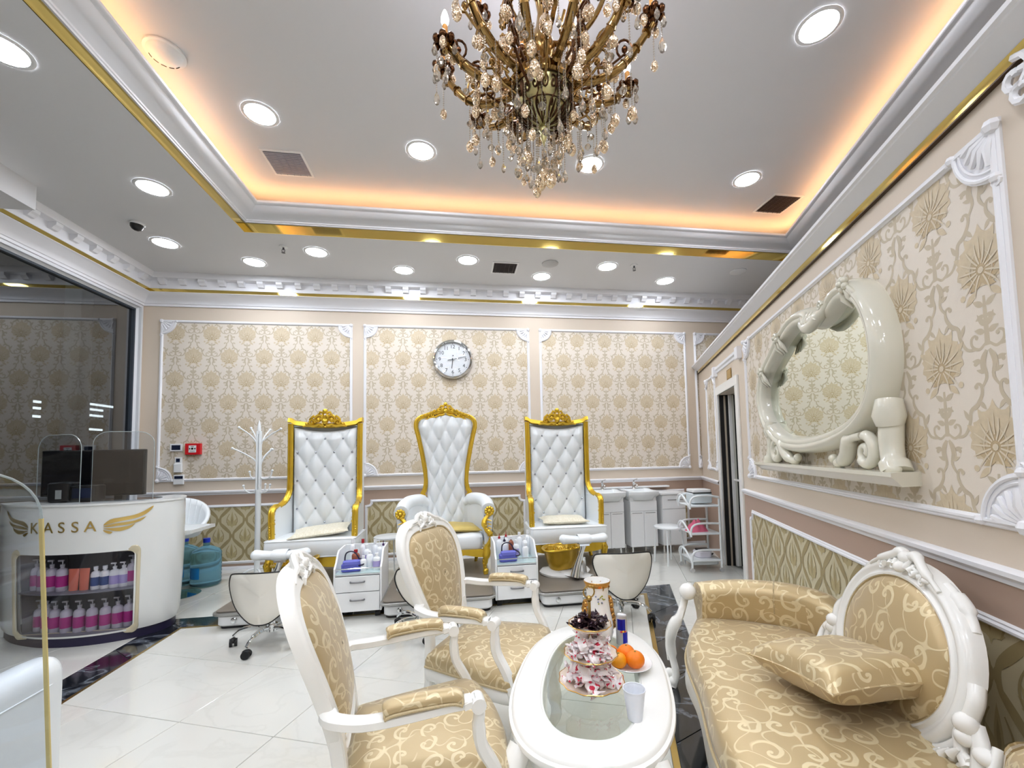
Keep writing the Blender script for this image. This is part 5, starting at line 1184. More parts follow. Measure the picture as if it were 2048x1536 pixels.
# three tier stand
porc = M('pearl_porcelain', (236, 222, 206), .15, var=.03, coat=.5); goldrim = M('gold_rim', (206, 160, 90), .25, .85, var=.08)
stc = Vector((.497, 1.615, TT)); t = empty('tiered_stand', stc, 0, 'three-tier porcelain sweet stand with a brass rod', 'cake stand')
mb = MB(); mb.cyl(.006, .0, .33, 10); mb.ball((0, 0, .335), .012, 10, 6); mb.tube([(.022*math.cos(a), 0, .36+.022*math.sin(a)) for a in [2*PI*k/14 for k in range(14)]], .003, 6, loop=True); mb.build('rod', M('brass_rod', (178, 146, 84), .25, .9), t)
tiers = ((.122, .018), (.100, .115), (.080, .222))
for r_, z in tiers:
    mb = MB(); N = 48
    mb.loft([[(q*r_*(1+.025*math.cos(12*a)*(k > 2))*math.cos(a), q*r_*(1+.025*math.cos(12*a)*(k > 2))*math.sin(a), z+h) for a in [2*PI*i/N for i in range(N)]] for k, (q, h) in enumerate(((.3, -.004), (.6, .0), (.85, .008), (1, .02), (.985, .022), (.83, .012), (.6, .004), (.05, .001)))]); p = mb.build('plate', porc, t, smooth=60)
    mb = MB(); mb.tube([(r_*(1+.025*math.cos(12*a))*math.cos(a), r_*(1+.025*math.cos(12*a))*math.sin(a), z+.021) for a in [2*PI*i/N for i in range(N)]], .0022, 5, loop=True); mb.build('rim', goldrim, p)
mb = MB(); mb.lathe([(.05, 0), (.045, .006), (.02, .012), (.015, .018)], 20); mb.build('foot', porc, t)
# sweets
def candy_mat(name, a, b, thr, metal=0, rough=.3):
    m, nt, bs = new_mat(name); N = nt.nodes; oi = N.new('ShaderNodeObjectInfo'); tc = N.new('ShaderNodeTexCoord'); ad = N.new('ShaderNodeVectorMath'); ad.operation = 'ADD'; cm = N.new('ShaderNodeCombineXYZ')
    mu = N.new('ShaderNodeMath'); mu.operation = 'MULTIPLY'; mu.inputs[1].default_value = 57; nt.links.new(oi.outputs['Random'], mu.inputs[0]); nt.links.new(mu.outputs[0], cm.inputs[0]); nt.links.new(tc.outputs['Object'], ad.inputs[0]); nt.links.new(cm.outputs[0], ad.inputs[1])
    no = N.new('ShaderNodeTexNoise'); no.inputs['Scale'].default_value = 48; no.inputs['Detail'].default_value = 1; rp = N.new('ShaderNodeValToRGB'); rp.color_ramp.interpolation = 'CONSTANT'; e = rp.color_ramp.elements; e[0].color = srgb(*a); e[1].color = srgb(*b); e[1].position = thr
    nt.links.new(ad.outputs[0], no.inputs['Vector']); nt.links.new(no.outputs['Fac'], rp.inputs['Fac']); nt.links.new(rp.outputs['Color'], bs.inputs['Base Color']); bs.inputs['Roughness'].default_value = rough; bs.inputs['Metallic'].default_value = metal; return m
cw = candy_mat('white_red_wrapper', (244, 238, 240), (206, 44, 76), .60, 0, .28); cd_ = candy_mat('dark_wrapper', (46, 28, 38), (150, 120, 116), .60, .6, .22)
def make_candy(mat, L, W):
    rnd = random.Random(int(L*1e4)); mb = MB(); n = 10
    def f(u, v):
        x = (u-.5)*2*L; a = 2*PI*v; k = abs(x)/L
        w_ = W*(1-.15*math.cos(3*a)) if k < .42 else (W*.35 if k < .55 else W*(.35+1.1*(k-.55)/.45))
        h = w_*(.62 if k < .42 else (.6 if k < .55 else .22)); 
        return (x, w_*math.cos(a)*(1+.12*math.sin(5*a+x*200)), h*math.sin(a)+(.12*W*math.sin(4*a) if k > .6 else 0))
    mb.grid(lambda v, u: f(u, v), 10, 13, closed=True)
    o = mb.build('body', mat, smooth=35); return o
def scatter(proto, R, z, n, layers, group, lab, seed, r0=.02, ctr=stc):
    rnd = random.Random(seed); first = True
    for i in range(n):
        ly = i*layers//n; a = i*2.4+rnd.random()*.5; rr = r0+(R-r0)*((i % (n//layers+1))/(n//layers+1))**.6*(1-.22*ly)
        loc = (ctr.x+rr*math.cos(a), ctr.y+rr*math.sin(a), ctr.z+z+.012+.0185*ly+.004*rnd.random())
        if first: o = proto; first = False
        else: o = proto.copy(); COL.objects.link(o)
        o.name = 'wrapped_sweet'; o.location = loc; o.rotation_euler = (rnd.uniform(-.5, .5), rnd.uniform(-.5, .5)+.15*ly, rnd.random()*6.28); o.scale = [rnd.uniform(.9, 1.12)]*3
        tag(o, lab, 'sweet', group)
scatter(make_candy(cw, .037, .022), .088, .03, 34, 3, 'sweets on the bottom tier', 'white sweet in a red printed wrapper heaped on the bottom tier of the stand', 5)
scatter(make_candy(cw, .0371, .0215), .072, .125, 26, 3, 'sweets on the middle tier', 'white sweet in a red printed wrapper heaped on the middle tier of the stand', 6)
scatter(make_candy(cd_, .024, .0155), .058, .228, 20, 2, 'sweets on the top tier', 'dark shiny wrapped sweet heaped on the top tier of the stand', 8)
# vase
t = empty('porcelain_vase', (.652, 1.985, TT), .2, sc=(1.05, 1.05, 1.07), label='tall white porcelain vase with gold handles and small flowers', cat_='vase')
vprof = [(.042, 0), (.055, .012), (.068, .05), (.066, .09), (.056, .14), (.050, .18), (.048, .21), (.052, .245), (.058, .262), (.058, .27), (.054, .27), (.046, .24), (.04, .2)]
mb = MB(); mb.lathe(vprof, 32, cap=False); mb.build('body', M('vase_porcelain', (242, 241, 238), .1, var=.01, coat=.6), t, smooth=60)
mb = MB(); mb.lathe([(.0535, .247), (.0595, .262), (.0595, .268), (.0575, .2705)], 32, cap=False)
for k in range(8):
    a = 2*PI*k/8; mb.tube([(.0535*math.cos(a), .0535*math.sin(a), .252), (.0505*math.cos(a), .0505*math.sin(a), .235)], [.009, .002], 5, flat=.4)
mb.build('gold_collar', M('orange_gold', (200, 152, 84), .2, .8, var=.15, vs_=60), t)
for s in (-1, 1):
    mb = MB(); mb.tube(cat([(s*.052, 0, .19), (s*.066, 0, .185), (s*.070, 0, .16), (s*.066, 0, .13), (s*.078, 0, .11), (s*.084, 0, .08), (s*.072, 0, .05)], 4), [.008]*8+[.012]*8+[.009]*9, 8)
    for k in range(6): mb.ball((s*(.064+.003*k), -.008, .175-.022*k), .011, 7, 5, (1, .8, 1.1))
    mb.build('handle', MATS['orange_gold'], t)
mb = MB()
rnd = random.Random(3)
for zc in (.20, .115):
    for k in range(16):
        a = -PI/2-.25+rnd.uniform(-.42, .42); z = zc+rnd.uniform(-.018, .018); r_ = interp([(0, .042), (.05, .068), (.09, .066), (.14, .056), (.18, .050), (.21, .048), (.245, .052)], z)+.0006; mb.ball((r_*math.cos(a), r_*math.sin(a), z), .0038, 6, 4, (1, 1, .8))
mb.build('flower_print', candy_mat('flower_specks', (150, 150, 60), (96, 110, 150), .5), t, kind='stuff')
# can
t = empty('drink_can', (.752, 1.945, TT), 0, 'slim blue and silver energy drink can', 'can')
blu = M('can_blue', (28, 34, 160), .25, .5, var=.03); sil = M('can_silver', (206, 208, 214), .25, .7, var=.03)
mb = MB(); mb.lathe([(.022, 0), (.0262, .004), (.0262, .124), (.0235, .131), (.0235, .134), (.021, .132), (.001, .131)], 28); mb.build('body', sil, t)
mb = MB()
for a0, a1, z0, z1 in ((-2.75, -1.25, .072, .122), (-1.75, -.55, .014, .062), (.4, 1.9, .072, .122), (1.4, 2.6, .014, .062)):
    mb.lathe([(.0265, z0), (.0265, z1)], 10, cap=False, a0=a0, a1=a1)
mb.build('blue_panel', blu, t, smooth=0)
mb = MB(); mb.at((0, 0, .067)); 
for s in (-1, 1): mb.ball((s*.008-.003, -.0262, 0), .0055, 8, 5, (1.3, .25, .8)); mb.ball((s*.008+.02, .017, 0), .005, 8, 5, (.6, .6, .8))
mb.build('red_emblem', M('emblem_red', (190, 30, 56), .4), t); mb = MB(); mb.at((-.003, -.0268, .068)); mb.ball((0, 0, 0), .0048, 10, 6, (1, .25, 1)); mb.build('yellow_disc', M('emblem_yellow', (240, 190, 40), .4), t)
# bowl with mandarins
bc = Vector((.70, 1.735, TT)); t = empty('fruit_plate', bc, 0, 'white plate holding four mandarins', 'plate')
mb = MB(); mb.lathe([(.04, 0), (.045, .004), (.075, .014), (.092, .026), (.090, .028), (.072, .018), (.04, .008), (.001, .007)], 40); mb.build('dish', M('plate_porcelain', (238, 240, 242), .12, coat=.5), t, smooth=60)
orm = M('mandarin_peel', (244, 128, 16), .38, var=.06, vs_=20, bump=.5, bs=420)
for i, (x, y, z, r_, lb) in enumerate(((.702, 1.772, .545, .036, 'mandarin at the back of the plate, under the front one'), (.648, 1.722, .541, .034, 'yellowish mandarin at the left front of the plate'), (.712, 1.702, .548, .038, 'largest mandarin, foremost on the plate'), (.640, 1.79, .54, .034, 'mandarin half hidden behind the sweet stand'))):
    t = empty('mandarin', (x, y, z), i, lb, 'mandarin', 'mandarins on the plate'); mb = MB(); mb.lathe([(max(.001, r_*math.sin(PI*k/14)*(1 if k not in (0, 14) else 0)), -r_*.88*math.cos(PI*k/14)*(1-.06*(k > 12))) for k in range(15)], 24); mb.build('peel', orm if i != 1 else M('yellow_peel', (240, 158, 24), .38, var=.06, vs_=20, bump=.5, bs=420), t, smooth=70); mb = MB(); mb.lathe([(.004, r_*.82), (.005, r_*.86), (.001, r_*.87)], 6); mb.build('stem_scar', M('stem_green', (120, 110, 40), .7), t)
# plastic cup
t = empty('plastic_cup', (.583, 1.412, TT), 0, 'white plastic cup at the near end of the glass top', 'cup')
cupm = M('translucent_cup', (240, 243, 250), .3, var=0, trans=.12, ior=1.2)
mb = MB(); mb.lathe([(.024, 0), (.0245, .002)]+[(.0245+.0115*k/10+(.0006 if k % 2 else 0), .004+.009*k) for k in range(11)]+[(.0385, .097), (.0385, .100), (.036, .099)], 36, cap=False); mb.add([(.0243*math.cos(2*PI*k/20), .0243*math.sin(2*PI*k/20), .003) for k in range(20)], [tuple(range(20))]); mb.build('body', cupm, t, smooth=60)

# ------------------------------------------------------------------ sofa
t = empty('sofa', right_pt(1.95, 0, .0), PI/2-AL, 'ivory carved sofa with gold satin upholstery and oval medallion back against the right wall', 'sofa')
fy = lambda x: .93-.11*abs(x/(.77 if x > 0 else .90))**2.2 - .012*math.cos(2*PI*x/.77)
xs = [-.90+1.67*k/38 for k in range(39)]
def outl(k, dz, z):
    # seat outline ring scaled toward the middle
    P = [(x, fy(x)) for x in xs]+[(.75, .60), (.68, .30), (.5, .17), (0, .15), (-.5, .17), (-.76, .30), (-.88, .60)]
    return [(x*k, .53+(y-.53)*k, z) for x, y in P]
mb = MB(); mb.loft([outl(.985, 0, .34), outl(1.0, 0, .36), outl(1.0, 0, .385), outl(.985, 0, .415), outl(.95, 0, .437), outl(.86, 0, .452), outl(.6, 0, .458), outl(.3, 0, .46), outl(.01, 0, .46)]); mb.build('seat_cushion', satin_big, t, smooth=70)
mb = MB(); zb = lambda x: .245+.03*math.cos(PI*x/.36)*(.5)-.0
mb.loft([[(x, fy(x)-.04, zb(x)), (x, fy(x)+.004, zb(x)), (x, fy(x)+.012, zb(x)+.02), (x, fy(x)+.004, .32), (x, fy(x)+.010, .345), (x, fy(x)-.03, .35)] for x in xs], cap=True)
for s in (-.875, .74): mb.box(s-.02, s+.02, .3, fy(s)-.01, .26, .345)
mb.box(-.6, .6, .15, .19, .26, .345); mb.build('seat_rail', ivory, t, smooth=50)
mb = MB(); mb.tube([(x, fy(x)+.006, .35) for x in xs], .006, 6); mb.build('braid', braid, t)
for s in (-1, 1):
    # rolled arm
    ex = .14 if s < 0 else 0; C_ = cat([(s*(.735+ex), .80, .55), (s*(.755+ex), .66, .565), (s*(.745+ex), .50, .575), (s*(.69+ex*.8), .34, .58), (s*(.60+ex*.4), .23, .575), (s*.50, .175, .555)], 5); n = len(C_)
    mb = MB(); R_ = []
    for i, p in enumerate(C_):
        d = (C_[min(i+1, n-1)]-C_[max(i-1, 0)]); d.z = 0; d.normalize(); o_ = Vector((-d.y, d.x, 0))*s*-1     # towards outside
        o_ = o_ if (o_.x*s > 0 or abs(o_.x) < .3) else -o_
        tp = (1 if i < n-4 else 1-.12*(i-n+4)); rr = .082*tp
        sec = [(-.055, .41), (-.07, .46), (-.068, .50)]+[(rr*math.cos(a), p.z+rr*math.sin(a)*.92) for a in [PI-PI*k/9 for k in range(10)]]+[(.07, .50), (.03, .44), (.02, .36)]
        R_.append([p*1+o_*a+Vector((0, 0, z-p.z)) for a, z in sec])
    mb.loft(R_, closed=False); mb.add(R_[0], [tuple(range(len(R_[0])))]); mb.add(R_[-1], [tuple(range(len(R_[-1])))]); arm = mb.build('armrest', satin_big, t, smooth=60)
    mid = n//2; mb = MB(); mb.tube(R_[mid][2:14], .0035, 5); mb.build('seam', satin, arm)
    # front scroll post down to the leg
    mb = MB(); mb.M = Matrix.Translation((s*(.08+ex), 0, 0)); mb.bar(cat([(s*.655, .84, .60), (s*.69, .862, .56), (s*.70, .87, .50), (s*.665, .90, .43), (s*.67, .94, .36), (s*.71, .955, .27), (s*.735, .945, .16), (s*.72, .93, .07), (s*.71, .95, .0)], 4), [.05]*10+[.07]*10+[.06]*13, [.04]*14+[.055]*10+[.04]*9, (0, 1, 0), r=.45)
    mb.ball((s*.645, .855, .575), .047, 16, 10); mb.ball((s*.735, .965, .06), .03, 12, 8); mb.ball((s*.71, .95, .025), .032, 10, 6)
    mb.tube(cat([(s*.72, .88, .52), (s*.69, .90, .42), (s*.69, .955, .34), (s*.735, .975, .24), (s*.755, .965, .13)], 4), .008, 6); mb.build('front_leg', ivory, t, smooth=60)
    mb = MB(); mb.tube([(s*.63, .2, .30), (s*.65, .17, .15), (s*.68, .14, 0)], [.035, .028, .02], 8); mb.build('rear_leg', ivory, t)
# medallion
mz, ma, mbb = .645, .375, .31
my = lambda z: .125+.16*(1-(z-.36)/.62)
mp = lambda x, z, h: Vector((x, my(z)+h, z))
mc = lambda x, z, h: mp(x, z-.022, h)
el = lambda a, b, N=56: [(a*math.cos(q), mz+b*math.sin(q)) for q in [2*PI*k/N for k in range(N)]]
mb = MB(); mb.sweep(el(ma, mbb), [(0, -.03), (-.003, .0), (.003, .02), (.014, .03), (.028, .029), (.038, .018), (.047, .018), (.055, .028), (.063, .026), (.068, .014), (.068, -.03), (.03, -.04), (0, -.03)], mp); mb.build('back_frame', ivory, t, smooth=55)
mb = MB(); mb.loft([[mp(x*k, mz+(z-mz)*k, h) for x, z in el(ma-.066, mbb-.066)] for k, h in ((1, .008), (.97, .022), (.88, .036), (.6, .05), (.3, .055), (.01, .056))]); mb.build('back_cushion', satin_big, t, smooth=70)
mb = MB(); mb.loft([[mp(x*k, mz+(z-mz)*k, -.035) for x, z in el(ma-.05, mbb-.05)] for k in (1, .01)]); mb.build('rear_panel', satin, t)
mb = MB(); mb.tube([mp(x, z, .018) for x, z in el(ma-.065, mbb-.065)], .006, 6, loop=True); mb.build('braid', braid, t)
mb = MB()
for s in (1, -1):
    T = lambda L, r: mb.tube([mc(s*x, z, h) for x, z, h in L], r, 10)
    T(cat([(.0, .985, .02), (.04, 1.005, .02), (.08, .985, .025), (.12, .965, .03), (.17, .94, .03), (.2, .92, .028)], 3), [.02]*5+[.016]*6+[.008]*5)
    for k in range(5): T([(.015+.028*k, .955-.004*k, .034), (.028+.03*k, .985-.012*k, .026)], [.012, .006])
    T([(x, z, .03) for x, z in spiral(.06, .945, .022, 0, 1.2, 10)], .006); T([(x, z, .034) for x, z in spiral(.12, .93, .016, 90, 1.2, 10)], .005)
    T(cat([(.17, .935, -.01), (.21, .918, -.012), (.25, .895, -.015), (.285, .865, -.015), (.31, .83, -.015)], 4), [.016]*5+[.024]*6+[.016]*6)
mb.ball(mc(0, .99, .025), .032, 12, 8, (1, .8, .8)); mb.ball(mc(0, .955, .04), .022, 10, 6); mb.build('crest', ivory, t)
for s in (1, -1):
    mb = MB()
    T = lambda L, r, n_=7: mb.tube([mc(s*x, z, h) for x, z, h in L], r, n_)
    T(cat([(.375, .70, .0), (.395, .66, .01), (.385, .60, .01), (.37, .56, .01), (.385, .52, .01), (.42, .49, .01)], 4), [.022]*10+[.018]*11)
    mb.ball(mc(s*.395, .60, .02), .032, 12, 8); mb.ball(mc(s*.40, .565, .02), .026, 10, 6)
    T(cat([(.40, .60, 0), (.43, .56, 0), (.445, .50, 0), (.45, .44, 0)], 4), .022)
    T([(x, z, .01) for x, z in spiral(.40, .47, .045, 60, 1.4, 18)], [.013]*10+[.009]*9)
    T([(x, z, .015) for x, z in spiral(.33, .425, .045, 100, -1.4, 18)], [.013]*10+[.009]*9)
    T([(x, z, .02) for x, z in spiral(.26, .405, .036, 60, -1.3, 16)], [.012]*9+[.008]*8)
    T(cat([(.18, .40, .02), (.22, .425, .02), (.27, .45, .02), (.32, .48, .01), (.36, .53, .0)], 4), .014)
    T(cat([(.17, .36, .03), (.23, .375, .03), (.3, .37, .02), (.38, .38, .01), (.44, .40, 0)], 4), .016)
    for k in range(6): a = k*1.05; mb.ball(mc(s*(.385+.02*math.cos(a)), .425+.02*math.sin(a), .02), .012, 7, 5)
    mb.ball(mc(s*.385, .425, .028), .011, 8, 5); mb.ball(mc(s*.455, .545, .0), .03, 10, 7, (1.3, 1, .8))
    for k in range(4): T([(.29+.03*k, .44+.02*k, .03), (.31+.03*k, .47+.02*k, .03)], [.014, .005])
    T([(x, z, .02) for x, z in spiral(.43, .40, .05, 200, 1.3, 18)], [.015]*10+[.009]*9)
    T(cat([(.36, .46, .03), (.41, .44, .04), (.46, .46, .03), (.49, .52, .01), (.47, .58, -.01)], 4), .014)
    for k in range(5): T([(.37+.022*k, .36+.012*k, .03), (.385+.022*k, .395+.012*k, .04), (.40+.02*k, .41+.02*k, .03)], [.008, .015, .005])
    mb.build('carved_scrollwork', ivory, t, smooth=60)
o = pillow('sofa_pillow', .46, .44, .15, satin_big, seed=5, n=20, pinch=.16); tag(o, 'square gold satin pillow lying on the sofa seat', 'pillow'); o.location = right_pt(1.87, .575, .44); o.rotation_euler = (-.02, .16, PI/2-AL+.32)

# ------------------------------------------------------------------ mirror on the right wall
t = empty('wall_mirror', right_pt(2.88, 1.26, 0), PI/2-AL, 'ornate ivory framed mirror standing on a shelf moulding on the right wall', 'mirror')
mo = [(3.80, 1.85), (3.68, 2.03), (3.46, 2.14), (3.28, 2.22), (3.07, 2.27), (2.88, 2.25), (2.76, 2.19), (2.64, 2.19), (2.50, 2.24), (2.36, 2.22), (2.24, 2.12), (2.165, 1.98), (2.14, 1.83), (2.16, 1.70), (2.24, 1.56), (2.42, 1.45), (2.72, 1.385), (3.08, 1.365), (3.40, 1.40), (3.64, 1.51), (3.78, 1.67)]
mo = [(s-2.88, z-1.26) for s, z in mo]
P = [(p.x, p.y) for p in cat(mo, 4, True)]
ar = sum(P[i][0]*P[(i+1) % len(P)][1]-P[(i+1) % len(P)][0]*P[i][1] for i in range(len(P)))
if ar < 0: P = P[::-1]
mpm = lambda x, z, h: Vector((x, h, z))
mb = MB(); mb.sweep(P, [(0, 0), (-.004, .05), (.008, .09), (.03, .115), (.045, .112), (.055, .10), (.068, .105), (.085, .092), (.10, .06), (.108, .03)], mpm); mb.build('frame', cream_lacq, t, smooth=60)
mb = MB(); N = len(P); inn = []
for i in range(N):
    a, b, c = Vector(P[i-1]), Vector(P[i]), Vector(P[(i+1) % N]); d = (c-a).normalized(); inn.append(b+Vector((-d.y, d.x))*.085)
mb.add([(p.x, .032, p.y) for p in inn], [tuple(range(N))]); mb.build('glass', mirror_m, t, smooth=0)
mb = MB()
def TT_(L, r, n_=8): mb.tube([(x-2.88, h, z-1.26) for x, z, h in L], r, n_)
# carved top shell, shoulder leaves
TT_(cat([(2.92, 2.22, .08), (2.86, 2.16, .10), (2.78, 2.10, .115), (2.70, 2.10, .115), (2.62, 2.13, .11), (2.55, 2.19, .09)], 4), [.02]*5+[.034]*12+[.02]*4, 12)
for k in range(6): TT_([(2.82-.04*k, 2.20-.01*k, .10), (2.78-.03*k, 2.13-.004*k, .13), (2.76-.02*k, 2.09, .11)], [.01, .018, .008])
mb.ball((2.70-2.88, .125, 2.12-1.26), .04, 12, 8, (1, .6, .8)); mb.ball((2.8-2.88, .11, 2.11-1.26), .022, 10, 6)
TT_([(x, z, .12) for x, z in spiral(2.84, 2.14, .035, 0, 1.3, 14)], .009); TT_([(x, z, .12) for x, z in spiral(2.60, 2.17, .03, 180, -1.3, 14)], .008)
mb.build('crest_carving', cream_lacq, t, smooth=60)
for (a, b) in ((3.28, 2.17), (3.64, 1.99), (2.36, 2.20)):
    mb = MB()
    for k in range(5): an = k*1.26; mb.ball((a-2.88+.024*math.cos(an), .115, b-1.26+.024*math.sin(an)), .018, 8, 5)
    mb.ball((a-2.88, .13, b-1.26), .015, 8, 5)
    for dx in (-.03, 0, .03): TT_([(a+dx, b-.02, .11), (a-.02+dx*1.6, b-.07, .10), (a-.03+dx*1.4, b-.12, .07)], [.008, .016, .004], 8)
    mb.build('rosette_carving', cream_lacq, t, smooth=60)
for (sg, s0) in ((1, 2.30), (-1, 3.50)):
    mb = MB()
    TT_([(s0-.12*sg, 1.60, .05), (s0-.13*sg, 1.53, .06), (s0-.125*sg, 1.49, .055)], [.05, .062, .05], 14)
    TT_(cat([(s0-.125*sg, 1.50, .05), (s0-.125*sg, 1.42, .055), (s0-.14*sg, 1.34, .06), (s0-.17*sg, 1.285, .065)], 4), [.046]*5+[.044]*4+[.056]*4, 14)
    mb.ball((s0-.17*sg-2.88, .085, 1.30-1.26), .04, 12, 8, (1.2, .8, .8))
    TT_([(x, z, .08) for x, z in spiral(s0+.02*sg, 1.37, .08, 90, 1.35*sg, 24)], [.026]*12+[.018]*13, 12)
    TT_(cat([(s0+.05*sg, 1.45, .08), (s0+.14*sg, 1.43, .09), (s0+.2*sg, 1.35, .08), (s0+.3*sg, 1.31, .07), (s0+.36*sg, 1.33, .06)], 5), [.02]*5+[.036]*8+[.026]*5+[.018]*3, 12)
    mb.ball((s0+.36*sg-2.88, .07, 1.335-1.26), .026, 10, 6); mb.build('scroll_foot', cream_lacq, t, smooth=60)
mb = MB(); sp_ = [(0, -.03), (.10, -.03), (.115, -.015), (.135, .0), (.15, .012), (.15, .03), (.0, .03)]
mb.loft([[(x-2.88+e*o_*.5, o_, z) for o_, z in sp_] for x, e in ((2.09, -1), (3.73, 1))], cap=True); mb.build('shelf', cream_lacq, t, smooth=25)
# ------------------------------------------------------------------ chandelier
t = empty('chandelier', (.46, 2.05, H2), 0, 'large gilt brass chandelier hung with crystals from the raised ceiling', 'chandelier')
Z = lambda z: z-H2
mb = MB(); mb.lathe([(.12, 0), (.12, Z(4.06)), (.07, Z(4.03)), (.02, Z(4.0)), (.014, Z(3.9)), (.03, Z(3.86)), (.05, Z(3.82)), (.03, Z(3.78)), (.018, Z(3.7)), (.03, Z(3.62)), (.055, Z(3.56)), (.07, Z(3.5)), (.05, Z(3.45)), (.022, Z(3.42)), (.03, Z(3.36)), (.06, Z(3.33)), (.1, Z(3.31))], 24); mb.build('stem', antique, t, smooth=50)
mb = MB(); mb.lathe([(.10, Z(3.315)), (.155, Z(3.305)), (.165, Z(3.29)), (.165, Z(3.262)), (.15, Z(3.25))], 36, cap=False)
for k in range(24):
    a = 2*PI*k/24; mb.tube([(.158*math.cos(a), .158*math.sin(a), Z(3.31)), (.172*math.cos(a), .172*math.sin(a), Z(3.28)), (.158*math.cos(a), .158*math.sin(a), Z(3.25))], [.006, .012, .005], 6)
mb.build('hub_band', antique, t)
bowlp = lambda u: (.150*math.cos(u*PI/2)**.8+.002, 3.25-.175*math.sin(u*PI/2))
mb = MB(); mb.lathe([(bowlp(k/12)[0], Z(bowlp(k/12)[1])) for k in range(12)]+[(.02, Z(3.075)), (.025, Z(3.06)), (.012, Z(3.04)), (.018, Z(3.02)), (.006, Z(2.99)), (.001, Z(2.97))], 36); mb.build('bowl', M('pale_gilt_bowl', (186, 178, 128), .3, .8, var=.15, vs_=25), t, smooth=60)
mb = MB()
def onb(a, u, o=.003):
    r_, z = bowlp(u); return ((r_+o)*math.cos(a), (r_+o)*math.sin(a), Z(z)-o*u)
for k in range(10):
    a0 = 2*PI*k/10
    for sg in (-1, 1):
        mb.tube([onb(a0+sg*(.02+.2*math.sin(q*PI)), .30+.62*q) for q in [i/10 for i in range(11)]], [.002]*2+[.005]*6+[.002]*3, 5)
        mb.tube([onb(a0+sg*(.17+x), .20+z) for x, z in spiral(0, 0, .12, -60, sg*1.3, 14)], .0042, 5)
        mb.tube([onb(a0+sg*(.04+.03*q), .06+.30*q) for q in (0, .3, .6, 1)], [.003, .007, .006, .002], 5)
        mb.tube([onb(a0+sg*(.16+x*.7), .52+z*.7) for x, z in spiral(0, 0, .10, 100, -sg*1.2, 12)], .0036, 5)
    mb.tube([onb(a0, .03), onb(a0, .15), onb(a0, .28)], [.002, .006, .002], 5); mb.tube([onb(a0, .45), onb(a0, .65), onb(a0, .92)], [.002, .007, .003], 5)
for u in (.02, .42): mb.tube([onb(2*PI*k/40, u) for k in range(40)], .003, 5, loop=True)
mb.build('bowl_tracery', M('dark_bronze_tracery', (74, 50, 32), .35, .9, var=.1), t)
cutm = crystal
def gem(w_, h_, n=8): return [(.001, h_/2), (w_*.55, h_*.28), (w_, 0), (w_*.6, -h_*.3), (.001, -h_/2)]
gm = MB(); gm.lathe([(.001, .030), (.006, .018), (.013, .0), (.0145, -.012), (.009, -.026), (.001, -.034)], 8); drop0 = gm.build('crystal_drop', cutm, t, smooth=0)
gb = MB(); gb.lathe(gem(.017, .036), 8); ball0 = gb.build('crystal_ball', cutm, t, smooth=0)
gf = MB(); gf.lathe([(.001, .030), (.009, .024), (.016, .012), (.019, -.002), (.016, -.015), (.009, -.025), (.001, -.030)], 9); fac0 = gf.build('crystal_pendant', frost, t, smooth=0)
chm = MB()
for k in range(7):
    chm.lathe([(.001, -.013*k), (.0045, -.013*k-.0055), (.001, -.013*k-.011)], 6)
chain0 = chm.build('bead_chain', cutm, t, smooth=0)
drop0.location = (0, 0, Z(2.94)); ball0.location = (0, 0, Z(2.88)); fac0.location = (0, 0, Z(2.83)); chain0.location = (.05, 0, Z(3.03))
rnd = random.Random(11)
def strand(x, y, z, L, end=0):
    # bead chain with a pendant at its end
    n = max(1, int(L/.091)); 
    for k in range(n): put(chain0, t, (x, y, Z(z)-.091*k))
    zz = Z(z)-.091*n-.028
    put((drop0, fac0, ball0)[end], t, (x, y, zz), rz=rnd.random()*3, sc=rnd.uniform(.95, 1.35))
def armcurve(a, r1, z1, z0=3.285, sag=.07):
    c, s = math.cos(a), math.sin(a); P = cat([(.15, z0), (.22, z0-.015), (.31, z0-.035+.02), (.41, z0+.03), (.49, z0+.12), (r1, z1)], 4)
    return [(p.x*c, p.x*s, Z(p.y)) for p in P]
def cup(a, r1, z1, lit=True):
    c, s = math.cos(a), math.sin(a); x, y = r1*c, r1*s
    mb = MB(); mb.at((x, y, Z(z1))); mb.lathe([(.008, -.03), (.018, -.015), (.014, 0), (.03, .006), (.045, .018), (.048, .022), (.03, .014), (.014, .012), (.018, .03), (.016, .045)], 12)
    for k in range(7):
        q = 2*PI*k/7; mb.ball((.046*math.cos(q), .046*math.sin(q), .016), .019, 8, 5, (1, 1, 1.1))
    o = mb.build('bobeche', antique_d, t)
    mb = MB(); mb.at((x, y, Z(z1))); mb.cyl(.013, .04, .105, 12); mb.build('candle_sleeve', candle, o)
    mb = MB(); mb.at((x, y, Z(z1))); mb.lathe([(.011, .105), (.018, .122), (.0195, .14), (.013, .165), (.005, .185), (.001, .19)], 14); mb.build('bulb', bulb_m, o, smooth=70)
    for k in range(5):
        q = 2*PI*k/5+a; put(fac0 if k % 2 else drop0, t, (x+.052*math.cos(q), y+.052*math.sin(q), Z(z1)-.03), rz=q, sc=1.0)
NA = 12
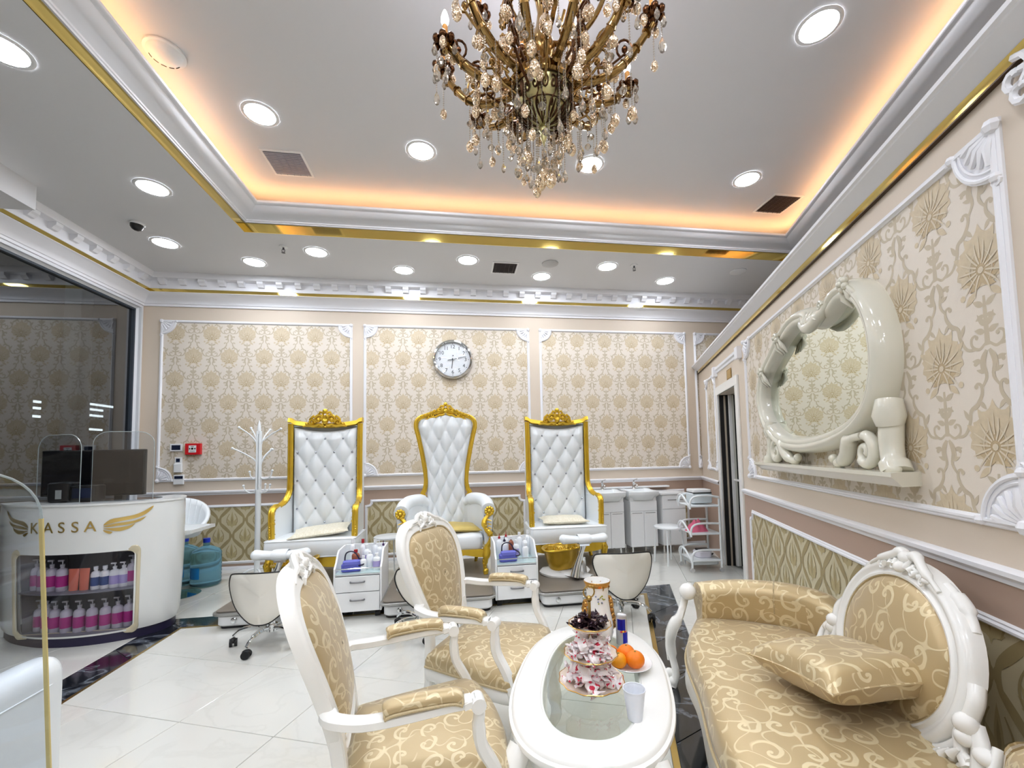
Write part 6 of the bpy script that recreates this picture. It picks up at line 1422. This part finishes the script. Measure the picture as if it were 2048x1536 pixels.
for k in range(NA):
    a = 2*PI*k/NA+.13; r1, z1 = (.555, 3.49) if k % 2 else (.50, 3.36)
    P = armcurve(a, r1, z1); n = len(P)
    mb = MB(); mb.tube(P, [.015+.006*math.sin(PI*i/(n-1)) for i in range(n)], 8)
    for i in range(3, n-2, 3): 
        p = Vector(P[i]); q = Vector(P[i+1]); mb.tube([p, p+(q-p)*.7, q], [.026, .018, .014], 8)
    mb.build('arm', antique, t, smooth=50); cup(a, r1, z1+.03)
    c, s = math.cos(a), math.sin(a)
    strand(r1*c, r1*s, z1-.01, .17+.05*(k % 3), k % 2); strand((r1-.13)*c+.02, (r1-.13)*s, 3.27, .16+.06*(k % 2), 1)
    strand((r1+.04)*c, (r1+.04)*s, z1+.0, .12, 0); strand(.40*c, .40*s, 3.30, .10+.05*(k % 2), 2); strand(.36*c-.03*s, .36*s+.03*c, 3.27, .2, 1); strand(.30*c, .30*s, 3.22, .17+.05*((k+1) % 3), 0)
    # scroll leaf with a gem between the arms
    b = a+PI/NA; c, s = math.cos(b), math.sin(b)
    for (rr, zz, sc_) in ((.26, 3.24, 1.1), (.30, 3.33, 1.0), (.40, 3.45, .95)):
        mb = MB(); L = [(rr-.10, zz-.05), (rr-.03, zz-.03), (rr+.03, zz+.02)]+[(rr+.035*sc_+.042*sc_*math.cos(q), zz+.05+.055*sc_*math.sin(q)) for q in [-.9+i*.5 for i in range(11)]]
        mb.tube([(x*c, x*s, Z(z)) for x, z in L], .0065, 6)
        mb.ball(((rr+.035)*c, (rr+.035)*s, Z(zz+.05)), .017, 8, 6); mb.ball(((rr+.035)*c, (rr+.035)*s, Z(zz+.05)), .026, 8, 5, (.4, .4, 1)); mb.build('scroll_leaf', antique_d if k % 2 else antique, t)
        g = put(fac0, t, ((rr+.08)*c, (rr+.08)*s, Z(zz+.02)), rz=b, sc=1.1)
    g = put(fac0, t, (.23*c, .23*s, Z(3.40)), rz=b, sc=1.7); put(fac0, t, (.36*c, .36*s, Z(3.36)), rz=b, sc=1.3)
    mb = MB(); mb.tube(cat([(.15*c, .15*s, Z(3.31)), (.19*c, .19*s, Z(3.38)), (.16*c, .16*s, Z(3.46)), (.20*c, .20*s, Z(3.53))], 4), .007, 6); mb.build('upright_scroll', antique, t)
    # big oval medallion crystals of the middle tier
    if k % 2 == 0:
        x, y, z = .20*c, .20*s, Z(3.60); m_ = MB(); m_.at((x, y, z), rz=b); 
        m_.tube([(.012, .048*math.cos(q), .06*math.sin(q)) for q in [2*PI*i/20 for i in range(20)]], .010, 6, loop=True)
        for i in range(14): q = 2*PI*i/14; m_.ball((.012, .062*math.cos(q), .075*math.sin(q)), .009, 6, 4)
        o = m_.build('oval_frame', antique, t); m_ = MB(); m_.at((x, y, z), rz=b); m_.ball((.008, 0, 0), .05, 12, 8, (.3, .9, 1.15)); m_.build('oval_crystal', frost, o, smooth=0)
    # upper tier arms
    if k % 2:
        c, s = math.cos(a), math.sin(a); P = [(x*c, x*s, Z(z)) for x, z in [(p.x, p.y) for p in cat([(.05, 3.52), (.14, 3.50), (.24, 3.56), (.31, 3.66), (.34, 3.76)], 4)]]
        mb = MB(); mb.tube(P, .013, 8); mb.build('upper_arm', antique, t); cup(a, .34, 3.78); strand(.34*c, .34*s, 3.74, .12, 1); strand(.24*c, .24*s, 3.53, .12, 0)
for ring_r, n_, z, L in ((.13, 12, 3.16, .22), (.09, 9, 3.10, .20), (.055, 7, 3.06, .22), (.19, 14, 3.24, .20), (.25, 14, 3.25, .18)):
    for k in range(n_):
        a = 2*PI*k/n_+ring_r*7; strand(ring_r*math.cos(a), ring_r*math.sin(a), z, L+.04*(k % 3), (k+int(ring_r*100)) % 3)
for k in range(3): put(fac0, t, (.03*math.cos(k*2.1), .03*math.sin(k*2.1), Z(2.80)), sc=1.7, rz=k)

# ------------------------------------------------------------------ reception counter at the left
ctr = [(-2.62, 4.46), (-2.49, 4.36), (-2.40, 4.23), (-2.36, 4.09), (-2.39, 3.96), (-2.49, 3.85), (-2.66, 3.765), (-2.88, 3.73), (-3.12, 3.755), (-3.32, 3.83), (-3.50, 3.93), (-3.66, 4.06)]
CP = cat(ctr, 8); CN = len(CP)
def cn(i):
    d = (CP[min(i+1, CN-1)]-CP[max(i-1, 0)]).normalized(); return Vector((-d.y, d.x))     # outward
def cpt(i, off, z):
    p, n = CP[i], cn(i)
    if n.y > .3 and False: n = -n
    return Vector((p.x+n.x*off, p.y+n.y*off, z))
sgn = -1 if cn(CN//2).y > 0 else 1
counter = empty('reception_counter', (0, 0, 0), 0, 'curved glossy white reception counter with a glazed display and gold lettering', 'reception counter')
prof_z = [(.07, -.035), (.12, -.022), (.40, -.008), (.69, .0), (.9, .0), (1.04, .0), (1.06, -.004)]
def po(z): return interp(prof_z, z)
i0 = min(range(CN), key=lambda i: abs(CP[i].x+2.53)+(9 if CP[i].y > 3.98 else 0)); i1 = min(range(CN), key=lambda i: abs(CP[i].x+3.335)); HZ0, HZ1 = .085, .70
def shell(mb, ia, ib, zs):
    R_ = [[cpt(i, sgn*po(z), z) for z in zs] for i in range(ia, ib+1)]; mb.loft(R_, closed=False)
    R2 = [[cpt(i, sgn*(po(z)-.022), z) for z in zs] for i in range(ia, ib+1)]; mb.loft(R2, closed=False)
gl_w = M('counter_gloss_white', (226, 228, 226), .18, var=.01, coat=.5)
mb = MB(); zs = [.07, .12, .25, .40, .55, .69, .8, .9, 1.0, 1.06]
shell(mb, 0, i0, zs); shell(mb, i1, CN-1, zs); shell(mb, i0, i1, [.07, HZ0]); shell(mb, i0, i1, [HZ1, .8, .9, 1.0, 1.06]); mb.build('front_panel', gl_w, counter, smooth=50)
mb = MB(); mb.loft([[cpt(i, sgn*.006, 1.06), cpt(i, sgn*.006, 1.075), cpt(i, -sgn*.16, 1.075), cpt(i, -sgn*.16, 1.06)] for i in range(CN)], cap=True); mb.build('counter_top', gl_w, counter, smooth=40)
mb = MB(); mb.loft([[cpt(i, -sgn*.05, .0), cpt(i, -sgn*.05, .07), cpt(i, -sgn*.3, .07), cpt(i, -sgn*.3, 0)] for i in range(CN)], cap=True); mb.build('plinth', M('dark_plinth', (34, 30, 60), .4), counter, smooth=40)
# rounded frame round the display
def cx(xf, z, off):      # xf 0..1 along the opening
    f = i0+(i1-i0)*xf; k = int(min(f, i1-1)); a = cpt(k, sgn*(po(z)+off), z); b = cpt(k+1, sgn*(po(z)+off), z); return a.lerp(b, f-k)
fw = rrect(-.03, 1.03, HZ0-.025, HZ1+.025, .06, 5); fw = [(x if abs(x-.5) < .4 else x, z) for x, z in fw]
def rr2(d): # rounded rectangle in metres mapped on the surface
    L = .86; P = rrect(-.02*L-d, 1.02*L+d, HZ0-.005-d, HZ1+.005+d, .05, 5); return [(x/L, z) for x, z in P]
mb = MB(); A1, A2, A3 = rr2(.03), rr2(0), rr2(.032); mb.loft([[cx(x, z, .001) for x, z in A1], [cx(x, z, .008) for x, z in rr2(.026)], [cx(x, z, .008) for x, z in rr2(.004)], [cx(x, z, -.004) for x, z in rr2(-.012)]]); mb.build('display_frame', M('champagne_frame', (214, 204, 176), .3, .3), counter, smooth=40)
mb = MB(); mb.loft([[cx(x/16, z, -.004) for z in (HZ0, HZ1)] for x in range(17)], closed=False); mb.build('display_glass', display_glass, counter, smooth=40)
mb = MB()
for z0, z1 in ((HZ0-.01, HZ0), (.395, .405), (HZ1, HZ1+.01)):
    mb.loft([[cx(x/16, z0, -.012), cx(x/16, z1, -.012), cx(x/16, z1, -.30), cx(x/16, z0, -.30)] for x in range(17)], cap=True)
mb.build('shelf', M('shelf_grey', (120, 120, 128), .4), counter, smooth=0)
mb = MB(); mb.loft([[cx(x/16, z, -.30) for z in (HZ0-.02, HZ1+.02)] for x in range(17)], closed=False)
for x in (0, 1): mb.loft([[cx(x, HZ0-.02, -.02), cx(x, HZ1+.02, -.02)], [cx(x, HZ0-.02, -.30), cx(x, HZ1+.02, -.30)]], closed=False)
mb.build('display_back', M('display_grey', (104, 104, 112), .5), counter, smooth=0)
mb = MB(); mb.box(-3.66, -2.42, 4.35, 4.75, .72, .75); mb.box(-3.66, -3.62, 4.1, 4.75, 0, .72); mb.build('desk_shelf', gl_w, counter, smooth=0)
# lettering and wings, laid on the curved front
def lay(me_pts, x_at, z_at, size, off=.003):
    pass
lett = M('gold_mirror_letters', (226, 196, 120), .34, 1, var=.05)
def xi(X):     # front position at world X
    k = min(range(CN-1), key=lambda i: abs((CP[i].x+CP[i+1].x)/2-X)+(9 if CP[i].y > 3.98 and X > -3.4 else 0)); f = (X-CP[k].x)/(CP[k+1].x-CP[k].x); return k, f
def front(X, z, off=.004):
    k, f = xi(X); f = max(-.5, min(1.5, f)); return cpt(k, sgn*(po(z)+off), z).lerp(cpt(k+1, sgn*(po(z)+off), z), f)
def letter(ch, X, z, size):
    o = text(ch, size, (0, 0, 0), (0, 0, 0), counter, lett, 'letter', ext=.001)
    k, f = xi(X); p = front(X, z); n = cn(k)*sgn; ang = math.atan2(n.y, n.x)+PI/2
    o.location = p+Vector((n.x*.002, n.y*.002, 0)); o.rotation_euler = (PI/2, 0, ang); return o
for ch, X in zip('KASSA', (-3.165, -3.055, -2.96, -2.87, -2.775)): letter(ch, X, .90, .115)
def wing(sx, X0):
    K = .78; F = [[(0, .0), (.05, .055), (.13, .07), (.21, .085), (.27, .115), (.33, .165), (.30, .10), (.24, .058), (.17, .04), (.09, .025)],
         [(.0, -.012), (.08, .012), (.16, .02), (.22, .03), (.29, .062), (.25, .018), (.18, -.005), (.10, -.012), (.04, -.018)],
         [(.0, -.028), (.05, -.03), (.12, -.028), (.18, -.018), (.22, .0), (.19, -.04), (.13, -.065), (.08, -.06), (.04, -.045)],
         [(.0, -.045), (.03, -.052), (.07, -.07), (.05, -.085), (.02, -.07)]]
    mb = MB()
    for f_ in F:
        P = cat(f_, 3, True); n = len(P); cxy = (sum(p.x for p in P)/n, sum(p.y for p in P)/n)
        m_ = n//2
        V = [front(X0+sx*p.x*K, .905+p.y*K, .0045) for p in P]; mb.add(V, [tuple(q) for q in [(i, i+1, n-2-i, n-1-i) for i in range(m_-1)] if len(set(q)) >= 3])
    mb.build('wing_emblem', lett, counter, smooth=0, label='gold feathered wing emblem')
wing(1, -2.70); wing(-1, -3.22)
# bottles in the display
mag = M('magenta_label', (176, 40, 128), .4, var=.12, vs_=60); clearb = M('cloudy_bottle', (196, 190, 200), .2, var=.04, coat=.4); salm = M('salmon_tube', (222, 120, 96), .4, var=.05); navyl = M('navy_label', (40, 70, 130), .4)
protos = {'m': mk_bottle(.235, .036, 'pump', clearb, M('smoky_pump', (176, 176, 180), .25), mag), 'w': mk_bottle(.19, .030, 'cap', white_pl, white_pl, navyl), 'p': mk_bottle(.19, .034, 'pump', white_pl, white_pl, lilac)}
def make_tube():
    t_ = empty('cream_tube'); mb = MB(); mb.loft([[(.03*math.cos(a), .018*math.sin(a), .0) for a in [2*PI*k/14 for k in range(14)]], [(.034*math.cos(a), .014*math.sin(a), .09) for a in [2*PI*k/14 for k in range(14)]], [(.037*math.cos(a), .003*math.sin(a), .165) for a in [2*PI*k/14 for k in range(14)]]], cap=True); mb.build('body', salm, t_); return t_
protos['t'] = make_tube()
usedp = set()
def stock(kind, xf, z, lab, grp, cat_='bottle', d=-.07):
    p = cx(xf, z, 0); q = cx(xf, z, d-.03); 
    if kind not in usedp: o = protos[kind]; usedp.add(kind)
    else: o = copy_tree(protos[kind])
    o.location = (q.x, q.y, z+.0005); tag(o, lab, cat_, grp)
top = [('m', .965), ('m', .865), ('m', .745), ('m', .635), ('t', .535), ('t', .445), ('w', .35), ('w', .275), ('p', .19), ('p', .105), ('m', .02)]
names = {'m': 'clear pump bottle with magenta label', 't': 'salmon cream tube', 'w': 'white bottle with navy label', 'p': 'white pump bottle with lilac label'}
cnt = {}
for kd, xf in top:
    cnt[kd] = cnt.get(kd, 0)+1
    lb = {('m', 1): 'at the left end of the upper display shelf', ('m', 2): 'second from the left on the upper display shelf', ('m', 3): 'behind the gold edged screen on the upper display shelf', ('m', 4): 'beside the salmon tubes on the upper display shelf', ('m', 5): 'cut by the right edge of the upper display shelf',
          ('t', 1): 'beside the magenta bottle', ('t', 2): 'beside the white bottles', ('w', 1): 'touching the salmon tube', ('w', 2): 'next to the white pump bottles', ('p', 1): 'left of its twin on the upper shelf', ('p', 2): 'right of its twin on the upper shelf'}[(kd, cnt[kd])]
    stock(kd, xf, .405, names[kd]+' '+lb, 'toiletries on the upper display shelf' if kd != 't' else 'salmon cream tubes in the display', 'bottle' if kd != 't' else 'tube')
for k in range(9):
    stock('m', .95-.113*k, HZ0, 'clear pump bottle with magenta label, '+('leftmost', 'second from left', 'third from left', 'fourth from left', 'middle one', 'fourth from right', 'third from right', 'second from right', 'rightmost')[k]+' on the lower display shelf', 'pump bottles on the lower display shelf')
# screens, monitors and printer on the counter
def sheet(name, pts, z0, z1, r, lab, mat=acrylic):
    t_ = empty(name, (pts[0][0], pts[0][1], 0), 0, lab, 'screen'); a, b = Vector(pts[0]), Vector(pts[1]); L = (b-a).length; d = (b-a)/L; n = Vector((-d.y, d.x))
    P = rrect(0, L, z0, z1+.0, r, 8); P = [(x, z) if z > z0+r else (0 if x < L/2 else L, z0) for x, z in P]
    Q = [];  [Q.append(p) for p in P if not Q or p != Q[-1]]
    th = .004; mb = MB(); v = [(d.x*x-n.x*th, d.y*x-n.y*th, z) for x, z in Q]+[(d.x*x+n.x*th, d.y*x+n.y*th, z) for x, z in Q]; m_ = len(Q)
    mb.add(v, [tuple(range(m_)), tuple(range(2*m_-1, m_-1, -1))]+[(i, (i+1) % m_, m_+(i+1) % m_, m_+i) for i in range(m_)]); mb.build('panel', mat, t_, smooth=0)
    E_ = M('acrylic_edge', (214, 226, 226), .15, var=0, trans=.3, alpha=.5); mb = MB(); mb.tube([(d.x*x, d.y*x, z) for x, z in Q], .003, 5, loop=True); mb.build('edge', E_, t_); return t_, d, n
sheet('acrylic_screen', [(-2.52, 4.0), (-2.90, 3.90)], 1.076, 1.64, .10, 'clear acrylic screen standing on the right part of the counter')
sheet('acrylic_screen', [(-2.98, 3.90), (-3.38, 4.02)], 1.076, 1.62, .12, 'clear acrylic screen standing on the left part of the counter')
ts, d, n = sheet('partition_screen', [(-1.035, 1.35), (-1.23, .76)], .0, 1.385, .13, 'large clear acrylic screen with a gold edge at the left edge of the photo')
mb = MB(); mb.box(-.005, .003, -.003, .003, 0, 1.25); mb.build('edge_strip', M('cream_gold_strip', (226, 206, 140), .3, .35, var=.15, vs_=4), ts, smooth=0)
mb = MB(); mb.box(-.09, .05, -.1, .06, 0, .012); mb.build('foot', steel, ts, smooth=0); ts.rotation_euler = (0, -.068, 0)
def monitor(loc, w_, h_, rz, lab):
    t_ = empty('monitor', loc, rz, lab, 'monitor'); mb = MB(); mb.rbox(-w_/2, w_/2, -.02, .02, .10, .10+h_, .006, 2); mb.build('casing', blackp, t_, smooth=30)
    mb = MB(); mb.box(-w_/2+.012, w_/2-.012, -.0215, -.0195, .115, .085+h_); mb.build('glass', M('monitor_gloss', (14, 14, 18), .12, var=0, spec=.25), t_, smooth=0)
    mb = MB(); mb.box(-.03, .03, .0, .05, .01, .2); mb.rbox(-.12, .12, -.08, .08, 0, .012, .03, 3); mb.build('stand', blackp, t_); return t_
monitor((-2.93, 4.22, 1.0), .40, .40, .08, 'black monitor at the right end of the reception counter'); monitor((-3.355, 4.30, 1.0), .45, .40, -.05, 'black monitor at the left of the reception counter')
for x in (-2.93, -3.33): pass
mb = MB(); mb.box(-3.62, -2.62, 4.12, 4.45, .975, .999); mb.box(-3.62, -3.59, 4.12, 4.45, .75, .975); mb.box(-2.65, -2.62, 4.12, 4.45, .75, .975); mb.build('monitor_shelf', M('dark_shelf', (40, 40, 46), .4), counter, smooth=0)
t_ = empty('receipt_printer', (-3.06, 3.98, 1.0755), .1, 'black printer with a small screen on the counter', 'printer'); mb = MB(); mb.rbox(-.17, -.02, -.05, .08, 0, .16, .02, 3); mb.rbox(-.02, .15, -.05, .08, 0, .13, .012, 3); mb.build('body', blackp, t_); mb = MB(); mb.box(.0, .13, -.053, -.048, .03, .11); mb.build('screen', M('navy_screen'), t_, smooth=0); mb = MB(); mb.box(-.11, -.07, -.053, -.048, .03, .10); mb.build('paper_slot', M('paper_grey', (120, 124, 124), .5), t_, smooth=0)
# bar stool, white chair
t_ = empty('bar_stool', (-2.87, 4.96, 0), .4, 'white shell bar stool on a chrome disc behind the counter', 'stool')
mb = MB(); mb.lathe([(.20, 0), (.20, .008), (.12, .02), (.03, .03), (.028, .36), (.02, .36), (.02, .60)], 28); mb.build('pedestal', chrome, t_, smooth=50)
def shell_f(u, v):
    a = 2*PI*u; back = .5-.5*math.cos(a-PI/2-PI); r_ = lerp(.03, .225+.02*v, v**.6); h = .60+.02*v+(.34*back**1.0+.02)*max(0, (v-.45)/.55)**1.2; return (r_*math.cos(a)*1.0, r_*math.sin(a)*.95, h)
mb = MB(); mb.grid(shell_f, 32, 12, closed=True); mb.build('seat_shell', leather, t_, smooth=70, solid=.035)
mb = MB()
for k in range(7): a = -PI/2-.9+.3*k+PI; mb.tube([tuple(Vector(shell_f((a/(2*PI)) % 1, v))*1.0+Vector((-.018*math.cos(a), -.018*math.sin(a), .0))) for v in (.5, .7, .85, 1)], .005, 5)
mb.build('stitching', leather, t_)
t_ = empty('tub_chair', (-1.40, 1.28, 0), 0, 'white leather tub chair at the bottom left corner, only its arm in view', 'chair')
mb = MB(); sec = [(x, z) for x, z in rrect(-.065, .065, .06, .745, .06, 6)]
mb.loft([[(x*k, y, .4+(z-.4)*k2) for x, z in sec] for y, k, k2 in ((.47, .25, .80), (.455, .7, .96), (.43, .93, .99), (.38, 1, 1), (-.4, 1, 1), (-.45, .7, .95))], cap=True); a_ = mb.build('armrest', leather, t_, smooth=60)
mb = MB(); mb.tube([(.066, y, .665) for y in (-.4, 0, .38)]+[(.05, .44, .66)], .003, 5); mb.build('seam', leather, a_)
mb = MB(); mb.rbox(-.68, -.07, -.42, .40, .1, .42, .05, 4); mb.build('seat', leather, t_, smooth=50); mb = MB(); mb.rbox(-.80, -.67, -.42, .40, .06, .78, .05, 4); mb.build('armrest', leather, t_, smooth=50); mb = MB(); mb.rbox(-.80, .06, -.56, -.42, .06, .80, .05, 4); mb.build('backrest', leather, t_, smooth=50)
mb = MB(); mb.box(-.78, .04, -.5, .38, 0, .06); mb.build('base', blackp, t_)

# ------------------------------------------------------------------ the mall outside the window
striplight = M('mall_strip_light', (255, 244, 230), .4, emit=5, var=0)
for i, (x, y, z, L) in enumerate(((-9.02, 12.65, 2.83, 1.5), (-9.02, 12.15, 2.70, .45), (-9.02, 13.2, 2.72, .5), (-9.02, 12.15, 2.55, .45), (-9.02, 13.2, 2.57, .5), (-9.02, 12.15, 2.20, .45), (-9.02, 13.2, 2.22, .5), (-9.02, 13.2, 2.10, .5), (-9.02, 10.65, 2.72, .14), (-9.02, 10.65, 2.58, .14), (-9.02, 10.65, 2.40, .14))):
    mb = MB(); mb.box(-.02, .02, -L/2, L/2, -.025, .025); o = mb.build('shop_light', striplight, None, smooth=0); o.location = (x, y, z); tag(o, 'thin white strip light of a shop across the dark mall', 'light', 'mall strip lights seen through the window')
mb = MB(); mb.box(-.10, .10, -.10, .10, 0, 4.19); o = mb.build('mall_column', M('pale_green_column', (214, 222, 218), .5), None, smooth=0, bev=.01); o.location = (-5.0, 6.42, 0); tag(o, 'pale grey column standing outside the window', 'column')
mb = MB(); mb.box(-.35, .35, -.06, .06, -.03, 0); o = mb.build('column_fill_light', M('column_fill_emitter', (255, 250, 240), .4, emit=9, var=0), None, smooth=0); o.location = (-5.4, 5.2, 4.19); tag(o, 'added lamp that brightens the column outside the window', 'light')  # added lamp, there only to brighten the column
